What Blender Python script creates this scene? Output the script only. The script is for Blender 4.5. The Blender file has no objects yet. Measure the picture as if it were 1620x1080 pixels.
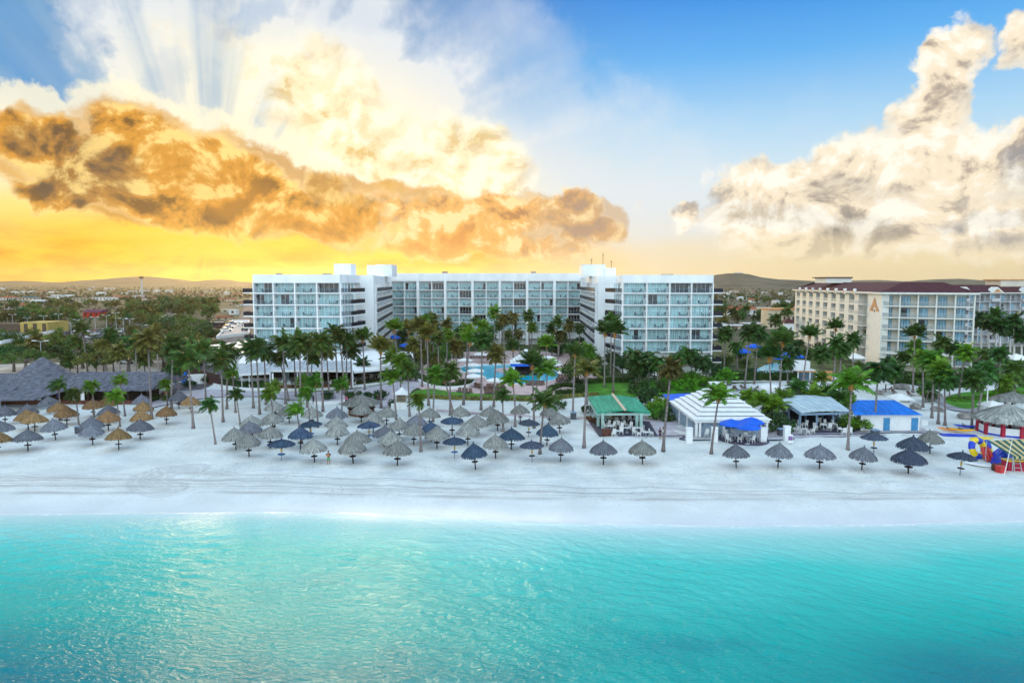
import bpy, math, random
import numpy as np
from mathutils import Vector, Matrix
R = math.radians
random.seed(7)
SC = bpy.context.scene
COL = SC.collection

# ------------------------------------------------------------------ camera
F_PX = 1080.0
CAM_H = 22.4
PITCH = math.atan(93.0 / F_PX)
cam_d = bpy.data.cameras.new("camera")
cam = bpy.data.objects.new("camera", cam_d)
COL.objects.link(cam)
cam_d.sensor_width = 36.0
cam_d.lens = 36.0 * F_PX / 1620.0
cam_d.clip_start = 0.5
cam_d.clip_end = 40000
cam.location = (0, 0, CAM_H)
cam.rotation_euler = (math.pi / 2 - PITCH, 0, 0)
SC.camera = cam
SC.view_settings.view_transform = 'Standard'
SC.view_settings.look = 'None'
SC.view_settings.exposure = 0.12
SC.view_settings.gamma = 1.0
SC.view_settings.use_curve_mapping = False
SC.cycles.max_bounces = 7
SC.cycles.diffuse_bounces = 3
SC.cycles.glossy_bounces = 3
SC.cycles.transmission_bounces = 4
SC.cycles.transparent_max_bounces = 8
SC.cycles.volume_bounces = 1
SC.cycles.use_denoising = True
SC.cycles.caustics_reflective = False
SC.cycles.caustics_refractive = False


def ray(u, v):
    """direction through a photo pixel (1620x1080), used to measure the place from the photo"""
    x = (u - 810) / F_PX
    y = -(v - 540) / F_PX
    cp, sp = math.cos(PITCH), math.sin(PITCH)
    return Vector((x, cp + y * sp, -sp + y * cp))


def G(u, v, z=0.0):
    d = ray(u, v)
    t = (z - CAM_H) / d.z
    return Vector((d.x * t, d.y * t, z))


def Yp(u, v, Y):
    """point at depth Y seen at a photo pixel"""
    d = ray(u, v)
    t = Y / d.y
    return Vector((d.x * t, Y, CAM_H + d.z * t))


def lin(r, g=None, b=None):
    if g is None:
        g = b = r
    f = lambda c: (c / 255 / 12.92) if c / 255 <= 0.04045 else ((c / 255 + 0.055) / 1.055) ** 2.4
    return (f(r), f(g), f(b), 1.0)


# ------------------------------------------------------------------ node helper
class NT:
    def __init__(s, tree):
        s.t = tree

    def n(s, typ, **kw):
        nd = s.t.nodes.new(typ)
        for k, v in kw.items():
            setattr(nd, k, v)
        return nd

    def put(s, sock, v):
        if isinstance(v, bpy.types.NodeSocket):
            s.t.links.new(v, sock)
        else:
            sock.default_value = v

    def m(s, op, a, b=None, c=None, clamp=False):
        nd = s.n('ShaderNodeMath', operation=op, use_clamp=clamp)
        s.put(nd.inputs[0], a)
        if b is not None:
            s.put(nd.inputs[1], b)
        if c is not None:
            s.put(nd.inputs[2], c)
        return nd.outputs[0]

    def vm(s, op, a, b=None, out=0):
        nd = s.n('ShaderNodeVectorMath', operation=op)
        s.put(nd.inputs[0], a)
        if b is not None:
            if op == 'SCALE':
                s.put(nd.inputs['Scale'], b)
            else:
                s.put(nd.inputs[1], b)
        return nd.outputs[out]

    def mix(s, f, a, b, blend='MIX'):
        nd = s.n('ShaderNodeMix', data_type='RGBA', blend_type=blend)
        nd.clamp_factor = True
        s.put(nd.inputs[0], f)
        s.put(nd.inputs[6], a)
        s.put(nd.inputs[7], b)
        return nd.outputs[2]

    def mr(s, v, f0, f1, t0=0.0, t1=1.0, typ='SMOOTHSTEP'):
        nd = s.n('ShaderNodeMapRange', interpolation_type=typ)
        s.put(nd.inputs[0], v)
        for i, x in zip((1, 2, 3, 4), (f0, f1, t0, t1)):
            s.put(nd.inputs[i], x)
        return nd.outputs[0]

    def ramp(s, v, stops, interp='LINEAR'):
        nd = s.n('ShaderNodeValToRGB')
        cr = nd.color_ramp
        cr.interpolation = interp
        while len(cr.elements) < len(stops):
            cr.elements.new(0.5)
        for e, (p, c) in zip(cr.elements, stops):
            e.position = p
            e.color = c
        s.put(nd.inputs[0], v)
        return nd.outputs[0]

    def noise(s, vec, scale, detail=4, rough=0.55, dist=0.0, out='Fac', dim='3D'):
        nd = s.n('ShaderNodeTexNoise', noise_dimensions=dim)
        if vec is not None:
            s.put(nd.inputs['Vector'], vec)
        nd.inputs['Scale'].default_value = scale
        nd.inputs['Detail'].default_value = detail
        nd.inputs['Roughness'].default_value = rough
        nd.inputs['Distortion'].default_value = dist
        return nd.outputs[out]

    def mapping(s, vec, loc=(0, 0, 0), rot=(0, 0, 0), scale=(1, 1, 1), typ='POINT'):
        nd = s.n('ShaderNodeMapping', vector_type=typ)
        s.put(nd.inputs[0], vec)
        nd.inputs[1].default_value = loc
        nd.inputs[2].default_value = rot
        nd.inputs[3].default_value = scale
        return nd.outputs[0]


# ------------------------------------------------------------------ sky (world), laid out on azimuth and elevation
SUN_AZ, SUN_EL = R(-15), R(5.0)
W = bpy.data.worlds.new("World")
SC.world = W
W.use_nodes = True
W.node_tree.nodes.clear()
w = NT(W.node_tree)
K = 10.8


def sky_q(u, v):
    d = ray(u, v)
    return math.atan2(d.x, d.y) * K, math.atan2(d.z, math.hypot(d.x, d.y)) * K


tc = w.n('ShaderNodeTexCoord').outputs['Generated']
sep = w.n('ShaderNodeSeparateXYZ')
w.put(sep.inputs[0], tc)
dx, dy, dz = sep.outputs
az = w.m('MULTIPLY', w.m('ARCTAN2', dx, dy), K)
el = w.m('MULTIPLY', w.m('ARCTAN2', dz, w.m('SQRT', w.m('ADD', w.m('MULTIPLY', dx, dx), w.m('MULTIPLY', dy, dy)))), K)
cq = w.n('ShaderNodeCombineXYZ')
w.put(cq.inputs[0], az)
w.put(cq.inputs[1], el)
Q = cq.outputs[0]

# billow noise for cloud outlines: warp the coordinates, two sizes
wn = w.n('ShaderNodeTexNoise', noise_dimensions='3D')
w.put(wn.inputs['Vector'], Q)
wn.inputs['Scale'].default_value = 1.1
wn.inputs['Detail'].default_value = 5
wn.inputs['Roughness'].default_value = 0.62
wsep = w.n('ShaderNodeSeparateColor')
w.put(wsep.inputs[0], wn.outputs['Color'])
wx = w.m('SUBTRACT', wsep.outputs[0], 0.5)
wy = w.m('SUBTRACT', wsep.outputs[1], 0.5)
Q0 = (az, el)
QW = (w.m('MULTIPLY_ADD', wx, 1.15, az), w.m('MULTIPLY_ADD', wy, 0.95, el))
QW2 = (w.m('MULTIPLY_ADD', wx, 2.6, az), w.m('MULTIPLY_ADD', wy, 1.6, el))


def vec(q, sx=1.0, sy=1.0, ox=0.0, oy=0.0):
    c = w.n('ShaderNodeCombineXYZ')
    w.put(c.inputs[0], w.m('MULTIPLY_ADD', q[0], sx, ox))
    w.put(c.inputs[1], w.m('MULTIPLY_ADD', q[1], sy, oy))
    return c.outputs[0]


def blob(pt, u, v, ru, rv, rot=0.0, amp=1.0, edge=0.0):
    """soft ellipse on the sky, given in photo pixels (rot: degrees, clockwise in the photo)"""
    q0 = sky_q(u, v)
    q1 = sky_q(u + 10, v)
    q2 = sky_q(u, v + 10)
    sx = math.hypot(q1[0] - q0[0], q1[1] - q0[1]) / 10
    sy = math.hypot(q2[0] - q0[0], q2[1] - q0[1]) / 10
    ca, sa = math.cos(R(-rot)), math.sin(R(-rot))
    A, B = ru * sx, rv * sy
    X, Y = pt
    if rot == 0.0:
        p = w.m('MULTIPLY_ADD', X, 1 / A, -q0[0] / A)
        q = w.m('MULTIPLY_ADD', Y, 1 / B, -q0[1] / B)
    else:  # rotate, then scale by the two radii
        p = w.m('MULTIPLY_ADD', X, ca / A, w.m('MULTIPLY_ADD', Y, sa / A, -(q0[0] * ca + q0[1] * sa) / A))
        q = w.m('MULTIPLY_ADD', X, -sa / B, w.m('MULTIPLY_ADD', Y, ca / B, -(-q0[0] * sa + q0[1] * ca) / B))
    r2 = w.m('MULTIPLY_ADD', p, p, w.m('MULTIPLY', q, q))
    return w.mr(r2, edge, 1.0, amp, 0.0)


def bsum(vec, lst):
    tot = None
    for b in lst:
        o = blob(vec, *b)
        tot = o if tot is None else w.m('ADD', tot, o)
    return tot


def bmax(vec, lst):
    tot = None
    for b in lst:
        o = blob(vec, *b)
        tot = o if tot is None else w.m('MAXIMUM', tot, o)
    return tot


# clear sky: physical sky + the graded colours of this evening
nish = w.n('ShaderNodeTexSky', sky_type='NISHITA')
nish.sun_disc = False
nish.sun_elevation = SUN_EL
nish.sun_rotation = SUN_AZ
nish.altitude = 0
nish.air_density = 1.0
nish.dust_density = 1.2
nish.ozone_density = 1.6
E = lambda deg: max(0.0, min(1.0, (R(deg) * K + 0.5) / (R(90) * K + 0.5)))
eln = w.m('DIVIDE', w.m('ADD', el, 0.5), R(90) * K + 0.5)
right = w.ramp(eln, [(0.0, lin(226, 204, 160)), (E(1.5), lin(236, 216, 170)), (E(4), lin(230, 226, 210)), (E(7.5), lin(214, 232, 240)),
                     (E(12), lin(172, 214, 243)), (E(17), lin(100, 178, 240)), (E(23), lin(28, 128, 224)), (E(38), lin(34, 128, 216)),
                     (E(60), lin(150, 200, 240)), (1.0, lin(225, 240, 255))])
left = w.ramp(eln, [(0.0, lin(255, 186, 40)), (E(2.0), lin(255, 208, 66)), (E(5), lin(255, 222, 110)), (E(9), lin(245, 228, 180)),
                    (E(12), lin(160, 195, 220)), (E(16), lin(70, 140, 195)), (E(22), lin(72, 132, 185)), (E(38), lin(60, 130, 196)),
                    (E(60), lin(150, 200, 240)), (1.0, lin(225, 240, 255))])
lr = w.mr(az, sky_q(480, 400)[0], sky_q(1080, 400)[0])
clear = w.mix(lr, left, right)
clear = w.mix(0.06, clear, w.mix(1.0, nish.outputs[0], (0.1, 0.1, 0.1, 1.0), 'MULTIPLY'))

# thin bright veil fanning up from the sun, with dim rays
sq = sky_q(330, 372)
su, sv = w.m('SUBTRACT', az, sq[0]), w.m('SUBTRACT', el, sq[1])
ang = w.m('ARCTAN2', su, sv)
rad = w.m('SQRT', w.m('MULTIPLY_ADD', su, su, w.m('MULTIPLY', sv, sv)))
cang = w.n('ShaderNodeCombineXYZ')
w.put(cang.inputs[0], w.m('MULTIPLY', ang, 4.2))
w.put(cang.inputs[1], w.m('MULTIPLY', rad, 0.06))
rays = w.noise(cang.outputs[0], 1.3, 3, 0.5)
rays = w.mr(rays, 0.36, 0.62)
fine = w.noise(Q, 1.6, 5, 0.58)
veil = bsum(QW2, [(215, 40, 165, 130, 0, 0.75), (560, 150, 330, 150, 33, 0.9), (330, 150, 190, 170, 45, 0.65), (760, 120, 290, 190, 25, 0.42), (930, 250, 230, 150, 0, 0.36), (1020, 340, 330, 120, 0, 0.45),
                  (1250, 300, 260, 170, 0, .25), (480, 20, 300, 130, 20, 0.75), (90, 330, 240, 90, 0, 0.5), (430, 190, 330, 190, 20, .7), (650, 200, 260, 200, 30, .6)])
veil = w.m('MULTIPLY', veil, w.mr(rays, 0.0, 1.0, 0.55, 1.15, 'LINEAR'))
veil = w.m('MULTIPLY', veil, w.mr(fine, 0.25, 0.75, 0.72, 1.12, 'LINEAR'), clamp=True)
warmth = bmax(Q0, [(540, 300, 460, 260, 20, 1.0), (150, 360, 420, 150, 0, 1.0)])
veil_c = w.mix(warmth, lin(222, 228, 234), lin(255, 246, 214))
S1 = w.mix(veil, clear, veil_c)
# blue wedges between the rays, upper left
wedge = bmax(QW, [(55, 120, 150, 62, 33, 0.95), (255, 120, 45, 70, 20, 0.3), (20, 30, 90, 90, 40, 0.9), (560, 20, 110, 40, 10, 0.12), (395, 18, 75, 26, -28, 0.42)])
S1 = w.mix(wedge, S1, lin(96, 154, 206))

# golden glow low in the sky around the hidden sun
glow = bmax(Q0, [(290, 398, 480, 78, 0, 1.0), (60, 420, 420, 60, 0, 1.0), (640, 415, 420, 62, 0, 0.85)])
gn = w.mr(w.noise(vec(Q0, 0.7, 2.2), 1.8, 5, 0.58), 0.36, 0.66)
glow_c = w.mix(gn, lin(248, 160, 8), lin(255, 200, 34))
S1 = w.mix(glow, S1, glow_c)
core = bmax(Q0, [(330, 384, 180, 36, 0, 0.8), (590, 388, 150, 30, 0, 0.4), (60, 335, 130, 45, 10, 0.6), (330, 372, 300, 22, 0, .8)])
S1 = w.mix(core, S1, lin(255, 218, 84))
shaft = w.m('MULTIPLY', w.m('MULTIPLY', blob(Q0, 300, 400, 260, 75, 0, 1.0), rays), 0.45)
S1 = w.mix(shaft, S1, lin(255, 206, 30))


def cloud(base, blobs, thr, gain, shade_off, light, mid, dark, dk_blobs=None, n_amp=1.15, rim=None, seed=0.0, sc=1.5, core=0.45, bias=0.0, contrast=1.0):
    """cumulus: blob field eaten by fractal noise, lit from the sun side by comparing the noise with a shifted copy"""
    n0 = w.noise(vec(Q0, 1, 1.12, seed, seed * 0.7), sc, 8, 0.60, 0.35)
    n1 = w.noise(vec(Q0, 1, 1.12, seed + shade_off[0], seed * 0.7 + shade_off[1]), sc, 6, 0.58, 0.35)
    fld = bmax(QW, blobs)
    d = w.m('MULTIPLY_ADD', w.m('SUBTRACT', n0, 0.5), n_amp, fld)
    den = w.mr(d, thr, thr + 1.0 / gain)
    sh = w.m('MULTIPLY_ADD', w.m('SUBTRACT', n0, n1), 2.3 * contrast, 0.52 + bias)
    sh = w.m('MULTIPLY_ADD', w.m('SUBTRACT', d, thr), -core, sh)
    c = w.ramp(sh, [(0.0, dark), (0.34, mid), (0.62, light), (1.0, light)], 'EASE')
    if dk_blobs:
        for bl, col in dk_blobs:
            f = w.m('MULTIPLY', bmax(QW, bl), w.mr(sh, 0.1, 0.75, 1.0, 0.15, 'LINEAR'))
            c = w.mix(f, c, col)
    if rim is not None:
        edge = w.mr(d, thr + 0.1 / gain, thr + 0.42, 0.85, 0.0)
        c = w.mix(edge, c, rim)
    return w.mix(den, base, c)


# bright cream cloud bank rising behind, centre
S1 = cloud(S1, [(590, 235, 270, 140, 30, 1.0), (760, 270, 150, 110, 40, 1.05), (470, 150, 210, 110, 30, 0.9), (650, 330, 220, 90, 10, 1.05), (400, 80, 130, 70, 25, 0.8), (270, 45, 90, 45, 25, .62), (560, 130, 170, 60, 35, .85)],
           0.38, 1.3, (-0.10, 0.18), lin(255, 250, 226), lin(252, 236, 192), lin(226, 192, 120), n_amp=1.25, seed=3.1, sc=1.25, core=.18, bias=.0, contrast=1.35,
           dk_blobs=[([(600, 215, 60, 24, 20, 0.45), (560, 185, 40, 16, 10, .4), (655, 265, 50, 20, 20, .5)], lin(214, 184, 120))])
# dim rays fanning up from the hidden sun to the upper left
fan = w.m('MULTIPLY', blob(Q0, 235, 120, 300, 190, 25, 1.0), w.m('SUBTRACT', 1.0, rays))
S1 = w.mix(w.m('MULTIPLY', fan, 0.62), S1, lin(150, 182, 208))
# soft body of the gold cloud mass, with a pale lit upper rim
LBK = [(50, 235, 140, 90, 12, 1.0), (225, 245, 160, 110, 20, 1.0), (380, 285, 210, 95, 26, 1.0), (520, 325, 190, 70, 17, 1.0), (660, 350, 170, 70, 10, .95), (830, 350, 150, 66, 0, .95), (930, 350, 90, 56, 0, .9), (150, 300, 190, 70, 8, 1.0)]
rimf = bmax((w.m('ADD', QW[0], 0.05), w.m('ADD', QW[1], -0.24)), LBK[:4])
S1 = w.mix(w.m('MULTIPLY', w.mr(rimf, 0.34, 0.62), 0.75), S1, lin(255, 246, 214))
bodyf = bmax(QW, LBK)
bn = w.noise(vec(Q0, 0.55, 0.8, 4.0, 2.0), 1.0, 6, 0.55, 0.4)
bc = w.mix(w.mr(bn, 0.34, 0.66), lin(196, 138, 56), lin(248, 196, 100))
bc = w.mix(w.mr(az, sky_q(700, 350)[0], sky_q(930, 350)[0]), bc, lin(206, 176, 140))
S1 = w.mix(w.m('MULTIPLY', w.mr(bodyf, 0.26, 0.62), 0.82), S1, bc)
# orange bank at the centre, turning to mauve grey to the right
S1 = cloud(S1, [(800, 340, 120, 56, 0, 1.0), (900, 335, 78, 52, 0, 1.0), (700, 385, 150, 40, 0, 0.9), (940, 365, 80, 36, 0, 0.95), (860, 392, 190, 26, 0, 0.8), (720, 360, 170, 60, 8, 1.0), (640, 350, 90, 50, 20, .9)],
           0.31, 1.6, (-0.10, 0.17), lin(255, 224, 164), lin(240, 182, 104), lin(186, 134, 88), n_amp=1.1, seed=6.3, sc=1.5, core=.35, contrast=1.25, bias=.04,
           dk_blobs=[([(930, 350, 120, 70, 0, 0.85)], lin(176, 152, 132)), ([(690, 390, 150, 40, 0, .55)], lin(240, 160, 60))], rim=lin(255, 238, 200))
# dark gold cloud bank across the left
S1 = cloud(S1, [(50, 228, 120, 74, 12, 1.05), (225, 235, 140, 92, 20, 1.15), (350, 272, 170, 84, 28, 1.15), (150, 285, 130, 60, 10, 1.05), (440, 315, 170, 52, 17, 1.05), (520, 342, 150, 36, 8, 1.0),
                (520, 290, 70, 40, 30, 0.8), (10, 190, 60, 40, 0, .9), (300, 330, 200, 34, 7, .9), (590, 340, 90, 34, 20, .8), (90, 320, 120, 34, 4, .95), (250, 300, 330, 80, 14, 1.0), (470, 325, 200, 56, 14, 1.05)],
           0.33, 1.7, (-0.07, 0.20), lin(255, 218, 134), lin(218, 154, 60), lin(126, 90, 46), n_amp=1.05, seed=11.7, sc=1.0, core=.30, contrast=1.45, bias=.02,
           dk_blobs=[([(160, 268, 85, 60, 30, 1.0), (110, 305, 110, 34, 8, .8), (50, 225, 60, 40, 20, 0.7)], lin(96, 82, 70)),
                     ([(505, 278, 60, 32, 35, 0.85), (540, 300, 50, 30, 30, .7)], lin(160, 126, 74)),
                     ([(350, 300, 120, 50, 25, 0.5), (480, 350, 140, 26, 8, .6)], lin(206, 140, 48))], rim=lin(255, 240, 196))
# soft body of the right hand cumulus
RBK = [(1500, 110, 80, 90, 8, .9), (1480, 190, 100, 100, 0, .95), (1400, 260, 170, 90, 5, 1.0), (1250, 300, 160, 84, 0, 1.0), (1340, 350, 260, 84, 0, 1.0), (1540, 330, 170, 120, 0, 1.0), (1610, 60, 70, 60, -20, .9), (1610, 250, 60, 80, 0, .9)]
rb_ = bmax(QW, RBK)
rn_ = w.noise(vec(Q0, 0.7, 1.0, 9.0, 5.0), 1.1, 6, 0.55, 0.4)
S1 = w.mix(w.m('MULTIPLY', w.mr(rb_, 0.28, 0.62), 0.85), S1, w.mix(w.mr(rn_, 0.34, 0.62), lin(214, 198, 174), lin(255, 246, 226)))
# white cumulus tower on the right with grey underside
S1 = cloud(S1, [(1500, 105, 74, 86, 10, 1.0), (1480, 180, 90, 90, 0, 1.0), (1385, 250, 150, 76, 5, 1.05), (1500, 260, 130, 100, 0, 1.05), (1235, 290, 140, 72, 0, 1.05), (1320, 335, 210, 72, 0, 1.05),
                (1540, 330, 120, 44, 0, 0.9), (1600, 60, 62, 56, -20, .95), (1085, 345, 44, 34, 0, .95), (1180, 320, 90, 60, 0, .9), (1610, 245, 54, 66, 0, 1.0), (1590, 385, 90, 30, 0, .8), (1120, 285, 16, 22, 0, .5), (1018, 325, 26, 14, -25, .55), (1320, 385, 260, 46, 0, .95), (1200, 350, 150, 60, 0, 1.0), (1500, 350, 200, 70, 0, 1.0), (1560, 400, 160, 40, 0, .9)],
           0.32, 1.5, (-0.09, 0.20), lin(255, 249, 234), lin(246, 230, 202), lin(178, 164, 150), n_amp=1.15, seed=18.9, sc=1.15, core=.2, contrast=1.35, bias=.0,
           dk_blobs=[([(1370, 362, 95, 36, 0, 1.0), (1220, 345, 120, 30, 5, .65), (1320, 300, 90, 34, 0, .5)], lin(142, 136, 132)),
                     ([(1560, 340, 90, 24, -5, .8), (1612, 260, 56, 40, 0, 1.0), (1590, 385, 110, 26, 0, .7)], lin(150, 150, 156))])
# cream haze at the right horizon
hz = bmax(Q0, [(1240, 420, 420, 62, 0, 0.72), (1560, 425, 360, 50, 0, 0.7), (960, 425, 260, 40, 0, 0.55)])
hzn = w.mr(w.noise(vec(Q0, 0.6, 1.8), 1.5, 4, 0.55), 0.3, 0.7, 0.6, 1.1, 'LINEAR')
S1 = w.mix(w.m('MULTIPLY', hz, hzn), S1, lin(240, 221, 178))
# broken bright cloud overhead and out to sea
hi_n = w.mr(w.noise(tc, 2.2, 3, 0.5), 0.40, 0.66)
hi_m = w.m('MULTIPLY', w.mr(el, R(26) * K, R(48) * K), hi_n)
S1 = w.mix(w.m('MULTIPLY', hi_m, 0.4), S1, (0.9, 0.97, 1.06, 1.0))
back = w.mr(dy, 0.25, -0.35)
blo = w.mix(w.mr(el, R(18) * K, R(58) * K), (1.66, 2.0, 2.2, 1.0), (1.0, 1.28, 1.52, 1.0))
S1 = w.mix(w.m('MULTIPLY', back, 0.88), S1, blo)
# bright patch added to the unseen upper sky, to whiten the water's reflection
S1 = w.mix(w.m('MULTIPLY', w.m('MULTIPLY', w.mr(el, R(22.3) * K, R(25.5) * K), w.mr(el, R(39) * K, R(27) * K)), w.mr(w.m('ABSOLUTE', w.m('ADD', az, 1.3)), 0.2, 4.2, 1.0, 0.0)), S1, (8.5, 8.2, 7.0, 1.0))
over = w.mr(el, R(24) * K, R(60) * K, 1.0, 1.05, 'LINEAR')
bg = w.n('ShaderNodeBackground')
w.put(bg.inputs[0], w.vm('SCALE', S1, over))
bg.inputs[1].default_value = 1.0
wo = w.n('ShaderNodeOutputWorld')
w.t.links.new(bg.outputs[0], wo.inputs[0])
W.cycles.sampling_method = 'MANUAL'
W.cycles.sample_map_resolution = 256

# ------------------------------------------------------------------ sun, low behind the clouds on the left
sd = bpy.data.lights.new("sun", 'SUN')
sd.energy = 2.9
sd.angle = R(20.0)
sd.color = (1.0, 0.72, 0.36)
sun = bpy.data.objects.new("sun", sd)
COL.objects.link(sun)
sun.location = (-60, 120, 80)
sdir = Vector((math.sin(SUN_AZ) * math.cos(SUN_EL), math.cos(SUN_AZ) * math.cos(SUN_EL), math.sin(SUN_EL)))
sun.rotation_euler = (-sdir).to_track_quat('-Z', 'Y').to_euler()

# ------------------------------------------------------------------ object helpers
class MB:
    """collects faces, links them as ONE mesh"""

    def __init__(s):
        s.v, s.f, s.mi, s.M = [], [], [], None

    def add(s, vs, fs, m=0):
        o = len(s.v)
        if s.M is not None:
            vs = [tuple(s.M @ Vector(p)) for p in vs]
        s.v.extend([tuple(p) for p in vs])
        s.f.extend([tuple(i + o for i in f) for f in fs])
        s.mi.extend([m] * len(fs))
        return s

    def box(s, x0, x1, y0, y1, z0, z1, m=0):
        vs = [(x0, y0, z0), (x1, y0, z0), (x1, y1, z0), (x0, y1, z0), (x0, y0, z1), (x1, y0, z1), (x1, y1, z1), (x0, y1, z1)]
        return s.add(vs, [(0, 3, 2, 1), (4, 5, 6, 7), (0, 1, 5, 4), (1, 2, 6, 5), (2, 3, 7, 6), (3, 0, 4, 7)], m)

    def cbox(s, c, size, rz=0.0, m=0, rx=0.0, ry=0.0):
        mm = Matrix.Translation(c) @ Matrix.Rotation(rz, 4, 'Z') @ Matrix.Rotation(rx, 4, 'X') @ Matrix.Rotation(ry, 4, 'Y')
        a, b, c2 = size[0] / 2, size[1] / 2, size[2] / 2
        vs = [mm @ Vector(p) for p in [(-a, -b, -c2), (a, -b, -c2), (a, b, -c2), (-a, b, -c2), (-a, -b, c2), (a, -b, c2), (a, b, c2), (-a, b, c2)]]
        return s.add(vs, [(0, 3, 2, 1), (4, 5, 6, 7), (0, 1, 5, 4), (1, 2, 6, 5), (2, 3, 7, 6), (3, 0, 4, 7)], m)

    def quad(s, a, b, c, d, m=0):
        return s.add([a, b, c, d], [(0, 1, 2, 3)], m)

    def prism(s, poly, z0, z1, m=0, mtop=None):
        n = len(poly)
        zb = z0 if hasattr(z0, '__len__') else [z0] * n
        zt = z1 if hasattr(z1, '__len__') else [z1] * n
        area = sum(poly[i][0] * poly[(i + 1) % n][1] - poly[(i + 1) % n][0] * poly[i][1] for i in range(n))
        idx = list(range(n)) if area > 0 else list(range(n))[::-1]
        vs = [(poly[i][0], poly[i][1], zb[i]) for i in idx] + [(poly[i][0], poly[i][1], zt[i]) for i in idx]
        s.add(vs, [tuple(range(n))[::-1]] + [(i, (i + 1) % n, n + (i + 1) % n, n + i) for i in range(n)], m)
        o = len(s.v) - 2 * n
        s.f.append(tuple(o + n + i for i in range(n)))
        s.mi.append(m if mtop is None else mtop)
        return s

    def tube(s, pts, rad, n=8, m=0, caps=True):
        pts = [Vector(p) for p in pts]
        rr = rad if hasattr(rad, '__len__') else [rad] * len(pts)
        vs, fs = [], []
        for i, p in enumerate(pts):
            t = (pts[min(i + 1, len(pts) - 1)] - pts[max(i - 1, 0)]).normalized()
            ref = Vector((0, 0, 1)) if abs(t.z) < 0.9 else Vector((1, 0, 0))
            a = t.cross(ref).normalized()
            b = t.cross(a).normalized()
            for k in range(n):
                an = 2 * math.pi * k / n
                vs.append(p + (a * math.cos(an) + b * math.sin(an)) * rr[i])
        for i in range(len(pts) - 1):
            for k in range(n):
                fs.append((i * n + k, i * n + (k + 1) % n, (i + 1) * n + (k + 1) % n, (i + 1) * n + k))
        if caps:
            fs.append(tuple(range(n))[::-1])
            fs.append(tuple((len(pts) - 1) * n + k for k in range(n)))
        return s.add(vs, fs, m)

    def lathe(s, prof, n=24, c=(0, 0, 0), m=0, jit=0.0, rnd=None):
        vs, fs = [], []
        for i, (r, z) in enumerate(prof):
            for k in range(n):
                an = 2 * math.pi * k / n
                j = 1 + (rnd.uniform(-jit, jit) if rnd else 0)
                vs.append((c[0] + r * j * math.cos(an), c[1] + r * j * math.sin(an), c[2] + z + (rnd.uniform(-jit, jit) * 0.6 if rnd else 0)))
        for i in range(len(prof) - 1):
            for k in range(n):
                fs.append((i * n + k, i * n + (k + 1) % n, (i + 1) * n + (k + 1) % n, (i + 1) * n + k))
        return s.add(vs, fs, m)

    def torus(s, c, R0, r0, n=24, k=8, M=None, mats=None, a0=0.0, a1=2 * math.pi, m=0):
        vs, fs, ms = [], [], []
        full = abs(a1 - a0 - 2 * math.pi) < 1e-6
        cnt = n if full else n + 1
        for i in range(cnt):
            a = a0 + (a1 - a0) * i / n
            for j in range(k):
                b = 2 * math.pi * j / k
                p = Vector(((R0 + r0 * math.cos(b)) * math.cos(a), (R0 + r0 * math.cos(b)) * math.sin(a), r0 * math.sin(b)))
                if M is not None:
                    p = M @ p
                vs.append(p + Vector(c))
        o = len(s.mi)
        for i in range(n):
            for j in range(k):
                i2 = (i + 1) % cnt
                fs.append((i * k + j, i2 * k + j, i2 * k + (j + 1) % k, i * k + (j + 1) % k))
                ms.append(mats[i * len(mats) // n] if mats else m)
        s.add(vs, fs, 0)
        s.mi[o:] = ms
        return s

    def mesh(s, name, mats, smooth=False):
        me = bpy.data.meshes.new(name)
        me.from_pydata([tuple(p) for p in s.v], [], s.f)
        for mt in (mats if isinstance(mats, (list, tuple)) else [mats]):
            me.materials.append(mt)
        me.polygons.foreach_set('material_index', s.mi)
        if smooth:
            me.polygons.foreach_set('use_smooth', [True] * len(s.f))
        me.update()
        return me

    def build(s, name, mats, parent=None, loc=None, smooth=False, rz=0.0):
        o = bpy.data.objects.new(name, s.mesh(name, mats, smooth))
        COL.objects.link(o)
        if parent is not None:
            o.parent = parent
        if loc is not None:
            o.location = loc
        o.rotation_euler[2] = rz
        return o


def obj(name, me, parent=None, loc=None, rz=0.0, sc=None):
    o = bpy.data.objects.new(name, me)
    COL.objects.link(o)
    if parent is not None:
        o.parent = parent
    if loc is not None:
        o.location = loc
    o.rotation_euler[2] = rz
    if sc is not None:
        o.scale = (sc, sc, sc) if not hasattr(sc, '__len__') else sc
    return o


def tag(o, label=None, cat=None, group=None, kind=None):
    for k, v in (('label', label), ('category', cat), ('group', group), ('kind', kind)):
        if v:
            o[k] = v
    return o


def thing(name, label, cat, loc=(0, 0, 0), rz=0.0, group=None):
    o = bpy.data.objects.new(name, None)
    COL.objects.link(o)
    o.location = loc
    o.rotation_euler[2] = rz
    o.empty_display_size = 0.3
    return tag(o, label, cat, group)


def copy_tree(o, parent=None):
    c = o.copy()
    COL.objects.link(c)
    if parent is not None:
        c.parent = parent
    for ch in o.children:
        copy_tree(ch, c)
    return c


ORD = ['first', 'second', 'third', 'fourth', 'fifth', 'sixth', 'seventh', 'eighth', 'ninth', 'tenth', 'eleventh', 'twelfth', 'thirteenth', 'fourteenth', 'fifteenth', 'sixteenth',
       'seventeenth', 'eighteenth', 'nineteenth', 'twentieth'] + ['%s-%s' % (t, o) for t in ('twenty', 'thirty', 'forty') for o in
       ('first', 'second', 'third', 'fourth', 'fifth', 'sixth', 'seventh', 'eighth', 'ninth')]


# ------------------------------------------------------------------ materials
MC = {}


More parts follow.
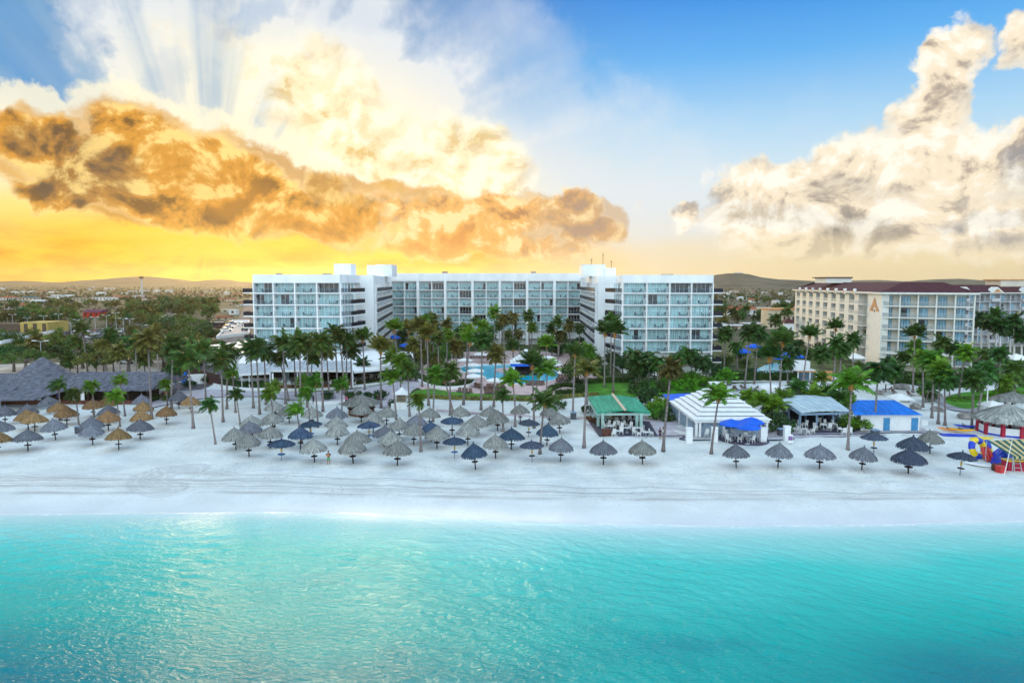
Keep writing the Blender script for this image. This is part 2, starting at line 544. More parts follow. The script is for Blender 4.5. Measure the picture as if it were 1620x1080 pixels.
def mat(name, col, rough=0.8, var=0.14, scale=1.5, bump=0.0, bscale=None, spec=0.25, rnd=0.0, hue=0.0, metal=0.0, stretch=(1, 1, 1), detail=5, trans=0.0, world=False, alpha=1.0, col2=None):
    if name in MC:
        return MC[name]
    mt = bpy.data.materials.new(name)
    mt.use_nodes = True
    nt = NT(mt.node_tree)
    bs = mt.node_tree.nodes['Principled BSDF']
    c = col if len(col) == 4 else (*col, 1.0)
    if world:
        co = nt.n('ShaderNodeNewGeometry').outputs['Position']
    else:
        co = nt.n('ShaderNodeTexCoord').outputs['Object']
    if stretch != (1, 1, 1):
        co = nt.mapping(co, scale=stretch)
    nz = nt.noise(co, scale, detail, 0.6)
    c2 = col2 if col2 else tuple(max(0.0, x * (1 - 1.6 * var)) for x in c[:3]) + (1.0,)
    c1 = tuple(min(1.0, x * (1 + var)) for x in c[:3]) + (1.0,)
    out = nt.mix(nt.mr(nz, 0.3, 0.72), c2, c1)
    if rnd or hue:
        oi = nt.n('ShaderNodeObjectInfo').outputs['Random']
        hs = nt.n('ShaderNodeHueSaturation')
        nt.put(hs.inputs['Hue'], nt.m('MULTIPLY_ADD', oi, 2 * hue, 0.5 - hue))
        nt.put(hs.inputs['Value'], nt.m('MULTIPLY_ADD', nt.m('FRACT', nt.m('MULTIPLY', oi, 7.31)), 2 * rnd, 1 - rnd))
        nt.put(hs.inputs['Color'], out)
        out = hs.outputs[0]
    nt.put(bs.inputs['Base Color'], out)
    bs.inputs['Roughness'].default_value = rough
    bs.inputs['Metallic'].default_value = metal
    bs.inputs['Specular IOR Level'].default_value = spec
    bs.inputs['Alpha'].default_value = alpha
    if bump:
        bp = nt.n('ShaderNodeBump')
        bp.inputs['Strength'].default_value = 1.0
        bp.inputs['Distance'].default_value = bump
        nt.put(bp.inputs['Height'], nt.noise(co, bscale or scale * 3, 5, 0.6))
        nt.put(bs.inputs['Normal'], bp.outputs[0])
    if trans:
        tr = nt.n('ShaderNodeBsdfTranslucent')
        nt.put(tr.inputs[0], out)
        mx = nt.n('ShaderNodeMixShader')
        mx.inputs[0].default_value = trans
        nt.t.links.new(bs.outputs[0], mx.inputs[1])
        nt.t.links.new(tr.outputs[0], mx.inputs[2])
        nt.t.links.new(mx.outputs[0], mt.node_tree.nodes['Material Output'].inputs[0])
    MC[name] = mt
    return mt


M_white = mat('white_render', (0.86, 0.87, 0.87), 0.75, 0.05, 0.35, spec=0.2, stretch=(1, 1, 0.3))
M_white2 = mat('white_paint', (0.80, 0.81, 0.81), 0.6, 0.05, 1.0)
M_slab = mat('balcony_concrete', (0.90, 0.91, 0.91), 0.7, 0.06, 0.7)
M_recess = mat('balcony_back_wall', (0.72, 0.80, 0.79), 0.8, 0.06, 0.6)
M_curtain = mat('curtained_glass', (0.46, 0.72, 0.76), 0.14, 0.3, 2.2, spec=0.5, stretch=(4, 4, 0.15), rnd=0.22)
M_dark = mat('dark_glass', (0.025, 0.03, 0.04), 0.08, 0.3, 1.0, spec=0.6)
M_frame = mat('window_frame_white', (0.70, 0.72, 0.72), 0.5, 0.05)
M_rail = mat('railing_grey_blue', (0.20, 0.30, 0.36), 0.5, 0.1)
M_railblk = mat('railing_black', (0.018, 0.018, 0.028), 0.45, 0.2)
M_chair = mat('chair_dark', (0.03, 0.035, 0.045), 0.6, 0.2, rnd=0.3)
M_roofflat = mat('flat_roof_membrane', (0.62, 0.63, 0.62), 0.85, 0.15, 0.3)
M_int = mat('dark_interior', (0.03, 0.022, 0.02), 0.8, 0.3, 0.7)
M_trunk = mat('palm_bark', (0.24, 0.20, 0.19), 0.9, 0.3, 2.0, bump=0.02, stretch=(1, 1, 4), rnd=0.2)
M_sheath = mat('palm_sheath_tan', (0.50, 0.23, 0.06), 0.8, 0.3, 4.0, rnd=0.25)
M_palm = [mat('frond_dark_green', (0.060, 0.138, 0.020), 0.5, 0.35, 1.2, rnd=0.35, hue=0.03, trans=0.25, spec=0.35),
          mat('frond_fresh_green', (0.12, 0.27, 0.016), 0.5, 0.35, 1.2, rnd=0.25, hue=0.02, trans=0.3, spec=0.35),
          mat('frond_olive', (0.15, 0.15, 0.028), 0.55, 0.4, 1.2, rnd=0.3, hue=0.03, trans=0.25, spec=0.3)]
M_leaf = [mat('leaf_mid_green', (0.075, 0.15, 0.024), 0.6, 0.4, 0.9, rnd=0.25, hue=0.03, trans=0.2),
          mat('leaf_bright_green', (0.12, 0.30, 0.014), 0.6, 0.35, 0.9, rnd=0.2, hue=0.02, trans=0.25),
          mat('leaf_dry_olive', (0.11, 0.12, 0.024), 0.65, 0.4, 0.9, rnd=0.3, hue=0.03, trans=0.2),
          mat('leaf_dark_green', (0.032, 0.095, 0.022), 0.6, 0.4, 0.9, rnd=0.25, hue=0.03, trans=0.15)]
M_hedge = mat('hedge_green', (0.035, 0.085, 0.014), 0.7, 0.4, 1.5, trans=0.15)
M_hedge2 = mat('hedge_yellow_green', (0.20, 0.21, 0.05), 0.7, 0.4, 1.5, trans=0.15)
M_wood = mat('brown_wood', (0.13, 0.045, 0.03), 0.7, 0.3, 2.0)
M_pole = mat('dark_pole', (0.045, 0.03, 0.03), 0.8, 0.3, 3.0)
M_blue = mat('blue_canvas', (0.015, 0.13, 0.72), 0.7, 0.12, 1.0)
M_pave = mat('lilac_pavers', (0.50, 0.46, 0.50), 0.85, 0.14, 0.6, world=True)
M_asph = mat('asphalt', (0.11, 0.10, 0.11), 0.9, 0.2, 0.3, world=True)
M_pink = mat('pink_pool_pavers', (0.58, 0.42, 0.40), 0.8, 0.16, 0.8, world=True)
M_lawn = mat('lawn_grass', (0.07, 0.24, 0.015), 0.9, 0.35, 0.5, bump=0.06, bscale=4.0, world=True)
M_soil = mat('garden_ground', (0.07, 0.10, 0.03), 0.95, 0.5, 0.25, world=True)
M_rock = mat('boulder_grey', (0.34, 0.31, 0.29), 0.9, 0.3, 1.0, bump=0.08)
M_steel = mat('painted_steel_grey', (0.42, 0.46, 0.48), 0.5, 0.1)
M_bluegrey = mat('blue_grey_paint', (0.22, 0.33, 0.45), 0.6, 0.1)


def roof_mat(name, col, pitch=0.6, axis=0):
    """painted sheet roof: panel seams, faded streaks and grime"""
    mt = bpy.data.materials.new(name)
    mt.use_nodes = True
    nt = NT(mt.node_tree)
    bs = mt.node_tree.nodes['Principled BSDF']
    co = nt.n('ShaderNodeNewGeometry').outputs['Position']
    s = nt.n('ShaderNodeSeparateXYZ')
    nt.put(s.inputs[0], co)
    f = nt.m('ABSOLUTE', nt.m('SUBTRACT', nt.m('FRACT', nt.m('DIVIDE', s.outputs[axis], pitch)), 0.5))
    st = nt.noise(nt.mapping(co, scale=(2.2, 0.25, 0.25) if axis == 0 else (0.25, 2.2, .25)), 1.0, 6, 0.65)
    gr = nt.noise(co, 0.5, 6, 0.65)
    c = nt.mix(nt.mr(st, 0.35, 0.68), tuple(x * 0.72 for x in col) + (1,), tuple(min(1, x * 1.12 + 0.012) for x in col) + (1,))
    c = nt.mix(nt.mr(gr, 0.5, 0.72, 0.0, 0.4), c, tuple(x * 0.5 + 0.05 for x in col) + (1,))
    c = nt.mix(nt.mr(f, 0.44, 0.49, 0.0, 0.5), c, tuple(x * 0.4 for x in col) + (1,))
    nt.put(bs.inputs['Base Color'], c)
    bs.inputs['Roughness'].default_value = 0.7
    bs.inputs['Specular IOR Level'].default_value = 0.25
    bp = nt.n('ShaderNodeBump')
    bp.inputs['Distance'].default_value = 0.05
    nt.put(bp.inputs['Height'], nt.m('ADD', nt.mr(f, 0.42, 0.5), nt.m('MULTIPLY', gr, 0.6)))
    nt.put(bs.inputs['Normal'], bp.outputs[0])
    return mt


# ------------------------------------------------------------------ shore, beach and sea
Z_SEA = -0.7
SH = [(0, 812), (250, 811), (420, 809), (560, 811), (700, 817), (820, 824), (960, 828), (1130, 831), (1350, 830), (1500, 826), (1620, 823)]
BM = [(0, 780), (250, 779), (420, 779), (560, 782), (700, 785), (820, 789), (1000, 790), (1130, 790), (1350, 789), (1500, 788), (1620, 787)]


def poly_at(tab, z):
    p = [G(u, v, z) for u, v in tab]
    return np.array([a.x for a in p]), np.array([a.y for a in p])


SHX, SHY = poly_at(SH, Z_SEA)
BMX, BMY = poly_at(BM, -0.1)


def fbm(x, y, seed, octs):
    rs = np.random.RandomState(seed)
    out = np.zeros_like(x)
    for sx, sy, a in octs:
        for _ in range(4):
            th = rs.uniform(0, 2 * math.pi)
            out += a * 0.5 * np.sin(x / sx * math.cos(th) * 2 * math.pi + y / sy * math.sin(th) * 2 * math.pi + rs.uniform(0, 6.28))
    return out


def grid(name, xs, ys, zf, mt, attrs=None, smooth=True):
    X, Y = np.meshgrid(xs, ys)
    Z, at = zf(X, Y)
    nx, ny = len(xs), len(ys)
    co = np.stack([X, Y, Z], -1).reshape(-1, 3).astype(np.float32)
    i = np.arange((ny - 1) * (nx - 1))
    r, c = i // (nx - 1), i % (nx - 1)
    a = r * nx + c
    q = np.stack([a, a + 1, a + nx + 1, a + nx], -1)
    me = bpy.data.meshes.new(name)
    me.vertices.add(len(co))
    me.vertices.foreach_set('co', co.ravel())
    me.loops.add(q.size)
    me.loops.foreach_set('vertex_index', q.ravel().astype(np.int32))
    me.polygons.add(len(q))
    me.polygons.foreach_set('loop_start', (np.arange(len(q)) * 4).astype(np.int32))
    me.polygons.foreach_set('loop_total', np.full(len(q), 4, np.int32))
    me.update()
    if smooth:
        me.polygons.foreach_set('use_smooth', [True] * len(q))
    for k, val in at.items():
        me.attributes.new(k, 'FLOAT', 'POINT').data.foreach_set('value', val.reshape(-1).astype(np.float32))
    me.materials.append(mt)
    o = bpy.data.objects.new(name, me)
    COL.objects.link(o)
    return o


# sand
def sand_mat():
    mt = bpy.data.materials.new('beach_sand')
    mt.use_nodes = True
    nt = NT(mt.node_tree)
    bs = mt.node_tree.nodes['Principled BSDF']
    co = nt.n('ShaderNodeNewGeometry').outputs['Position']
    damp = nt.n('ShaderNodeAttribute', attribute_name='damp').outputs['Fac']
    rut = nt.n('ShaderNodeAttribute', attribute_name='rut').outputs['Fac']
    n1 = nt.noise(co, 0.22, 6, 0.6)
    n2 = nt.noise(co, 2.6, 6, 0.65)
    c = nt.mix(nt.mr(n1, 0.3, 0.7), (0.61, 0.635, 0.615, 1), (0.75, 0.775, 0.75, 1))
    c = nt.mix(nt.mr(n2, 0.50, 0.74, 0.0, 0.5), c, (0.42, 0.40, 0.37, 1))
    vo = nt.n('ShaderNodeTexVoronoi')
    vo.inputs['Scale'].default_value = 1.5
    nt.put(vo.inputs['Vector'], co)
    trod = nt.m('MULTIPLY', nt.mr(vo.outputs['Distance'], 0.30, 0.14), nt.mr(nt.noise(co, 0.16, 4, 0.6), 0.46, 0.60))
    trod = nt.m('MULTIPLY', trod, nt.m('SUBTRACT', 1.0, damp))
    c = nt.mix(nt.m('MULTIPLY', trod, 0.55), c, (0.40, 0.385, 0.36, 1))
    lines = nt.noise(nt.mapping(co, rot=(0, 0, 0.03), scale=(0.05, 1.6, 1)), 1.0, 6, 0.62)
    c = nt.mix(nt.m('MULTIPLY', nt.mr(lines, 0.5, 0.7), nt.m('MULTIPLY', rut, 0.8)), c, (0.42, 0.385, 0.34, 1))
    edge = nt.n('ShaderNodeAttribute', attribute_name='edge').outputs['Fac']
    c = nt.mix(nt.m('MULTIPLY', edge, 0.95), c, (0.36, 0.345, 0.34, 1))
    c = nt.mix(nt.m('MULTIPLY', damp, 0.6), c, (0.68, 0.69, 0.69, 1))  # wet band paled: its sky sheen is put into the colour
    nt.put(bs.inputs['Base Color'], c)
    nt.put(bs.inputs['Roughness'], nt.mr(damp, 0.2, 1.0, 0.9, 0.30))
    bs.inputs['Specular IOR Level'].default_value = 0.3
    bp = nt.n('ShaderNodeBump')
    bp.inputs['Distance'].default_value = 0.16
    hgt = nt.m('ADD', nt.m('SUBTRACT', nt.noise(co, 1.1, 7, 0.65), nt.m('MULTIPLY', trod, 0.35)), nt.m('MULTIPLY', nt.m('MULTIPLY', lines, rut), 1.2))
    nt.put(bp.inputs['Height'], hgt)
    nt.put(bp.inputs['Strength'], nt.mr(damp, 0.1, 0.8, 0.8, 0.12))
    nt.put(bs.inputs['Normal'], bp.outputs[0])
    return mt


ARC = [G(u, v) for u, v in [(262, 772), (243, 768), (236, 760), (243, 752), (262, 746), (300, 742)]]


def sand_z(X, Y):
    ys = np.interp(X, SHX, SHY)
    yb = np.interp(X, BMX, BMY) + fbm(X, X * 0, 4, [(9, 9, 0.12), (3.1, 3, 0.06)])
    t = np.clip((yb - Y) / np.maximum(yb - ys, 0.5), 0, 3)
    scarp = 1 / (1 + np.exp((Y - yb) / 0.10))
    z = -0.16 * scarp - (-(Z_SEA) - 0.16) * np.clip(t, 0, 1) ** 1.15 - np.clip(t - 1, 0, 3) * 0.9
    z += np.where(Y > yb, np.clip((Y - yb) / 22, 0, 1) * 0.10 - 0.0, 0)
    dry = np.clip((Y - yb) / 2.0, 0, 1)
    z += np.clip((yb - Y) / 1.5, 0, 1) * fbm(X, Y * 0.3, 14, [(16, 9, 0.022), (6, 5, 0.014), (2.4, 2, 0.008)])
    z += dry * fbm(X, Y, 9, [(14, 9, 0.05), (5, 4, 0.035), (2.2, 1.8, 0.02)])
    z -= dry * np.clip((Y - 110) / 20, 0, 1) * 0.12
    ruts = []
    # wheel ruts: several lines along the shore and one turning loop
    rut = np.exp(-((Y - yb - 4.2) / 4.0) ** 2) * (0.35 + 0.65 * np.exp(-((X + 40) / 45.0) ** 2)) + 0.25 * np.exp(-((Y - yb - 6) / 5) ** 2)
    for k in range(9):
        yy = yb + 0.55 + k * 0.62 + 0.5 * np.sin(X / 23.0 + k) * (0.2 + 0.08 * k) - k * 0.008 * (X + 20)
        g = np.exp(-((Y - yy) / 0.15) ** 2)
        fade = np.clip(np.sin(X / (17.0 + 3 * k) + k * 1.7) * 1.4 + 0.5, 0, 1)
        z -= 0.055 * g * fade * dry
        ruts.append((k, g * fade * dry * .8))
    for off in (0, 0.5, 1.0, 1.7, 2.2):
        d = np.full_like(X, 1e9)
        for a, b in zip(ARC[:-1], ARC[1:]):
            n = Vector((b.x - a.x, b.y - a.y))
            L = n.length
            n /= L
            s = np.clip((X - a.x) * n.x + (Y - a.y) * n.y, 0, L)
            d = np.minimum(d, np.hypot(X - a.x - s * n.x, Y - a.y - s * n.y))
        g = np.exp(-((d - off) / 0.16) ** 2)
        z -= 0.06 * g
        ruts.append((off, g * .6))
    damp = np.clip((yb - Y + 0.1) / 0.4, 0, 1)
    damp = damp * (0.45 + 0.55 * np.clip((t - 0.25) * 1.5, 0, 1))
    edge = np.exp(-((Y - yb) / 0.28) ** 2) * (0.6 + 0.4 * np.sin(X / 7.0) * np.sin(X / 2.3 + 1))
    edge = np.maximum(edge, np.exp(-((Y - ys - 0.22) / 0.16) ** 2) * 0.55 * (0.55 + 0.45 * np.sin(X / 5.0 + 1.5 * np.sin(X / 3.1))))
    for k, g in ruts:
        edge = np.maximum(edge, g * 1.0)
    return z, {'damp': damp, 'rut': np.clip(rut, 0, 1), 'edge': np.clip(edge, 0, 1)}


M_sand = sand_mat()
xs = np.concatenate([np.arange(-190, -62, 2.0), np.arange(-62, 62, 0.36), np.arange(62, 210, 2.0)])
ys = np.concatenate([np.arange(54, 84, 0.16), np.arange(84, 100, 0.5), np.arange(100, 168, 1.5)])
beach = tag(grid('beach', xs, ys, sand_z, M_sand), kind='structure')


# sea
def sea_mat():
    mt = bpy.data.materials.new('sea_water')
    mt.use_nodes = True
    nt = NT(mt.node_tree)
    bs = mt.node_tree.nodes['Principled BSDF']
    co = nt.n('ShaderNodeNewGeometry').outputs['Position']
    dist = nt.n('ShaderNodeAttribute', attribute_name='offshore').outputs['Fac']
    warp = nt.noise(co, 0.10, 4, 0.55)
    dw = nt.m('MULTIPLY_ADD', nt.m('SUBTRACT', warp, 0.5), nt.m('MULTIPLY_ADD', dist, 0.75, 0.6), dist)
    c = nt.ramp(nt.m('DIVIDE', dw, 60.0), [(0.0, (0.74, 0.80, 0.77, 1)), (0.012, (0.54, 0.70, 0.68, 1)), (0.06, (0.30, 0.66, 0.62, 1)), (0.16, (0.06, 0.56, 0.49, 1)),
                                           (0.36, (0.003, 0.39, 0.345, 1)), (0.55, (0.001, 0.21, 0.23, 1)), (1.0, (0.001, 0.08, 0.15, 1))])
    weed = nt.mr(nt.noise(nt.mapping(co, loc=(7, 3, 0), scale=(0.05, 0.11, 1)), 1.0, 4, 0.5), 0.60, 0.8, 0.0, 0.4)
    c = nt.mix(nt.m('MULTIPLY', weed, nt.mr(dist, 5, 16)), c, (0.01, 0.17, 0.26, 1))
    sp = nt.n('ShaderNodeSeparateXYZ')
    nt.put(sp.inputs[0], co)
    for (cx, cy, rx, ry) in ((-34, 33, 20, 13), (33, 34, 20, 14)):  # two broad darker patches, edges broken by noise
        ex = nt.m('DIVIDE', nt.m('SUBTRACT', sp.outputs[0], cx), rx)
        ey = nt.m('DIVIDE', nt.m('SUBTRACT', sp.outputs[1], cy), ry)
        rr = nt.m('SQRT', nt.m('MULTIPLY_ADD', ex, ex, nt.m('MULTIPLY', ey, ey)))
        rr = nt.m('ADD', rr, nt.m('MULTIPLY', nt.m('SUBTRACT', warp, 0.5), 1.6))
        c = nt.mix(nt.mr(rr, 1.1, 0.1, 0.0, 0.72), c, (0.001, 0.13, 0.20, 1))
    fo = nt.noise(co, 1.6, 5, 0.65)
    foam = nt.m('LESS_THAN', dist, nt.m('MULTIPLY', nt.mr(fo, 0.42, 0.7), 0.85))
    c = nt.mix(nt.m('MULTIPLY', foam, 0.8), c, (0.84, 0.85, 0.84, 1))
    nt.put(bs.inputs['Base Color'], c)
    bs.inputs['Roughness'].default_value = 0.18
    bs.inputs['IOR'].default_value = 1.33
    h1 = nt.noise(nt.mapping(co, rot=(0, 0, R(14)), scale=(2.2, 4.5, 1)), 1.0, 3, 0.6, 0.4)
    h = nt.m('MULTIPLY', h1, 0.16)
    bp = nt.n('ShaderNodeBump')
    bp.inputs['Distance'].default_value = 1.0
    nt.put(bp.inputs['Strength'], nt.mr(dist, 0.0, 3.5, 0.25, 1.0))
    nt.put(bp.inputs['Height'], h)
    nt.put(bs.inputs['Normal'], bp.outputs[0])
    return mt


def sea_z(X, Y):
    d = np.interp(X, SHX, SHY) - Y
    rs = np.random.RandomState(11)
    z = np.zeros_like(X)
    near = (Y > 15) & (np.abs(X) < 75)
    x, y = X[near], Y[near]
    wx_ = x + 1.2 * np.sin(y / 5.3 + x / 9.1) + 0.6 * np.sin(x / 3.7 - y / 4.1)
    wy_ = y + 0.9 * np.sin(x / 6.1 + 1.3) + 0.5 * np.sin(x / 2.9 + y / 3.3)
    wt = 1 / (1 + np.exp(-(x + 2) / 9.0))
    acc = np.zeros_like(x)
    for side in (0, 1):
        g = np.zeros_like(x)
        n = 30
        for i in range(n):
            lam = 0.50 * (4.6 ** rs.rand())
            th = (R(84) if side == 0 else R(58)) + rs.normal(0, 0.34)
            slope = 0.155 * (lam / 1.4) ** -0.15
            amp = slope * lam / (2 * math.pi) / math.sqrt(n / 2.0)
            ph = 2 * math.pi / lam * (wx_ * math.cos(th) + wy_ * math.sin(th)) + rs.uniform(0, 6.28)
            g += amp * (np.sin(ph) + 0.25 * np.cos(2 * ph))
        acc += g * (wt if side else 1 - wt)
    gust = 0.75 + 0.35 * np.sin(x / 13.0 + y / 7.0) * np.sin(x / 21.0 - y / 9.0 + 1)
    z[near] = acc * gust
    z = Z_SEA + z * np.clip(d / 5.0, 0.10, 1)
    z += 0.06 * np.exp(-((d - 0.5) / 0.35) ** 2) * (0.5 + 0.5 * np.sin(X / 6.0 + 2 * np.sin(X / 2.1)))
    return z, {'offshore': np.maximum(d, 0)}


sea = tag(grid('sea', np.concatenate([np.arange(-600, -58, 14.0), np.arange(-58, 58, 0.11), np.arange(58, 600, 14.0)]),
               np.concatenate([np.arange(-300, 28, 8.0), np.arange(28, 68.6, 0.11)]), sea_z, sea_mat()), kind='structure')


# land to the horizon
def land_mat():
    mt = bpy.data.materials.new('dry_land')
    mt.use_nodes = True
    nt = NT(mt.node_tree)
    bs = mt.node_tree.nodes['Principled BSDF']
    co = nt.n('ShaderNodeNewGeometry').outputs['Position']
    n1 = nt.noise(co, 0.010, 8, 0.62)
    n2 = nt.noise(co, 0.06, 7, 0.6)
    c = nt.mix(nt.mr(n1, 0.38, 0.6), (0.020, 0.038, 0.010, 1), (0.050, 0.052, 0.022, 1))
    c = nt.mix(nt.mr(n2, 0.56, 0.76, 0, 0.45), c, (0.16, 0.11, 0.07, 1))
    nt.put(bs.inputs['Base Color'], c)
    bs.inputs['Roughness'].default_value = 0.95
    return mt


M_land = land_mat()
lx = np.concatenate([np.linspace(-9000, -300, 40), np.linspace(-260, 300, 30), np.linspace(340, 9000, 40)])
ly = np.concatenate([np.linspace(150, 600, 24), np.linspace(640, 12000, 90)])
ground = tag(grid('ground', lx, ly, lambda X, Y: (np.full_like(X, -0.25), {}), M_land), kind='structure')


def hills(name, px, depth, back, mt, base_z=-1.0, seed=1):
    """a ridge: (u, v) crest points in the photo, at a real distance"""
    us = np.array([p[0] for p in px], float)
    cr = [Yp(u, v, depth) for u, v in px]
    X0 = np.array([c.x for c in cr])
    Z0 = np.array([c.z for c in cr])
    xs_ = np.linspace(X0[0], X0[-1], 260)
    ys_ = np.linspace(depth - back, depth + back, 26)

    def zf(X, Y):
        z = np.interp(X, X0, Z0)
        s = (Y - depth) / back
        fall = np.exp(-(s * 1.9) ** 2) - math.exp(-3.6)
        n = fbm(X, Y, seed, [(back * 0.9, back * 0.8, 0.10), (back * 0.33, back * 0.4, 0.06), (back * 0.12, back * 0.15, 0.025)])
        return base_z + (z - base_z) * np.clip(fall, 0, 1) * (1 + n * np.abs(s) * 1.6) + np.abs(n) * 5 * np.clip(fall, 0, 1), {}

    return tag(grid(name, xs_, ys_, zf, mt), kind='structure')


M_hill = mat('hill_scrub', (0.10, 0.085, 0.06), 0.95, 0.35, 0.008, world=True, detail=9, col2=(0.03, 0.035, 0.02, 1))
hills('hills', [(-220, 447), (-60, 446), (10, 445), (30, 444), (70, 447), (120, 446), (150, 443), (180, 440.5), (210, 437.5), (235, 437), (262, 440), (290, 444), (310, 446), (335, 443), (350, 442), (372, 445), (420, 448), (520, 450)],
      4800, 900, M_hill, seed=3)
hills('hills', [(1080, 446), (1110, 440), (1135, 434), (1150, 432), (1168, 431.5), (1182, 433), (1200, 438), (1230, 441.5), (1255, 442.5), (1280, 444), (1320, 447), (1380, 449)], 2900, 480, M_hill, seed=5)
hills('hills', [(1260, 449), (1300, 446), (1345, 443.5), (1385, 442.5), (1420, 445), (1450, 444), (1480, 441.5), (1515, 440.5), (1545, 443), (1580, 444.5), (1620, 444), (1800, 448)], 4600, 700, M_hill, seed=8)

# ------------------------------------------------------------------ plants
def frond_into(mb, rnd, az, el0, L, droop, wind, m=0, stations=19, dense=1.0):
    d = Vector((math.cos(az) * math.cos(el0), math.sin(az) * math.cos(el0), math.sin(el0)))
    p = Vector((0, 0, 0))
    pts, dirs = [p.copy()], [d.copy()]
    n = 8
    for i in range(n):
        d = (d + wind * (0.22 * (i + 1) / n) + Vector((0, 0, -droop * (0.5 + i / n)))).normalized()
        p = p + d * (L / n)
        pts.append(p.copy())
        dirs.append(d.copy())
    side0 = Vector((-math.sin(az), math.cos(az), 0))
    for i in range(n):
        r0, r1 = 0.045 * (1 - i / n) + 0.012, 0.045 * (1 - (i + 1) / n) + 0.012
        mb.quad(pts[i] - side0 * r0, pts[i] + side0 * r0, pts[i + 1] + side0 * r1, pts[i + 1] - side0 * r1, m)
    for k in range(stations):
        t = 0.16 + 0.84 * (k + rnd.uniform(-0.3, 0.3)) / stations
        t = min(max(t, 0.05), 0.995)
        i = min(int(t * n), n - 1)
        f = t * n - i
        q = pts[i].lerp(pts[i + 1], f)
        dd = dirs[i].lerp(dirs[i + 1], f).normalized()
        sd_ = dd.cross(Vector((0, 0, 1)))
        if sd_.length < 0.05:
            sd_ = side0.copy()
        sd_.normalize()
        up = sd_.cross(dd).normalized()
        ln = L * (0.30 * math.sin(math.pi * min(1, t * 0.85 + 0.13)) + 0.06) * rnd.uniform(0.85, 1.15)
        wd = 0.088 * dense * L / 2.3
        for s in (-1, 1):
            ld = (sd_ * s * 0.80 + dd * 0.55 + Vector((0, 0, -0.42 - rnd.uniform(0, 0.35))) + wind * 0.35 + up * 0.18).normalized()
            tip = q + ld * ln
            mid = q + ld * ln * 0.45
            wv = (dd * 0.8 + up * rnd.uniform(-.5, .5)).normalized() * wd
            mb.add([q - wv * 0.5, q + wv * 0.5, mid + wv, tip, mid - wv], [(0, 1, 2, 3, 4)], m)


def crown_mesh(name, kind, seed, mt):
    rnd = random.Random(seed)
    mb = MB()
    if kind == 'mop':  # short beach palm pushed over by the trade wind
        for i in range(46):
            az_ = rnd.uniform(0, 2 * math.pi)
            frond_into(mb, rnd, az_, R(rnd.uniform(-25, 75)), rnd.uniform(1.35, 1.9), rnd.uniform(0.16, 0.34), Vector((-1.7, -0.1, 0.05)), stations=14, dense=1.0)
    elif kind == 'round':
        for i in range(34):
            az_ = i * 2.399 + rnd.uniform(-0.2, 0.2)
            frond_into(mb, rnd, az_, R(72 - i * 3.3 + rnd.uniform(-8, 8)), rnd.uniform(2.0, 2.7), rnd.uniform(0.12, 0.24), Vector((-0.35, 0, 0)), dense=1.1)
    elif kind == 'upright':
        for i in range(22):
            az_ = i * 2.399 + rnd.uniform(-0.2, 0.2)
            frond_into(mb, rnd, az_, R(80 - i * 2.8 + rnd.uniform(-8, 8)), rnd.uniform(2.4, 3.0), rnd.uniform(0.06, 0.15), Vector((0.25, 0, 0.05)), dense=1.05)
    elif kind == 'droop':
        for i in range(30):
            az_ = i * 2.399 + rnd.uniform(-0.2, 0.2)
            frond_into(mb, rnd, az_, R(55 - i * 4.0 + rnd.uniform(-8, 8)), rnd.uniform(2.1, 2.7), rnd.uniform(0.16, 0.30), Vector((-0.5, 0, 0)), dense=1.15)
    elif kind == 'young':  # sparse wide young coconut
        for i in range(17):
            az_ = i * 2.399 + rnd.uniform(-0.2, 0.2)
            frond_into(mb, rnd, az_, R(78 - i * 4.2 + rnd.uniform(-6, 6)), rnd.uniform(2.4, 3.1), rnd.uniform(0.13, 0.22), Vector((0.4, 0, 0)), stations=22, dense=1.05)
    elif kind == 'blown':  # tall coconut streaming to one side
        for i in range(26):
            az_ = i * 2.399 + rnd.uniform(-0.2, 0.2)
            frond_into(mb, rnd, az_, R(66 - i * 3.6 + rnd.uniform(-8, 8)), rnd.uniform(2.1, 2.8), rnd.uniform(0.10, 0.22), Vector((-1.0, 0, 0.1)), dense=1.15)
    if kind in ('round', 'droop', 'blown'):
        for i in range(5):  # dry fronds hanging under the crown
            frond_into(mb, rnd, rnd.uniform(0, 6.28), R(rnd.uniform(-60, -25)), rnd.uniform(1.3, 2.0), rnd.uniform(0.2, 0.34), Vector((-0.3, 0, -.2)), m=1, stations=10)
    return mb.mesh(name, [mt, M_dry])


M_dry = mat('dry_frond', (0.26, 0.17, 0.07), 0.8, 0.4, 1.5, rnd=0.3, trans=0.15)
CROWN = {}
for ki, kd in enumerate(('mop', 'round', 'upright', 'droop', 'young', 'blown')):
    for ci, cn in enumerate(('dark', 'fresh', 'olive')):
        CROWN[kd, cn] = [crown_mesh('crown', kd, 100 + ki * 10 + s, M_palm[ci]) for s in range(3)]
_sh = MB()
_rs = random.Random(5)
_sh.lathe([(0.13, -1.0), (0.20, -0.75), (0.27, -0.35), (0.24, -0.05), (0.10, 0.25)], 9, m=0, jit=0.05, rnd=_rs)
for i in range(7):
    a = _rs.uniform(0, 6.28)
    _sh.tube([(0.15 * math.cos(a), 0.15 * math.sin(a), -0.1), (0.42 * math.cos(a), 0.42 * math.sin(a), -0.35), (0.45 * math.cos(a), 0.45 * math.sin(a), -0.95)], [0.05, 0.05, 0.02], 4)
SHEATH = _sh.mesh('dead_fronds', M_sheath)
PALMS = []


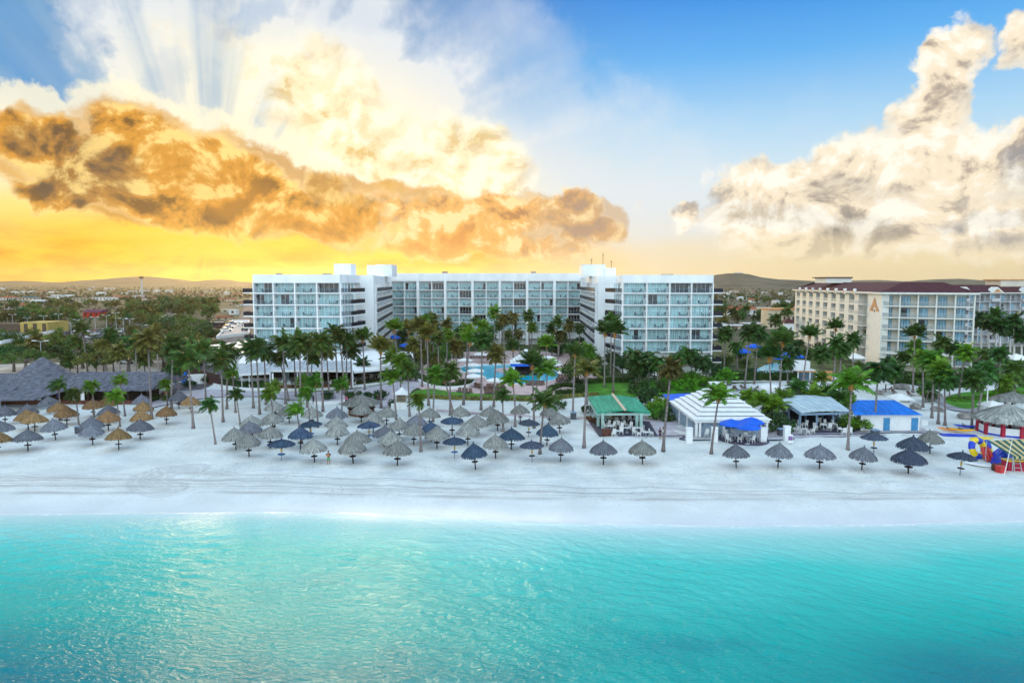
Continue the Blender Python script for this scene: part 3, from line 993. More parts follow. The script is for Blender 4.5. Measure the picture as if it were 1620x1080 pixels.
def palm(uc, vc, ub=None, vb=None, H=None, kind='round', col='dark', size=1.0, zone='', sheath=True, kink=0.0, thick=1.0, white=False):
    if vb is not None:
        base = G(ub if ub is not None else uc, vb)
        top = Yp(uc, vc, base.y + random.uniform(-0.4, 0.4))
    else:
        top = G(uc, vc, H)
        base = Vector((top.x + random.uniform(-0.5, 0.5), top.y + random.uniform(-0.3, 0.5), 0))
    rnd = random.Random(int(uc * 131 + vc * 17))
    o = thing('palm_tree', 'x', 'palm tree', base)
    h = top - base
    n = 9
    pts, rad = [], []
    r0 = 0.17 * thick * (0.8 + 0.25 * min(1.3, h.z / 9))
    for i in range(n + 1):
        t = i / n
        s = t + kink * math.sin(math.pi * t) * 0.35
        bend = Vector((h.x * (s ** 1.25 if s > 0 else 0), h.y * t, h.z * t))
        pts.append(bend)
        rad.append(r0 * (1.0 - 0.42 * t) + 0.16 * thick * math.exp(-t * 16))
    pts[0].z -= 0.3
    mb = MB()
    mb.tube(pts, rad, 8)
    mb.build('trunk', M_white2 if white else M_trunk, o, smooth=True)
    me = CROWN[kind, col][rnd.randrange(3)]
    rz = rnd.uniform(-0.5, 0.5) if kind in ('mop', 'blown') else rnd.uniform(0, 6.28)
    cr = obj('crown', me, o, pts[-1], rz, (1.06 if kind != 'mop' else 1.1) * size * rnd.uniform(0.92, 1.08))
    cr.rotation_euler[0] = rnd.uniform(-0.12, 0.12)
    if sheath:
        obj('dead_fronds', SHEATH, o, pts[-1], rnd.uniform(0, 6), size * rnd.uniform(0.8, 1.15))
    PALMS.append((o, uc, vc, kind, col, zone, h.z))
    return o


# left beach: short palms pushed over by the wind
for uc, vc, ub, vb in [(92, 608, 97, 666), (119, 622, 125, 675), (146, 609, 149, 661), (190, 600, 198, 659), (183, 626, 190, 675), (263, 606, 265, 642), (331, 640, 341, 704), (367, 588, 373, 653),
                       (373, 623, 380, 672), (427, 622, 435, 677), (432, 611, 437, 660), (468, 646, 478, 704), (486, 620, 492, 693), (498, 602, 503, 677), (480, 601, 486, 645), (541, 606, 541, 664)]:
    palm(uc, vc, ub, vb, kind='mop', col=random.choice(['fresh', 'dark', 'fresh']), size=0.92, zone='short palms on the sand left of centre', sheath=True, thick=0.85)
for uc, vc, ub, vb, k, c in [(297, 567, 306, 678, 'blown', 'dark'), (322, 552, 326, 638, 'blown', 'dark'), (350, 570, 353, 668, 'blown', 'dark'), (360, 556, 359, 647, 'round', 'dark'), (396, 553, 401, 645, 'blown', 'dark'),
                             (405, 550, 411, 657, 'blown', 'dark'), (418, 556, 421, 640, 'round', 'dark'), (447, 540, 452, 639, 'blown', 'dark'), (441, 565, 457, 634, 'blown', 'dark'), (474, 541, 476, 648, 'round', 'dark'),
                             (465, 551, 468, 628, 'round', 'dark'), (485, 543, 489, 632, 'round', 'olive'), (494, 562, 492, 622, 'round', 'dark'), (508, 540, 511, 651, 'round', 'dark'), (516, 552, 521, 626, 'round', 'olive'),
                             (530, 527, 534, 622, 'round', 'dark'), (537, 530, 545, 624, 'round', 'dark'), (549, 537, 548, 622, 'round', 'dark'), (555, 553, 556, 617, 'round', 'dark'), (574, 537, 577, 617, 'upright', 'dark'),
                             (602, 553, 603, 646, 'upright', 'olive'), (572, 578, 574, 603, 'young', 'dark'), (620, 569, 622, 604, 'young', 'fresh')]:
    palm(uc, vc, ub, vb, kind=k, col=c, size=1.0, zone='tall palms before the left hotel wing')
# palms behind the thatched restaurant and by the car park
for uc, vc, ub, vb in [(57, 541, 57, 588), (129, 519, 139, 592), (121, 541, 123, 591), (151, 565, 153, 592), (162, 547, 164, 592), (175, 530, 180, 590), (189, 556, 191, 604), (214, 541, 217, 622), (234, 538, 240, 664),
                       (246, 524, 252, 604), (274, 546, 271, 647), (279, 576, 284, 640), (109, 570, 112, 594), (228, 565, 231, 618), (300, 545, 302, 600)]:
    palm(uc, vc, ub, vb, kind=random.choice(['blown', 'round']), col=random.choice(['dark', 'dark', 'olive']), size=1.05, zone='palms behind the long thatched roof')
# pool garden
for uc, vc, ub, vb in [(623, 521, 632, 592), (646, 522, 650, 585), (665, 522, 668, 612), (676, 532, 678, 642), (672, 503, 674, 575), (684, 505, 686, 572), (693, 533, 694, 602), (707, 512, 706, 566), (708, 530, 706, 592),
                       (727, 519, 729, 568), (740, 522, 738, 598), (744, 541, 733, 640), (763, 516, 762, 574), (763, 538, 761, 649), (782, 494, 782, 572), (797, 501, 798, 600), (811, 503, 812, 574), (785, 560, 781, 644),
                       (812, 552, 812, 578), (820, 525, 822, 562), (842, 517, 841, 562), (865, 546, 863, 590), (882, 508, 883, 566), (886, 527, 882, 588), (900, 515, 903, 572), (917, 515, 916, 572), (653, 545, 657, 600),
                       (722, 548, 722, 600), (690, 520, 692, 560), (752, 505, 752, 555), (836, 500, 837, 555), (872, 520, 873, 560), (660, 510, 662, 560), (730, 535, 731, 566), (698, 552, 699, 575), (668, 556, 669, 590), (775, 525, 776, 562), (790, 512, 791, 556)]:
    palm(uc, vc, ub, vb, kind=random.choice(['round', 'round', 'droop', 'upright']), col=random.choice(['olive', 'dark', 'olive', 'fresh']), size=1.0, zone='palms in the pool garden')
for uc, vc, ub, vb, k, c, kk in [(633, 571, 634, 628, 'round', 'fresh', 0), (645, 585, 648, 660, 'round', 'dark', 0), (621, 598, 627, 664, 'young', 'fresh', 0), (662, 632, 666, 716, 'mop', 'fresh', 0), (688, 593, 685, 668, 'round', 'fresh', 0),
                                 (712, 586, 712, 658, 'round', 'dark', 0.6), (703, 600, 717, 655, 'upright', 'dark', 0), (795, 624, 796, 683, 'mop', 'dark', 0), (811, 604, 815, 676, 'young', 'fresh', -1.0), (842, 577, 845, 678, 'upright', 'dark', 0),
                                 (861, 638, 854, 719, 'young', 'dark', 0), (857, 588, 846, 650, 'young', 'fresh', -0.7), (866, 583, 864, 640, 'young', 'fresh', 0), (928, 588, 924, 709, 'young', 'olive', 0), (1062, 583, 1049, 715, 'round', 'olive', 0),
                                 (910, 560, 906, 662, 'upright', 'dark', 0), (929, 555, 928, 640, 'round', 'fresh', 0), (1137, 629, 1125, 719, 'young', 'fresh', 0)]:
    palm(uc, vc, ub, vb, kind=k, col=c, size=0.84, kink=kk, zone='palms along the middle of the sand')
# lawn before the right wing
for uc, vc, ub, vb in [(957, 526, 956, 613), (967, 513, 966, 602), (973, 527, 970, 622)]:
    palm(uc, vc, ub, vb, kind='upright', col='dark', size=1.05, zone='tall palms on the lawn by the right wing', thick=0.9)
for uc, vc, H in [(1003, 560, 6.5), (1026, 563, 6.2), (1040, 570, 6), (1070, 566, 6), (1092, 556, 6.6), (1010, 574, 5), (1112, 568, 5.5)]:
    palm(uc, vc, H=H, kind='droop', col='dark', size=1.15, zone='bushy palms under the right wing')
# right hand garden
for uc, vc, ub, vb, k, c in [(1147, 528, 1145, 608, 'round', 'dark'), (1187, 526, 1178, 614, 'round', 'dark'), (1200, 528, 1193, 608, 'round', 'dark'), (1217, 565, 1220, 642, 'upright', 'dark'), (1238, 541, 1232, 642, 'upright', 'dark'),
                             (1281, 531, 1270, 608, 'upright', 'dark'), (1324, 543, 1317, 622, 'round', 'dark'), (1331, 552, 1327, 622, 'round', 'dark'), (1322, 519, 1320, 590, 'upright', 'dark'), (1348, 608, 1341, 713, 'young', 'fresh'),
                             (1384, 504, 1372, 574, 'blown', 'dark'), (1381, 524, 1373, 577, 'blown', 'dark'), (1399, 532, 1396, 572, 'round', 'dark'), (1416, 514, 1410, 577, 'blown', 'dark'), (1421, 529, 1413, 570, 'round', 'dark'),
                             (1447, 531, 1444, 622, 'upright', 'dark'), (1490, 543, 1488, 600, 'round', 'dark'), (1448, 551, 1453, 610, 'round', 'fresh'), (1390, 580, 1383, 682, 'droop', 'dark'), (1415, 585, 1414, 629, 'round', 'dark'),
                             (1460, 566, 1460, 645, 'round', 'fresh'), (1477, 570, 1474, 662, 'round', 'fresh'), (1487, 586, 1484, 671, 'round', 'fresh'), (1494, 598, 1495, 674, 'round', 'dark'), (1528, 557, 1517, 627, 'round', 'fresh'),
                             (1541, 600, 1537, 679, 'round', 'dark'), (1560, 588, 1546, 662, 'round', 'dark'), (1582, 560, 1582, 612, 'round', 'dark'), (1511, 552, 1509, 600, 'blown', 'dark'), (1430, 560, 1428, 606, 'droop', 'dark'),
                             (1405, 570, 1403, 600, 'droop', 'dark'), (1300, 560, 1301, 600, 'round', 'dark'), (1256, 552, 1255, 592, 'droop', 'dark'), (1222, 540, 1222, 578, 'round', 'olive'), (1165, 545, 1166, 585, 'droop', 'dark'),
                             (1350, 538, 1349, 596, 'round', 'dark'), (1606, 586, 1604, 640, 'round', 'dark'), (1590, 600, 1590, 650, 'droop', 'fresh'), (1560, 556, 1560, 600, 'droop', 'dark'), (1245, 570, 1246, 606, 'droop', 'dark')]:
    palm(uc, vc, ub, vb, kind=k, col=c, size=1.0, zone='palms in the garden before the beige hotel')
for uc, vc, H in [(1207, 637, 2.7), (1228, 645, 2.3), (1263, 616, 3.6), (1288, 628, 2.5), (1309, 621, 2.6), (1341, 614, 3.0), (1182, 631, 2.2), (1150, 598, 3.2), (1402, 596, 3.2), (1455, 598, 3.0), (1240, 632, 2.4), (1326, 632, 2.3), (1470, 616, 2.6),
                  (1500, 604, 3.0), (1300, 600, 3.2)]:
    palm(uc, vc, H=H, kind='young', col=random.choice(['fresh', 'dark']), size=0.85, zone='low young palms behind the pavilions', sheath=False)
for uc, vc, vb in [(1564, 510, 572), (1575, 500, 574), (1582, 516, 576), (1604, 508, 574), (1598, 520, 570), (1552, 505, 566), (1616, 530, 575)]:
    palm(uc, vc, uc, vb, kind='round', col='dark', size=1.25, zone='white trunked royal palms by the beige hotel', white=True, thick=1.5, sheath=False)
for uc, vc, ub, vb in [(1160, 493, 1159, 520), (1240, 485, 1238, 512), (1246, 492, 1244, 520), (1228, 505, 1227, 540), (1182, 487, 1182, 505)]:
    palm(uc, vc, ub, vb, kind='blown', col='dark', size=1.5, zone='distant palms between the two hotels')


def leaf_cloud(mb, rnd, c, rad, n, size, m=0, squash=1.0, shell=0.5, flat=0.0):
    for i in range(n):
        d = Vector((rnd.gauss(0, 1), rnd.gauss(0, 1), rnd.gauss(0, 1))).normalized()
        r = shell + (1 - shell) * rnd.random() ** 0.6
        p = Vector((c[0] + d.x * rad * r, c[1] + d.y * rad * r, c[2] + d.z * rad * r * squash))
        nrm = (d + Vector((rnd.uniform(-.9, .9), rnd.uniform(-.9, .9), rnd.uniform(-.3, .9 + flat)))).normalized()
        a = nrm.cross(Vector((rnd.uniform(-1, 1), rnd.uniform(-1, 1), rnd.uniform(-1, 1)))).normalized()
        b = nrm.cross(a)
        s = size * rnd.uniform(0.6, 1.35)
        mb.add([p - a * s, p + b * s * 0.55, p + a * s, p - b * s * 0.55], [(0, 1, 2, 3)], m)


def tree_meshes(kind, seed, leafm):
    """(trunk mesh, crown mesh) about 1 unit = 1 m; crown radius near 3"""
    rnd = random.Random(seed)
    tr, cr = MB(), MB()
    if kind == 'spread':  # wide flat topped divi tree / acacia
        tr.tube([(0, 0, -.3), (0.1, 0, 1.0), (-0.2, 0.1, 1.9)], [0.28, 0.2, 0.16], 7)
        for i in range(7):
            a = i * 0.9 + rnd.uniform(-.2, .2)
            r = rnd.uniform(1.6, 2.8)
            tr.tube([(-0.2, .1, 1.8), (r * .5 * math.cos(a), r * .5 * math.sin(a), 2.5), (r * math.cos(a), r * math.sin(a), 3.1)], [0.12, 0.08, 0.03], 5)
        for i in range(30):
            a, r = rnd.uniform(0, 6.28), 3.1 * math.sqrt(rnd.random())
            leaf_cloud(cr, rnd, (r * math.cos(a), r * math.sin(a), 3.3 - 0.10 * r * r + rnd.uniform(-.25, .35)), rnd.uniform(0.6, 1.0), 70, 0.16, squash=0.55)
    elif kind == 'round':
        tr.tube([(0, 0, -.3), (0.08, 0, 1.2), (0, 0.1, 2.4)], [0.22, 0.16, 0.1], 7)
        for i in range(6):
            a = i * 1.05
            tr.tube([(0, 0, 1.6), (0.8 * math.cos(a), 0.8 * math.sin(a), 2.6), (1.5 * math.cos(a), 1.5 * math.sin(a), 3.4)], [0.09, 0.06, 0.03], 5)
        for i in range(26):
            d = Vector((rnd.gauss(0, 1), rnd.gauss(0, 1), rnd.gauss(0, 1))).normalized() * rnd.uniform(0.6, 2.1)
            leaf_cloud(cr, rnd, (d.x, d.y, 3.3 + d.z * 0.85), rnd.uniform(0.6, 1.0), 75, 0.17)
    elif kind == 'shrub':
        for i in range(5):
            a = i * 1.3
            tr.tube([(0, 0, -.2), (0.4 * math.cos(a), 0.4 * math.sin(a), 0.6), (0.9 * math.cos(a), 0.9 * math.sin(a), 1.2)], [0.06, 0.05, 0.02], 5)
        for i in range(16):
            a, r = rnd.uniform(0, 6.28), 1.3 * math.sqrt(rnd.random())
            leaf_cloud(cr, rnd, (r * math.cos(a), r * math.sin(a), 0.5 + rnd.random() * (1.3 - 0.4 * r)), rnd.uniform(0.4, 0.65), 70, 0.14)
    elif kind == 'far':  # for the town behind, few leaves
        tr.tube([(0, 0, -.3), (0, 0, 2.4)], [0.22, 0.12], 5)
        for i in range(9):
            d = Vector((rnd.gauss(0, 1), rnd.gauss(0, 1), rnd.gauss(0, 1))).normalized() * rnd.uniform(0.5, 1.9)
            leaf_cloud(cr, rnd, (d.x * 1.1, d.y * 1.1, 2.9 + d.z * 0.7), rnd.uniform(0.8, 1.2), 34, 0.34)
    return tr.mesh('trunk', M_trunk, True), cr.mesh('crown', leafm)


TM = {}
for k in ('spread', 'round', 'shrub', 'far'):
    for ci in range(4):
        TM[k, ci] = [tree_meshes(k, 900 + ci * 7 + s * 3 + len(k), M_leaf[ci]) for s in range(2)]
TREES = []


def tree(name, kind, ci, pos, sc, label, cat, group, rnd=random):
    tm, cm = TM[kind, ci][rnd.randrange(2)]
    o = thing(name, label, cat, pos, rnd.uniform(0, 6.28), group)
    s = (sc * rnd.uniform(.9, 1.1), sc * rnd.uniform(.9, 1.1), sc * rnd.uniform(.9, 1.12))
    o.scale = s
    obj('trunk', tm, o)
    obj('crown', cm, o)
    return o


def hedge(name, pts, wd, hgt, mt, label, cat='hedge', group=None, density=26, leaf=0.13, z0=0.0):
    """clipped hedge along a line of ground points: leaf faces through its volume over a dark core"""
    rnd = random.Random(int(abs(pts[0].x) * 100) + len(pts))
    mb = MB()
    for a, b in zip(pts[:-1], pts[1:]):
        L = (b - a).length
        if L < 0.05:
            continue
        t = (b - a) / L
        nrm = Vector((-t.y, t.x, 0))
        c = (a + b) / 2
        mb.cbox((c.x, c.y, z0 + hgt * 0.42), (L + wd * 0.3, wd * 0.8, hgt * 0.84), math.atan2(t.y, t.x), 0)
        for i in range(int(L * density * (wd + 2 * hgt) * 0.5) + 4):
            s, q = rnd.uniform(0, L), rnd.uniform(-.5, .5)
            zz = rnd.uniform(0.1, 1.0)
            if rnd.random() < 0.5:
                zz = rnd.uniform(0.88, 1.06)
            else:
                q = rnd.choice((-.52, .52)) * rnd.uniform(.9, 1.08)
            p = a + t * s + nrm * q * wd
            p = Vector((p.x, p.y, z0 + zz * hgt))
            d = Vector((rnd.gauss(0, 1), rnd.gauss(0, 1), rnd.gauss(0, 1) + .6)).normalized()
            u_ = d.cross(Vector((rnd.uniform(-1, 1), rnd.uniform(-1, 1), 1))).normalized()
            w_ = d.cross(u_)
            s2 = leaf * rnd.uniform(.7, 1.5)
            mb.add([p - u_ * s2, p + w_ * s2 * .6, p + u_ * s2, p - w_ * s2 * .6], [(0, 1, 2, 3)], 0)
    return tag(mb.build(name, mt), label, cat, group)


# trees left, behind the thatched restaurant
_tr = random.Random(31)
LT = [(20, 560, 4.5), (60, 556, 5), (95, 550, 5), (15, 542, 4.5), (130, 556, 4.5), (50, 538, 4), (100, 536, 3.6), (165, 558, 4.5), (200, 545, 5), (230, 552, 4.6), (255, 535, 5), (285, 540, 5), (210, 528, 4.2), (262, 520, 4.5),
      (290, 520, 4.5), (240, 516, 3.8), (180, 536, 3.6), (305, 552, 4), (318, 532, 3.4), (272, 508, 4), (305, 509, 4.4), (285, 557, 4.2), (335, 545, 2.8)]
LT += [(_tr.uniform(-30, 330), _tr.uniform(524, 566), _tr.uniform(4, 5.4)) for _ in range(24)]
LT = [t for t in LT if not (t[0] < 240 and t[1] < 546 and t not in LT[:23])]
for i, (u, v, h) in enumerate(sorted(LT)):
    p = G(u, v, h)
    p.z = 0
    tree('shade_tree', 'spread' if i % 3 else 'round', [0, 3, 0, 2][i % 4], p, h / 3.5 * 1.15 + 0.2, 'dark spreading shade tree, %s from left behind the thatched restaurant' % ORD[i], 'tree',
         'shade trees behind the thatched restaurant', _tr)
# trees under the right wing
RT = [(968, 570, 4.6), (985, 575, 5), (1002, 585, 4.4), (1020, 588, 4), (1050, 588, 4), (1078, 572, 5.2), (1100, 575, 5), (1118, 580, 4), (940, 575, 5), (950, 590, 3.6), (1036, 580, 5), (930, 562, 4.6)]
for i, (u, v, h) in enumerate(sorted(RT)):
    p = G(u, v, h * .6)
    p.z = 0
    tree('garden_tree', 'round', [3, 0, 3, 3][i % 4], p, h / 4.6, 'dark leafy garden tree, %s from the left beneath the right hotel wing' % ORD[i], 'tree', 'trees under the right hotel wing', _tr)
# leafy trees filling the pool garden
GT = [(628, 552), (640, 530), (655, 520), (672, 535), (688, 522), (700, 548), (715, 535), (730, 550), (745, 528), (775, 536), (790, 528), (806, 532), (860, 528), (873, 548), (890, 535), (905, 555), (918, 540),
      (650, 560), (668, 566), (690, 580), (640, 575), (622, 566), (708, 560), (905, 588), (915, 575), (925, 585), (735, 536), (655, 548), (678, 550)]
for i, (u, v) in enumerate(sorted(GT)):
    h = _tr.uniform(4.4, 6.0)
    p = G(u, v, h * .62)
    p.z = 0
    tree('garden_tree', 'round', [0, 2, 3, 0, 2][i % 5], p, h / 4.7, 'leafy garden tree, %s from left in the hotel court garden' % ORD[i], 'tree', 'trees of the hotel court', _tr)
# shrubs: u, v of the crown middle, height
SB = [(1060, 602, 3.2, 1), (1078, 598, 3.2, 1), (1095, 600, 3.2, 1), (1112, 602, 3.0, 1), (1085, 608, 3, 1), (1050, 612, 2.6, 0), (1030, 628, 3.2, 3), (1022, 615, 3, 0), (1043, 642, 3, 1), (1050, 655, 2.4, 0), (1035, 652, 2.4, 1), (1005, 612, 3, 3),
      (1224, 668, 3, 3), (1215, 655, 2.6, 0), (1240, 672, 2.4, 3), (1200, 630, 2.6, 0), (1190, 625, 2.4, 0), (1262, 620, 3, 0), (1270, 630, 2.4, 0), (1300, 622, 2.6, 0), (1320, 625, 3, 1), (1335, 632, 2.8, 1), (1345, 640, 2.6, 1), (1352, 668, 2.8, 1),
      (1362, 670, 2.2, 1), (885, 640, 1.8, 3), (930, 647, 1.6, 3), (640, 590, 2.6, 0), (655, 596, 2.4, 3), (520, 625, 2.0, 3), (560, 626, 2.2, 3), (600, 624, 2.2, 3), (625, 637, 1.6, 3), (585, 628, 2.0, 3), (700, 598, 2, 0), (735, 604, 1.8, 3),
      (690, 568, 3.4, 0), (640, 545, 3.4, 3), (615, 535, 3.4, 3), (655, 528, 3.6, 0), (670, 545, 3.4, 2), (705, 545, 3.4, 3), (725, 560, 3, 0), (760, 545, 3.2, 3), (860, 545, 3.4, 0), (885, 555, 3.4, 3), (900, 545, 3.6, 0), (915, 545, 4, 3),
      (925, 565, 3.4, 1), (640, 558, 3, 2), (905, 602, 2.0, 3), (1385, 545, 3.6, 3), (1365, 550, 3.4, 0), (1340, 545, 3.4, 3), (1320, 560, 3.4, 0), (1300, 550, 3.4, 3), (1280, 560, 3.2, 0), (1262, 545, 3.6, 3),
      (1245, 550, 3.4, 3), (1225, 555, 3.2, 0), (1205, 560, 3, 3), (1170, 560, 3, 3), (1150, 570, 3, 0), (1140, 585, 2.6, 3), (1180, 575, 2.6, 0), (1190, 590, 2.2, 3), (1355, 580, 2.6, 0), (1375, 592, 2.6, 3), (1340, 590, 2.2, 1), (1410, 600, 2.4, 3),
      (1440, 598, 2.4, 3), (1465, 605, 2.2, 3), (1485, 605, 2.4, 3), (1505, 608, 2.2, 3), (1460, 620, 2, 1), (1475, 628, 2, 0), (1520, 590, 3, 0), (1545, 580, 3.4, 3), (1570, 590, 3.2, 0), (1600, 570, 3.6, 3), (1612, 600, 3.2, 0), (1580, 620, 2.4, 1),
      (330, 600, 2.0, 3), (300, 606, 1.8, 3), (250, 612, 1.8, 0), (358, 605, 1.6, 3), (375, 606, 1.6, 3), (395, 607, 1.6, 3), (415, 607, 1.6, 3), (265, 628, 1.6, 0), (240, 628, 1.8, 3)]
for i, (u, v, h, ci) in enumerate(sorted(SB)):
    p = G(u, v, h * .45)
    p.z = 0
    tone = ['mid green', 'bright green', 'dry olive', 'dark green'][ci]
    where = 'left of the pool garden' if u < 600 else 'in the pool garden' if u < 935 else 'by the right wing' if u < 1200 else 'before the beige hotel'
    o = tree('shrub', 'shrub', ci, p, h / 2.0, 'x', 'shrub', 'garden shrubs', _tr)
    TREES.append((o, u, tone, where))
cnt = {}
for o, u, tone, where in TREES:
    k = (tone, where)
    cnt[k] = cnt.get(k, 0) + 1
    o['label'] = '%s shrub, %s from left among its tone %s' % (tone, ORD[cnt[k] - 1], where)

# ------------------------------------------------------------------ thatched beach umbrellas
def thatch_mat(name, c, c2):
    mt = bpy.data.materials.new(name)
    mt.use_nodes = True
    nt = NT(mt.node_tree)
    bs = mt.node_tree.nodes['Principled BSDF']
    co = nt.n('ShaderNodeTexCoord').outputs['Object']
    sx = nt.n('ShaderNodeSeparateXYZ')
    nt.put(sx.inputs[0], co)
    ang = nt.m('ARCTAN2', sx.outputs[1], sx.outputs[0])
    cc = nt.n('ShaderNodeCombineXYZ')
    nt.put(cc.inputs[0], nt.m('MULTIPLY', ang, 9.0))
    nt.put(cc.inputs[1], nt.m('MULTIPLY', sx.outputs[2], 1.2))
    oi = nt.n('ShaderNodeObjectInfo').outputs['Random']
    nt.put(cc.inputs[2], nt.m('MULTIPLY', oi, 40.0))
    st = nt.noise(cc.outputs[0], 1.6, 6, 0.7)
    pt = nt.noise(co, 1.4, 4, 0.6)
    col = nt.mix(nt.mr(st, 0.32, 0.68), c2, c)
    sp = nt.noise(co, 9.0, 4, 0.7)
    col = nt.mix(nt.mr(pt, 0.45, 0.75, 0.0, 0.5), col, tuple(x * 0.5 for x in c[:3]) + (1,))
    col = nt.mix(nt.mr(sp, 0.52, 0.72, 0.0, 0.6), col, tuple(min(1, x * 1.5) for x in c[:3]) + (1,))
    col = nt.mix(nt.mr(sp, 0.46, 0.28, 0.0, 0.6), col, tuple(x * 0.7 for x in c2[:3]) + (1,))
    hs = nt.n('ShaderNodeHueSaturation')
    nt.put(hs.inputs['Value'], nt.m('MULTIPLY_ADD', nt.m('FRACT', nt.m('MULTIPLY', oi, 5.7)), 0.5, 0.75))
    nt.put(hs.inputs['Hue'], nt.m('MULTIPLY_ADD', nt.m('FRACT', nt.m('MULTIPLY', oi, 13.1)), 0.02, 0.49))
    nt.put(hs.inputs['Color'], col)
    nt.put(bs.inputs['Base Color'], hs.outputs[0])
    bs.inputs['Roughness'].default_value = 0.95
    bs.inputs['Specular IOR Level'].default_value = 0.1
    bp = nt.n('ShaderNodeBump')
    bp.inputs['Distance'].default_value = 0.06
    nt.put(bp.inputs['Height'], st)
    nt.put(bs.inputs['Normal'], bp.outputs[0])
    return mt


TH = {'grey': thatch_mat('thatch_grey', (0.25, 0.26, 0.30, 1), (0.08, 0.085, 0.105, 1)),
      'tan': thatch_mat('thatch_tan', (0.42, 0.42, 0.38, 1), (0.10, 0.105, 0.11, 1)),
      'brown': thatch_mat('thatch_brown', (0.44, 0.27, 0.13, 1), (0.12, 0.068, 0.035, 1)),
      'blue': thatch_mat('thatch_blue_dyed', (0.085, 0.135, 0.215, 1), (0.022, 0.036, 0.062, 1)),
      'slate': thatch_mat('thatch_slate', (0.11, 0.135, 0.19, 1), (0.03, 0.038, 0.062, 1))}
M_yel = mat('yellow_band', (0.62, 0.36, 0.02), 0.7, 0.15)
M_tabblue = mat('table_blue', (0.03, 0.16, 0.42), 0.6, 0.1)


def canopy_mesh(flat, seed, mt, R0=1.66, za=3.02, zr=1.78):
    rnd = random.Random(seed)
    mb = MB()
    if flat:
        prof = [(0.03, 3.12), (0.10, 2.86), (0.45, 2.72), (0.95, 2.56), (1.40, 2.36), (1.62, 2.20), (1.55, 2.17), (0.9, 2.40), (0.05, 2.62)]
        edge_r, edge_z, drop = 1.60, 2.22, 0.12
    else:
        h = za - zr
        prof = [(0.03, za + 0.30), (0.11, za + 0.02), (0.22 * R0, za - 0.14 * h), (0.47 * R0, za - 0.36 * h), (0.72 * R0, za - 0.60 * h), (0.91 * R0, za - 0.86 * h), (R0, zr), (R0 * 0.93, zr - 0.03), (R0 * .6, zr + 0.38 * h), (0.05, zr + 0.8 * h)]
        edge_r, edge_z, drop = R0, zr, 0.26
    mb.lathe(prof, 30, m=0, jit=0.06, rnd=rnd)
    top = prof[:7] if not flat else prof[:6]
    rr = [p[0] for p in top]  # radii grow outwards
    zz = [p[1] for p in top]
    for i in range(700 if not flat else 460):  # loose bundles of thatch lying down the slope
        a = rnd.uniform(0, 6.283)
        r = edge_r * math.sqrt(rnd.uniform(0.02, 1.0))
        z = float(np.interp(r, rr, zz)) + 0.035
        r2 = r + rnd.uniform(0.22, 0.42) * max(1.0, edge_r / 2.2)
        if r2 <= edge_r:
            z2 = float(np.interp(r2, rr, zz)) + rnd.uniform(-0.01, 0.06)
        else:
            over = r2 - edge_r
            r2 = edge_r + over * 0.35
            z2 = edge_z - min(over * 1.1, drop * .7) + rnd.uniform(-0.05, 0.04)
        da = rnd.uniform(0.022, 0.05) / max(r, 0.3)
        a2 = a + rnd.uniform(-.06, .06)
        P = lambda rr_, aa, z_: (rr_ * math.cos(aa), rr_ * math.sin(aa), z_)
        mb.add([P(r, a - da, z), P(r, a + da, z), P(r2, a2 + da * 1.1, z2), P(r2, a2 - da * 1.1, z2 - .01)], [(0, 1, 2, 3)], 0)
    for i in range(260):  # hanging fringe
        a = rnd.uniform(0, 6.283)
        da = rnd.uniform(0.012, 0.03)
        r = edge_r * rnd.uniform(0.93, 1.01)
        d = rnd.uniform(0.03, drop * .8)
        mb.add([(r * math.cos(a - da), r * math.sin(a - da), edge_z + .05), (r * math.cos(a + da), r * math.sin(a + da), edge_z + .05),
                (r * 1.02 * math.cos(a), r * 1.02 * math.sin(a), edge_z - d)], [(0, 1, 2)], 0)
    return mb.mesh('thatch_canopy', mt)


CAN = {}
for c in TH:
    for fl in (False, True):
        CAN[c, fl] = [canopy_mesh(fl, 40 + s + 9 * len(c), TH[c]) for s in range(4)]
_p = MB().tube([(0, 0, -0.35), (0.02, 0, 1.2), (0, 0, 2.75)], [0.085, 0.075, 0.06], 8)
for i in range(6):
    a = i * math.pi / 3
    _p.tube([(0, 0, 1.75), (1.15 * math.cos(a), 1.15 * math.sin(a), 2.25)], 0.03, 5)
ME_POLE = _p.mesh('pole', M_pole, True)
_p = MB().tube([(0, 0, -0.35), (0, 0, 1.3), (0, 0, 2.75)], [0.07, 0.065, 0.05], 8)
ME_POLE2 = _p.mesh('pole', mat('grey_pole', (0.3, 0.32, 0.36), 0.6, 0.2), True)
ME_TABLE = MB().lathe([(0.06, 0.86), (0.40, 0.86), (0.42, 0.90), (0.40, 0.94), (0.06, 0.94)], 18).mesh('table', M_pole)
ME_TABLEB = MB().lathe([(0.06, 0.86), (0.46, 0.86), (0.48, 0.90), (0.46, 0.94), (0.06, 0.94)], 18).mesh('table', M_tabblue)
ME_BAND = MB().lathe([(0.085, 1.25), (0.11, 1.27), (0.11, 1.62), (0.085, 1.64)], 12).mesh('band', M_yel)
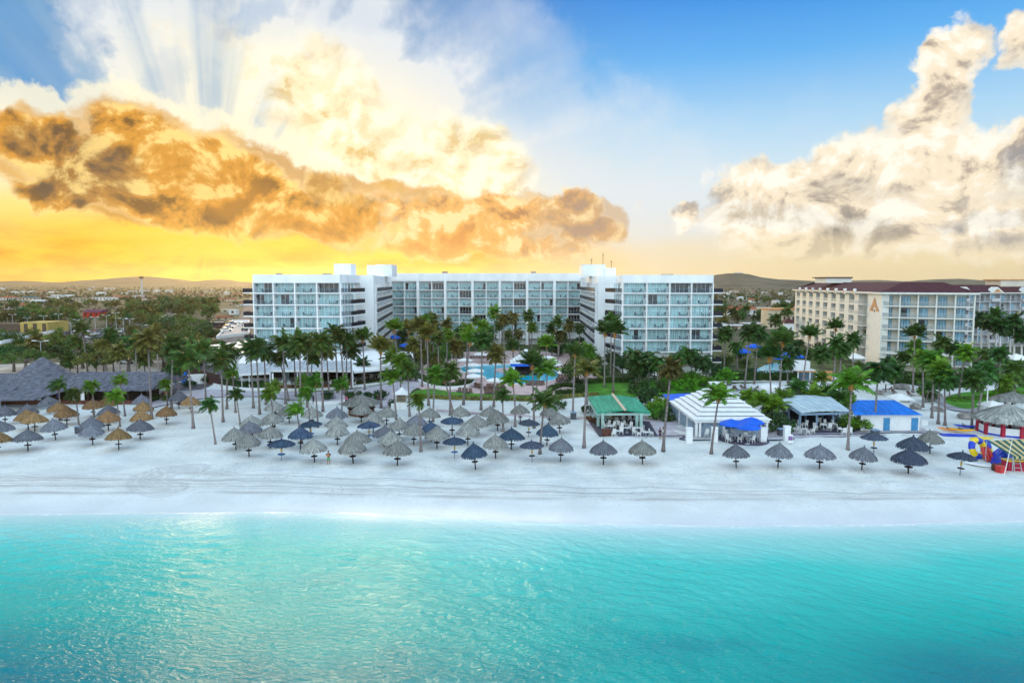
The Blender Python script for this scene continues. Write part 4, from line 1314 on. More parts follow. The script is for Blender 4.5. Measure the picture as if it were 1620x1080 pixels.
PALAPA = [  # u, v of the tip, colour, flat, banded
    (42, 676, 'grey', 0, 0), (86, 661, 'grey', 0, 0), (6, 640, 'grey', 0, 0), (1, 663, 'grey', 0, 0), (-6, 680, 'brown', 0, 0), (42, 637, 'grey', 0, 0), (43, 646, 'brown', 0, 0), (53, 650, 'brown', 0, 0), (77, 625, 'grey', 0, 0),
    (92, 634, 'brown', 0, 0), (104, 641, 'brown', 0, 0), (146, 629, 'brown', 0, 0), (172, 638, 'grey', 0, 0), (170, 648, 'brown', 0, 0), (144, 658, 'grey', 0, 0), (145, 668, 'grey', 0, 1), (186, 675, 'brown', 0, 0),
    (168, 626, 'brown', 0, 0), (224, 623, 'grey', 0, 0), (225, 632, 'brown', 0, 0), (223, 648, 'brown', 0, 0), (220, 661, 'grey', 0, 1), (262, 640, 'brown', 0, 0), (282, 618, 'grey', 0, 0), (301, 624, 'brown', 0, 0),
    (434, 632, 'tan', 0, 0), (457, 638, 'tan', 0, 0), (493, 641, 'tan', 0, 0), (492, 660, 'blue', 1, 1), (398, 655, 'tan', 0, 0), (396, 664, 'grey', 0, 0), (372, 675, 'tan', 0, 0), (393, 684, 'tan', 0, 0), (431, 650, 'tan', 0, 0),
    (426, 672, 'tan', 0, 0), (444, 689, 'blue', 1, 1), (474, 673, 'blue', 0, 1), (497, 692, 'tan', 0, 0), (532, 643, 'grey', 0, 0), (531, 656, 'tan', 0, 0), (533, 668, 'tan', 0, 1), (571, 637, 'tan', 0, 0), (590, 651, 'tan', 0, 0),
    (584, 663, 'blue', 1, 1), (611, 641, 'tan', 0, 0), (607, 670, 'grey', 0, 0), (631, 661, 'tan', 0, 0), (566, 678, 'tan', 0, 0), (558, 692, 'tan', 0, 0), (619, 679, 'tan', 0, 0), (628, 696, 'tan', 0, 0), (654, 668, 'tan', 0, 0),
    (658, 653, 'grey', 0, 0), (679, 643, 'tan', 0, 0), (682, 664, 'blue', 0, 0), (691, 673, 'tan', 0, 1), (728, 640, 'tan', 0, 0), (715, 655, 'blue', 1, 0), (775, 640, 'tan', 0, 0), (787, 648, 'tan', 0, 0), (754, 655, 'tan', 0, 0),
    (740, 668, 'tan', 0, 1), (719, 686, 'blue', 1, 1), (752, 700, 'blue', 0, 1), (784, 686, 'tan', 0, 1), (809, 675, 'blue', 0, 0), (823, 637, 'tan', 0, 0), (836, 658, 'slate', 1, 1), (842, 691, 'slate', 1, 1), (865, 669, 'blue', 0, 0),
    (869, 640, 'tan', 0, 0), (886, 652, 'tan', 0, 0), (887, 690, 'grey', 0, 1), (955, 694, 'grey', 0, 0), (1017, 694, 'tan', 0, 0), (1166, 699, 'grey', 0, 0), (1232, 699, 'grey', 0, 0), (1298, 700, 'grey', 0, 0), (1365, 702, 'grey', 0, 0),
    (1439, 707, 'slate', 0, 0), (1445, 688, 'slate', 0, 0), (1473, 680, 'tan', 0, 0), (1521, 709, 'slate', 1, 1), (1384, 680, 'slate', 1, 1)]
rows = {}
_pr = random.Random(77)
for i, (u, v, c, fl, bd) in enumerate(PALAPA):
    p = G(u, v, 3.25)
    p.z = 0.02
    o = thing('beach_umbrella', 'x', 'beach umbrella', p, _pr.uniform(0, 6.28))
    o.rotation_euler[0] = _pr.uniform(-.06, .06)
    o.rotation_euler[1] = _pr.uniform(-.06, .06)
    s = _pr.uniform(0.90, 1.06)
    if u in (1439, 1445):
        s = 1.12
    o.scale = (s, s, _pr.uniform(0.95, 1.03))
    obj('thatch_canopy', CAN[c, bool(fl)][_pr.randrange(4)], o)
    obj('pole', ME_POLE2 if (fl and bd) else ME_POLE, o)
    obj('table', ME_TABLEB if (fl and bd and c == 'blue') else ME_TABLE, o)
    if bd:
        obj('band', ME_BAND, o)
    cl = 'left cluster' if u < 330 else 'middle cluster' if u < 900 else 'row before the pavilions'
    rw = 0 if v > 683 else 1 if v > 667 else 2 if v > 652 else 3
    if u < 330:
        rw = 0 if v > 660 else 1 if v > 643 else 2 if v > 632 else 3
    if u > 900:
        rw = 0
    rows.setdefault((cl, rw), []).append((u, o, c, fl, bd))
for (cl, rw), L in rows.items():
    L.sort(key=lambda t: t[0])
    for k, (u, o, c, fl, bd) in enumerate(L):
        rn = ['front row', 'second row', 'third row', 'back row'][rw]
        cn = {'tan': 'sun-bleached tan', 'grey': 'weathered grey', 'brown': 'golden brown', 'blue': 'dyed blue', 'slate': 'dark slate'}[c]
        o['label'] = '%s %sthatch umbrella, %s from left in the %s' % (cn, 'shallow ' if fl else '', ORD[k], ('%s of the %s' % (rn, cl)) if u < 900 else cl)
        o['group'] = 'thatched umbrellas on the beach'

# ------------------------------------------------------------------ white hotel: two wings and a rear block round a garden court
LV = [5.4 + 2.9 * k for k in range(6)]
hotel = thing('hotel', 'long white seven storey hotel, two wings joined by a rear block round the pool garden', 'hotel', (0, 215, 0))
HL = Vector((0, 215, 0))


def hb(mb, name, mats, parent=None, smooth=False):
    o = mb.build(name, mats, parent or hotel, smooth=smooth)
    if (parent or hotel) is hotel:
        o.location = -HL
    return o


def Xu(u, Y):
    return Yp(u, 500, Y).x


_r = random.Random(12)
YL, YR, YB = 169.0, 168.0, 246.0
LB = [Xu(u, YL) for u in (401.5, 433, 467, 501.7, 539)]
RB = [Xu(u, YR) for u in (985, 1023, 1059, 1093.5, 1127.5)]
LD = Vector((Xu(592, 187), 187, 0))
LE = Vector((Xu(618.5, 246), 246, 0))
RD = Vector((Xu(945.5, 187), 187, 0))
RE = Vector((Xu(920, 246), 246, 0))
wall = MB()
# masses (behind the balcony recesses)
wall.box(LB[0], LB[4] - 0.3, YL + 1.9, 187, -0.3, 22.3)
wall.prism([(LB[0] + 1.5, 187.003), (LD.x - 0.9, 187.003), (LE.x - 0.9, 246), (LB[0] + 1.5, 246)], -0.3, 22.3)
wall.prism([(Xu(571, 187), 186.6), (LD.x, 186.6), (LD.x - 0.14, 188.5), (Xu(571, 187), 188.5)], -0.3, 22.31)
wall.box(RB[0] + 0.3, RB[4], YR + 1.9, 187, -0.3, 22.3)
wall.prism([(RD.x + 0.9, 187.003), (RB[4] - 1.5, 187.003), (RB[4] - 1.5, 246), (RE.x + 0.9, 246)], -0.3, 22.3)
wall.prism([(RD.x, 186.6), (Xu(974, 187), 186.6), (Xu(974, 187), 188.5), (RD.x + 0.05, 188.5)], -0.3, 22.31)
XB0, XB1 = LE.x, RE.x
wall.box(XB0 - 6, XB1 + 6, YB + 1.9, 262, -0.3, 22.9)
hb(wall, 'wall', M_white)
par = MB()
par.prism([(LB[0], YL), (LB[4], YL), (LB[4] + 0.5, 173), (Xu(571, 187), 186.58), (LD.x + 0.02, 186.58), (LE.x + 0.02, YB + 0.2), (LB[0], YB + 0.2)], 22.31, 24.4)
par.prism([(RB[0], YR), (RB[4], YR), (RB[4], YB + 0.2), (RE.x - 0.02, YB + 0.2), (RD.x - 0.02, 186.58), (Xu(974, 187), 186.58), (RB[0] - 0.5, 173)], 22.31, 24.3)
par.box(XB0 - 6, XB1 + 6, YB - 0.05, 262, 22.91, 25.75)
for i in range(8):
    x = XB0 + (XB1 - XB0) * i / 7
    par.box(x - 0.45, x + 0.45, YB - 0.42, YB - 0.052, -0.3, 24.3)
hb(par, 'roof_parapet', M_white)
for (ua, ub, Y, Y2, z0, z1) in ((530, 556, 196, 203, 24.4, 27.6), (582, 596, 222.3, 232, 24.4, 27.9), (596, 621, 222, 232, 24.4, 28.1), (921, 957, 206, 216, 24.3, 27.7), (957, 973, 205, 215.9, 24.3, 26.6)):
    pent = MB()
    pent.box(Xu(ua, Y), Xu(ub, Y), Y, Y2, z0, z1)
    pent.box(Xu(ua, Y) - .12, Xu(ub, Y) - .02, Y - .1, Y2 - .1, z1, z1 + .14)
    hb(pent, 'rooftop_block', M_white)
vent = MB()
for u, Y, wd, h in [(438, 176, 1.2, .7), (512, 176, 1.9, .6), (700, 250, 2.0, 1.1), (840, 250, 1.8, 1.1), (572, 200, 3.5, .35), (1046, 180, 3.0, .4)]:
    z0 = 25.75 if Y > 240 else 24.35
    vent.box(Xu(u, Y), Xu(u, Y) + wd, Y, Y + 1.2, z0 - 0.05, z0 + h * .7)
hb(vent, 'rooftop_vents', mat('vent_tan', (0.42, 0.30, 0.22), 0.7, 0.2))
for u, Y, z0, h in [(935, 212, 27.6, 2.2), (953, 212, 27.6, 4.0), (966, 210, 26.6, 2.6)]:
    a = MB()
    x = Xu(u, Y)
    a.tube([(x, Y, z0 - .1), (x, Y, z0 + h)], 0.07, 5)
    a.tube([(x - .5, Y, z0 + h * .8), (x + .5, Y, z0 + h * .8)], 0.04, 4)
    hb(a, 'antenna', M_pole)

WIN = [0]
CH_SPOTS = []


def window(par_, x0, x1, y, z0, z1, dark, frame=True, name='window'):
    """sliding doors: curtained panes, some dark, in a white frame"""
    mb, fr = MB(), MB()
    n = 4 if x1 - x0 > 3.2 else 3
    wd = (x1 - x0) / n
    for k in range(n):
        dk = dark == 'all' or (dark == 'some' and k == _wr.randrange(n)) or (dark == 'half' and k < n / 2)
        mb.box(x0 + k * wd + 0.03, x0 + (k + 1) * wd - 0.03, y - 0.05, y + 0.02, z0, z1, 1 if dk else 0)
        if frame:
            fr.box(x0 + k * wd - 0.045, x0 + k * wd + 0.045, y - 0.09, y + 0.02, z0, z1)
    o = hb(mb, name, [M_curtain, M_dark])
    if frame:
        fr.box(x1 - 0.045, x1 + 0.045, y - 0.09, y + 0.02, z0, z1)
        fr.box(x0 - 0.045, x1 + 0.045, y - 0.088, y + 0.02, z1, z1 + 0.08)
        hb(fr, 'window_frame', M_frame, o)
    return o


_wr = random.Random(3)


def rail_bars(mb, a, b, z, h=1.05, step=0.13, r=0.022, m=0):
    a, b = Vector(a), Vector(b)
    L = (b - a).length
    t = (b - a) / L
    rz = math.atan2(t.y, t.x)
    c = (a + b) / 2
    mb.cbox((c.x, c.y, z + h), (L, 0.06, 0.05), rz, m)
    mb.cbox((c.x, c.y, z + 0.1), (L, 0.04, 0.03), rz, m)
    n = max(2, int(L / step))
    for i in range(n + 1):
        p = a + t * (L * i / n)
        mb.cbox((p.x, p.y, z + 0.1 + (h - 0.1) / 2), (r, r, h - 0.1), rz, m)


def front_wing(B, Y, side):
    """side -1: left wing (court on its right), +1: right wing"""
    wname = 'left wing' if side < 0 else 'right wing'
    for k, z in enumerate(LV + [2.5]):
        slab, rail = MB(), MB()
        xs_ = sorted(B)
        if side < 0:
            out = [(B[4] - 0.05, Y), (B[4] + 0.0, Y + 0.02), (Xu(556, 173.5), 173.5), (Xu(578, 183), 183), (Xu(571, 187) - 0.1, 183.0), (B[4] - 0.05, 181)]
        else:
            out = [(B[0] + 0.05, Y), (B[0] + 0.05, 181), (Xu(974, 187) + 0.1, 181), (Xu(957, 181), 181), (Xu(973, 172.5), 172.5), (B[0], Y + 0.02)]
        slab.box(xs_[0] - 0.1, xs_[4] + 0.1, Y, Y + 1.88, z - 0.24, z)
        slab.prism(out, z - 0.238, z - 0.003)
        for i, x in enumerate(B):
            zt = z + 2.66 if k < 5 else 22.3
            if k == 6:
                zt = z + 2.66
            slab.box(x - 0.12, x + 0.12, Y + 0.05, Y + 1.88, z, zt)
        if k == 6:
            slab.box(xs_[0], xs_[4], Y + 0.3, Y + 1.88, -0.3, z - 0.24)
        # side balconies on the outer end
        xo = xs_[0] if side < 0 else xs_[4]
        s = side
        for (ya, yb) in ((171.0, 175.5), (177.5, 182.5)):
            slab.box(min(xo + s * 3.4, xo + s * .12), max(xo + s * 3.4, xo + s * .12), ya, yb, z - 0.2, z)
        o = hb(slab, 'balcony', M_slab)
        for i in range(4):
            rail_bars(rail, (B[i] + 0.14, Y + 0.1, z), (B[i + 1] - 0.14, Y + 0.1, z), z)
        rl = hb(rail, 'railing', M_rail, o)
        blk = MB()
        if side < 0:
            pts = [(B[4], Y + 0.1), (Xu(556, 173.5), 173.4), (Xu(578, 183), 182.9), (Xu(571, 187), 183.05)]
        else:
            pts = [(B[0], Y + 0.1), (Xu(973, 172.5), 172.6), (Xu(957, 181), 180.9), (Xu(972, 181), 181.0)]
        for q, (a, b) in enumerate(zip(pts[:-1], pts[1:])):
            rail_bars(blk, (*a, z), (*b, z), z, step=0.10 if q else 0.13, r=0.05 if q else 0.025)
        for (ya, yb) in ((171.0, 175.5), (177.5, 182.5)):
            x1 = xo + s * 3.34
            blk.box(min(x1, x1 - s * .05), max(x1, x1 - s * .05), ya + .05, yb - .05, z + .08, z + 1.05)
            blk.box(min(x1, xo + s * .13), max(x1, xo + s * .13), ya + .05, ya + .1, z + .08, z + 1.05)
        hb(blk, 'dark_railing', M_railblk, o)
        if k == 6:
            continue
        for i in range(4):
            x0, x1 = B[i] + 0.12, B[i + 1] - 0.12
            L = x1 - x0
            dark = 'none'
            r = _wr.random()
            if k == 5 and ((side < 0 and i == 3) or (side > 0 and i in (2, 3))):
                dark = 'all'
            elif k == 4 and side < 0 and i == 0:
                dark = 'half'
            elif r < 0.3:
                dark = 'some'
            elif r < 0.36:
                dark = 'half'
            off = 0.55 if side > 0 else 0.12
            window(None, x0 + off, x0 + off + L - 0.85, YL + 1.9 if side < 0 else YR + 1.9, z + 0.02, z + 2.42, dark)
            lamp = MB()
            lx_ = B[i] + (0.30 if side < 0 else 0.0) + (0 if side < 0 else (x1 - x0) + 0.02)
            lamp.box(lx_ - .09, lx_ + .09, Y + 1.72, Y + 1.88, z + 1.7, z + 2.05)
            hb(lamp, 'wall_lamp', M_railblk)
            CH_SPOTS.append((wname, k, i, x0, x1, Y + 0.55, z))
        # windows on the court side of the wing
        sw = MB()
        xw = B[4] - 0.3 if side < 0 else B[0] + 0.3
        for ya in (171.8, 175.2, 178.6, 182.0):
            sw.box(xw - 0.06, xw + 0.06, ya, ya + 1.9, z + .05, z + 2.3, 0 if _wr.random() < .7 else 1)
        hb(sw, 'side_window', [M_curtain, M_dark])


front_wing(LB, YL, -1)
front_wing(RB, YR, 1)
# rear block
for k, z in enumerate([2.5] + LV):
    slab, rail = MB(), MB()
    slab.box(XB0, XB1, YB, YB + 1.88, z - 0.22, z)
    for p in range(7):
        x0 = XB0 + (XB1 - XB0) * p / 7
        x1 = XB0 + (XB1 - XB0) * (p + 1) / 7
        xm = (x0 + x1) / 2
        for x in (xm, x0 + .3, x1 - .3):
            slab.box(x - 0.14, x + 0.14, YB + 0.04, YB + 1.88, z, z + 2.68 if k < 6 else 22.9)
        for a, b in ((x0 + .45, xm - .15), (xm + .15, x1 - .45)):
            rail_bars(rail, (a, YB + .1, z), (b, YB + .1, z), z, step=0.2)
        if k:
            mb, fr = MB(), MB()
            for hf, (a, b) in enumerate(((x0 + .5, xm - .2), (xm + .2, x1 - .5))):
                r = _wr.random()
                for q in range(4):
                    wd = (b - a) / 4
                    dk = (r < .10) or (r < .28 and q == (0 if r < .19 else 3))
                    mb.box(a + q * wd + .04, a + (q + 1) * wd - .04, YB + 1.84, YB + 1.91, z + .02, z + 2.3, 1 if dk else 0)
                    fr.box(a + q * wd - .05, a + q * wd + .05, YB + 1.82, YB + 1.91, z, z + 2.34)
                CH_SPOTS.append(('rear block', k - 1, p * 2 + hf, a, b, YB + .6, z))
            wo_ = hb(mb, 'window', [M_curtain, M_dark])
            hb(fr, 'window_frame', M_frame, wo_)
    o = hb(slab, 'balcony', M_slab)
    hb(rail, 'railing', M_rail, o)
# court sides with long dark balconies
for side, D, E in ((-1, LD, LE), (1, RD, RE)):
    d = (E - D)
    L = d.length
    t = d / L
    nrm = Vector((t.y, -t.x, 0)) if side < 0 else Vector((-t.y, t.x, 0))
    base = D + t * 2.2 - nrm * 0.9
    L -= 4
    Mx = Matrix(((t.x, nrm.x, 0, base.x), (t.y, nrm.y, 0, base.y), (0, 0, 1, 0), (0, 0, 0, 1)))
    for k, z in enumerate([2.5] + LV):
        slab, rail, win = MB(), MB(), MB()
        for m_ in (slab, rail, win):
            m_.M = Mx
        slab.box(0, L, 0, 1.75, z - .2, z)
        n = 6
        for i in range(n + 1):
            x = L * i / n
            slab.box(x - .25, x + .25, 0, 1.35, z, z + (2.7 if k < 6 else 2.4))
        rail.box(0.05, L - .05, 1.62, 1.70, z + .05, z + 1.1)
        for i in range(n):
            win.box(L * i / n + 1.2, L * (i + .75) / n, -.04, .06, z + .05, z + 2.3, 0 if (i + k) % 4 else 1)
            if k < 6:  # flat arch between the fins
                slab.tube([(L * (i + .5 + .46 * math.cos(a)) / n, 1.3, z + 1.75 + .85 * math.sin(a)) for a in np.linspace(0, math.pi, 9)], .13, 5)
        o = hb(slab, 'balcony', M_slab)
        hb(rail, 'dark_railing', M_railblk, o)
        hb(win, 'court_window', [M_curtain, M_dark])

# balcony furniture (each chair and table rests on the balcony: a thing of its own)
c = MB()
c.box(-.26, .26, -.26, .26, .38, .46)
c.cbox((0, .27, .72), (.5, .06, .62), 0, 0, -0.15)
for sx in (-.22, .22):
    for sy in (-.22, .22):
        c.box(sx - .025, sx + .025, sy - .025, sy + .025, 0, .39)
    c.box(sx - .03, sx + .03, -.25, .25, .58, .63)
ME_BCH = c.mesh('balcony_chair', M_chair)
c = MB()
c.lathe([(.02, .5), (.36, .5), (.38, .53), (.02, .54)], 14)
c.tube([(0, 0, 0), (0, 0, .5)], .05, 6)
c.lathe([(.22, 0), (.22, .03), (.02, .05)], 10)
ME_BTB = c.mesh('balcony_table', M_chair)
for wn_, k, i, x0, x1, y, z in CH_SPOTS:
    fl = ['lowest', 'second lowest', 'third lowest', 'third highest', 'second highest', 'top'][k]
    if wn_ == 'rear block' and k < 1:
        continue
    xc = x0 + (x1 - x0) * _wr.uniform(0.52, 0.72)
    for q, s in enumerate((-1, 1)):
        o = obj('balcony_chair', ME_BCH, None, (xc + s * 0.72, y + _wr.uniform(0, .25), z), -s * (math.pi / 2) + _wr.uniform(-.5, .5) * 1.2)
        tag(o, '%s dark chair on %s balcony, %s floor row, %s bay from left' % (('left', 'right')[q], wn_, fl, ORD[i]), 'chair', 'chairs on the hotel balconies')
    o = obj('balcony_table', ME_BTB, None, (xc, y + .1, z))
    tag(o, 'small dark table on %s balcony, %s floor row, %s bay from left' % (wn_, fl, ORD[i]), 'table', 'tables on the hotel balconies')

# ------------------------------------------------------------------ beige hotel on the right
M_beige = mat('beige_render', (0.66, 0.60, 0.50), 0.8, 0.07, 0.4)
M_maroon = mat('maroon_tile', (0.085, 0.022, 0.024), 0.75, 0.25, 1.0, bump=0.05, bscale=6)
M_cream = mat('cream_trim', (0.74, 0.72, 0.66), 0.7, 0.05)
M_bcurt = mat('blue_curtain_glass', (0.22, 0.45, 0.60), 0.2, 0.3, 1.5, spec=0.5, stretch=(3, 3, .2), rnd=.15)
M_terra = mat('terracotta_relief', (0.60, 0.30, 0.13), 0.8, 0.15)
M_bal = mat('concrete_balustrade', (0.50, 0.50, 0.46), 0.8, 0.1)
BL = [16.6, 13.7, 10.8, 7.9, 5.0]
h2 = thing('resort_hotel', 'beige six storey hotel with maroon hipped roof and terracotta letter A emblem', 'hotel', (105, 210, 0))
H2L = Vector((105, 210, 0))


def h2b(mb, name, mats, parent=None):
    o = mb.build(name, mats, parent or h2)
    if parent is None:
        o.location = -H2L
    return o


L0 = Vector((Xu(1257, 255), 255, 0))
L2 = Vector((Xu(1395, 174), 174, 0))
RR = Vector((Xu(1541, 165), 165, 0))
foot = [(L2.x, L2.y), (RR.x, RR.y), (RR.x + 9, RR.y + 15), (RR.x + 4, 255), (L0.x, L0.y)]


def inset(poly, d):
    c = Vector((sum(p[0] for p in poly) / len(poly), sum(p[1] for p in poly) / len(poly)))
    n = len(poly)
    out = []
    for i in range(n):
        p0, p1, p2 = Vector(poly[i - 1]), Vector(poly[i]), Vector(poly[(i + 1) % n])
        e1, e2 = (p1 - p0).normalized(), (p2 - p1).normalized()
        n1, n2 = Vector((-e1.y, e1.x)), Vector((-e2.y, e2.x))
        b = (n1 + n2).normalized()
        out.append(tuple(p1 + b * d / max(0.35, b.dot(n1))))
    return out


body = MB()
body.prism(inset(foot, 1.6), -0.3, 19.5)
h2b(body, 'wall', M_beige)
rf = MB()
e0, e1, e2 = inset(foot, -0.9), inset(foot, -0.9), inset(foot, 6.5)
nn = len(foot)
rf.prism(e0, 19.5, 19.95, 1)
vs = [(p[0], p[1], 19.96) for p in e1] + [(p[0], p[1], 22.5) for p in e2]
rf.add(vs, [(i, (i + 1) % nn, nn + (i + 1) % nn, nn + i) for i in range(nn)] + [tuple(range(nn, 2 * nn))], 0)
h2b(rf, 'roof', [M_maroon, M_cream])
ph = MB()
ph.box(Xu(1304, 222), Xu(1345, 222), 222, 230, 22.3, 23.9, 0)
ph.box(Xu(1302, 221.5), Xu(1347, 221.5), 221.5, 230.5, 23.9, 24.2, 1)
h2b(ph, 'rooftop_block', [M_cream, M_maroon])


def side_frame(a, b, flip):
    d = b - a
    L = d.length
    t = d / L
    n = Vector((t.y, -t.x, 0)) if not flip else Vector((-t.y, t.x, 0))
    return Matrix(((t.x, n.x, 0, a.x), (t.y, n.y, 0, a.y), (0, 0, 1, 0), (0, 0, 0, 1))), L


# front facade (5 bays)
Mx, L = side_frame(L2, RR, False)
for k, z in enumerate(BL + [2.0]):
    s, rl = MB(), MB()
    s.M = rl.M = Mx
    th = 0.75 if k == 4 else 0.28
    s.box(-0.1, L + .1, -1.6, 0.1, z - th, z)
    zt = z + 2.62 if k else 19.5
    for i in range(6):
        x = L * i / 5
        s.box(x - .16, x + .16, -1.6, 0.04, z, zt)
    for i in range(5):
        rl.box(L * i / 5 + .2, L * (i + 1) / 5 - .2, .0, .05, z + 1.0, z + 1.06)
        for j in range(22):
            x = L * i / 5 + .25 + j * (L / 5 - .5) / 21
            rl.box(x - .025, x + .025, .0, .05, z, z + 1.0)
    o = h2b(s, 'balcony', M_cream)
    h2b(rl, 'railing', M_steel, o)
    for i in range(5):
        wn2, fr = MB(), MB()
        wn2.M = fr.M = Mx
        a = L * i / 5 + .45
        for q in range(3):
            dk = ((i * 7 + k * 3) % 5 == 0 and q < 2)
            wn2.box(a + q * .62, a + q * .62 + .54, -1.62, -1.54, z + .05, z + 2.3, 1 if dk else 0)
            fr.box(a + q * .62 - .08, a + q * .62 - .002, -1.62, -1.5, z + .02, z + 2.38)
        fr.box(a + 1.8, a + 1.88, -1.62, -1.5, z + .02, z + 2.38)
        o = h2b(wn2, 'window', [M_bcurt, M_dark])
        h2b(fr, 'window_frame', M_dark, o)
# lit side (walls with recessed balconies, gablets at the eave)
Lx = Vector((Xu(1359, 192), 192, 0))
Mx, L = side_frame(L2, L0, True)
la = (Lx - L2).length
pier, gab = MB(), MB()
pier.M = gab.M = Mx
n = 8
wdt = (L - la) / n
pier.box(-0.01, la * .55, -1.62, -0.02, -.3, 19.5)
for i in range(n):
    x0 = la + wdt * i
    hw = wdt * 0.27
    pier.box(x0 - (wdt * .23 if i else 1.5), x0 + wdt * .23, -1.62, 0, -.3, 19.5)
    gab.prism([(x0 - 1.9, -.3), (x0 + 1.9, -.3), (x0 + 1.9, .25), (x0 - 1.9, .25)], 19.0, 19.45, 0)
    gab.add([(x0 - 1.1, 1.0, 19.2), (x0 + 1.1, 1.0, 19.2), (x0, 1.0, 20.7), (x0, .2, 20.7), (x0 - 1.1, .2, 19.2), (x0 + 1.1, .2, 19.2)], [(0, 1, 2), (0, 2, 3, 4), (1, 5, 3, 2)], 0)
    gab.add([(x0 - .75, 1.02, 19.3), (x0 + .75, 1.02, 19.3), (x0, 1.02, 20.4)], [(0, 1, 2)], 1)
pier.box(L - wdt * .25, L, -1.62, 0, -.3, 19.5)
for k, z in enumerate(BL + [2.0]):
    pier.box(la + .3, L - .5, -1.61, -0.01, z - .55, z)
h2b(pier, 'facade', M_cream)
h2b(gab, 'gable', [M_cream, M_terra])
for k, z in enumerate(BL + [2.0]):
    for i in range(n):
        x0 = la + wdt * i + wdt * .23
        x1 = la + wdt * (i + 1) - wdt * .23
        w_, b_ = MB(), MB()
        w_.M = b_.M = Mx
        w_.box(x0 + .15, x1 - .2, -1.64, -1.56, z + .05, z + 2.2, 1 if (i * 5 + k * 3) % 4 else 0)
        b_.box(x0, x1, -.16, -.04, z, z + 1.0)
        if i == 0:
            b_.box((x0 + x1) / 2 - .12, (x0 + x1) / 2 + .12, -1.6, -.02, z, z + 2.4)
        o = h2b(w_, 'window', [M_bcurt, M_dark])
        h2b(b_, 'balustrade', M_bal)
# corner balconies
for k, z in enumerate(BL):
    b_ = MB()
    b_.M = Mx
    b_.box(la * .58, la - 1.6, -.3, 1.0, z - .18, z, 0)
    for j in range(16):
        x = la * .58 + j * (la * .42 - 1.65) / 15
        b_.box(x, x + .05, .93, .98, z, z + 1.0, 1)
    b_.box(la * .58, la - 1.6, .92, .99, z + 1.0, z + 1.06, 1)
    h2b(b_, 'corner_balcony', [M_cream, M_steel])
# letter A relief: two legs, a bar and a stepped foot, proud of the wall
em = MB()
em.M = Mx
xc_, y0 = la * .28, 0.0
A = lambda pts: em.add([(xc_ + p[0], .0, p[1]) for p in pts] + [(xc_ + p[0], .09, p[1]) for p in pts],
                       [tuple(range(len(pts), 2 * len(pts)))] + [(i, (i + 1) % len(pts), len(pts) + (i + 1) % len(pts), len(pts) + i) for i in range(len(pts))])
A([(-3.3, 15.0), (-1.2, 15.0), (-1.0, 15.7), (0, 16.3), (0, 18.6), (-.55, 18.0), (-1.2, 16.9)])
A([(3.3, 15.0), (1.2, 17.0), (.55, 18.0), (0, 18.6), (0, 16.3), (1.0, 15.7), (1.2, 15.0)])
h2b(em, 'emblem', M_terra)
em2 = MB()
em2.M = Mx
em2.lathe([(0.01, 0), (.45, 0), (.45, .1), (.01, .1)], 14, (0, 0, 0))
em2 = MB()
em2.M = Mx @ Matrix.Translation((xc_, .02, 15.1)) @ Matrix.Rotation(-math.pi / 2, 4, 'X')
em2.lathe([(0.01, .06), (.42, .06), (.42, -.06), (.01, -.06)], 14)
h2b(em2, 'emblem_disc', M_terra)

# second beige block far right
M_shade = mat('beige_render_shaded', (0.52, 0.52, 0.54), 0.8, 0.07, 0.4)  # beige render greyed: the block's shade is put into the colour
b3 = thing('resort_hotel', 'distant grey beige hotel block with maroon roof at the right edge behind royal palms', 'hotel', (175, 240, 0))
B3L = Vector((175, 240, 0))


def b3b(mb, name, mats, parent=None):
    o = mb.build(name, mats, parent or b3)
    if parent is None:
        o.location = -B3L
    return o


x0, x1 = Xu(1500, 240), Xu(1760, 240)
m_ = MB()
m_.box(x0, x1, 241.5, 256, -.3, 18.6)
b3b(m_, 'wall', M_shade)
m_ = MB()
m_.box(x0 - .5, x1 + .5, 239.2, 257, 18.6, 18.95, 1)
m_.add([(x0 - .5, 239.2, 18.96), (x1 + .5, 239.2, 18.96), (x1 + .5, 248, 21.6), (x0 - .5, 248, 21.6), (x1 + .5, 257, 18.96), (x0 - .5, 257, 18.96)], [(0, 1, 2, 3), (3, 2, 4, 5)], 0)
b3b(m_, 'roof', [M_maroon, M_cream])
m_ = MB()
m_.box(Xu(1580, 246), Xu(1640, 246), 246, 254, 20.5, 23.2, 0)
m_.box(Xu(1578, 245.6), Xu(1642, 245.6), 245.6, 254.4, 23.2, 23.6, 1)
b3b(m_, 'rooftop_block', [M_beige, M_terra])
nb = 16
for k, z in enumerate([15.8, 12.9, 10.0, 7.1, 4.2, 1.3]):
    s, rl = MB(), MB()
    s.box(x0, x1, 240, 241.48, z - .25, z)
    for i in range(nb + 1):
        x = x0 + (x1 - x0) * i / nb
        s.box(x - .15, x + .15, 240, 241.48, z, z + 2.65)
    for i in range(nb):
        a, b = x0 + (x1 - x0) * i / nb + .2, x0 + (x1 - x0) * (i + 1) / nb - .2
        if i % 3 == 1:
            s.box(a, b, 239.4, 241.48, z + .001, z + 1.1)
        rail_bars(rl, (a, 240.06, z), (b, 240.06, z), z, step=.2, r=.035)
    o = b3b(s, 'balcony', M_shade)
    b3b(rl, 'railing', M_steel, o)
    for i in range(nb):
        a, b = x0 + (x1 - x0) * i / nb + .3, x0 + (x1 - x0) * (i + 1) / nb - .3
        w_ = MB()
        w_.box(a, a + (b - a) * .65, 241.42, 241.52, z + .05, z + 2.2, 1 if (i + k) % 3 == 0 else 0)
        b3b(w_, 'window', [M_bcurt, M_dark])
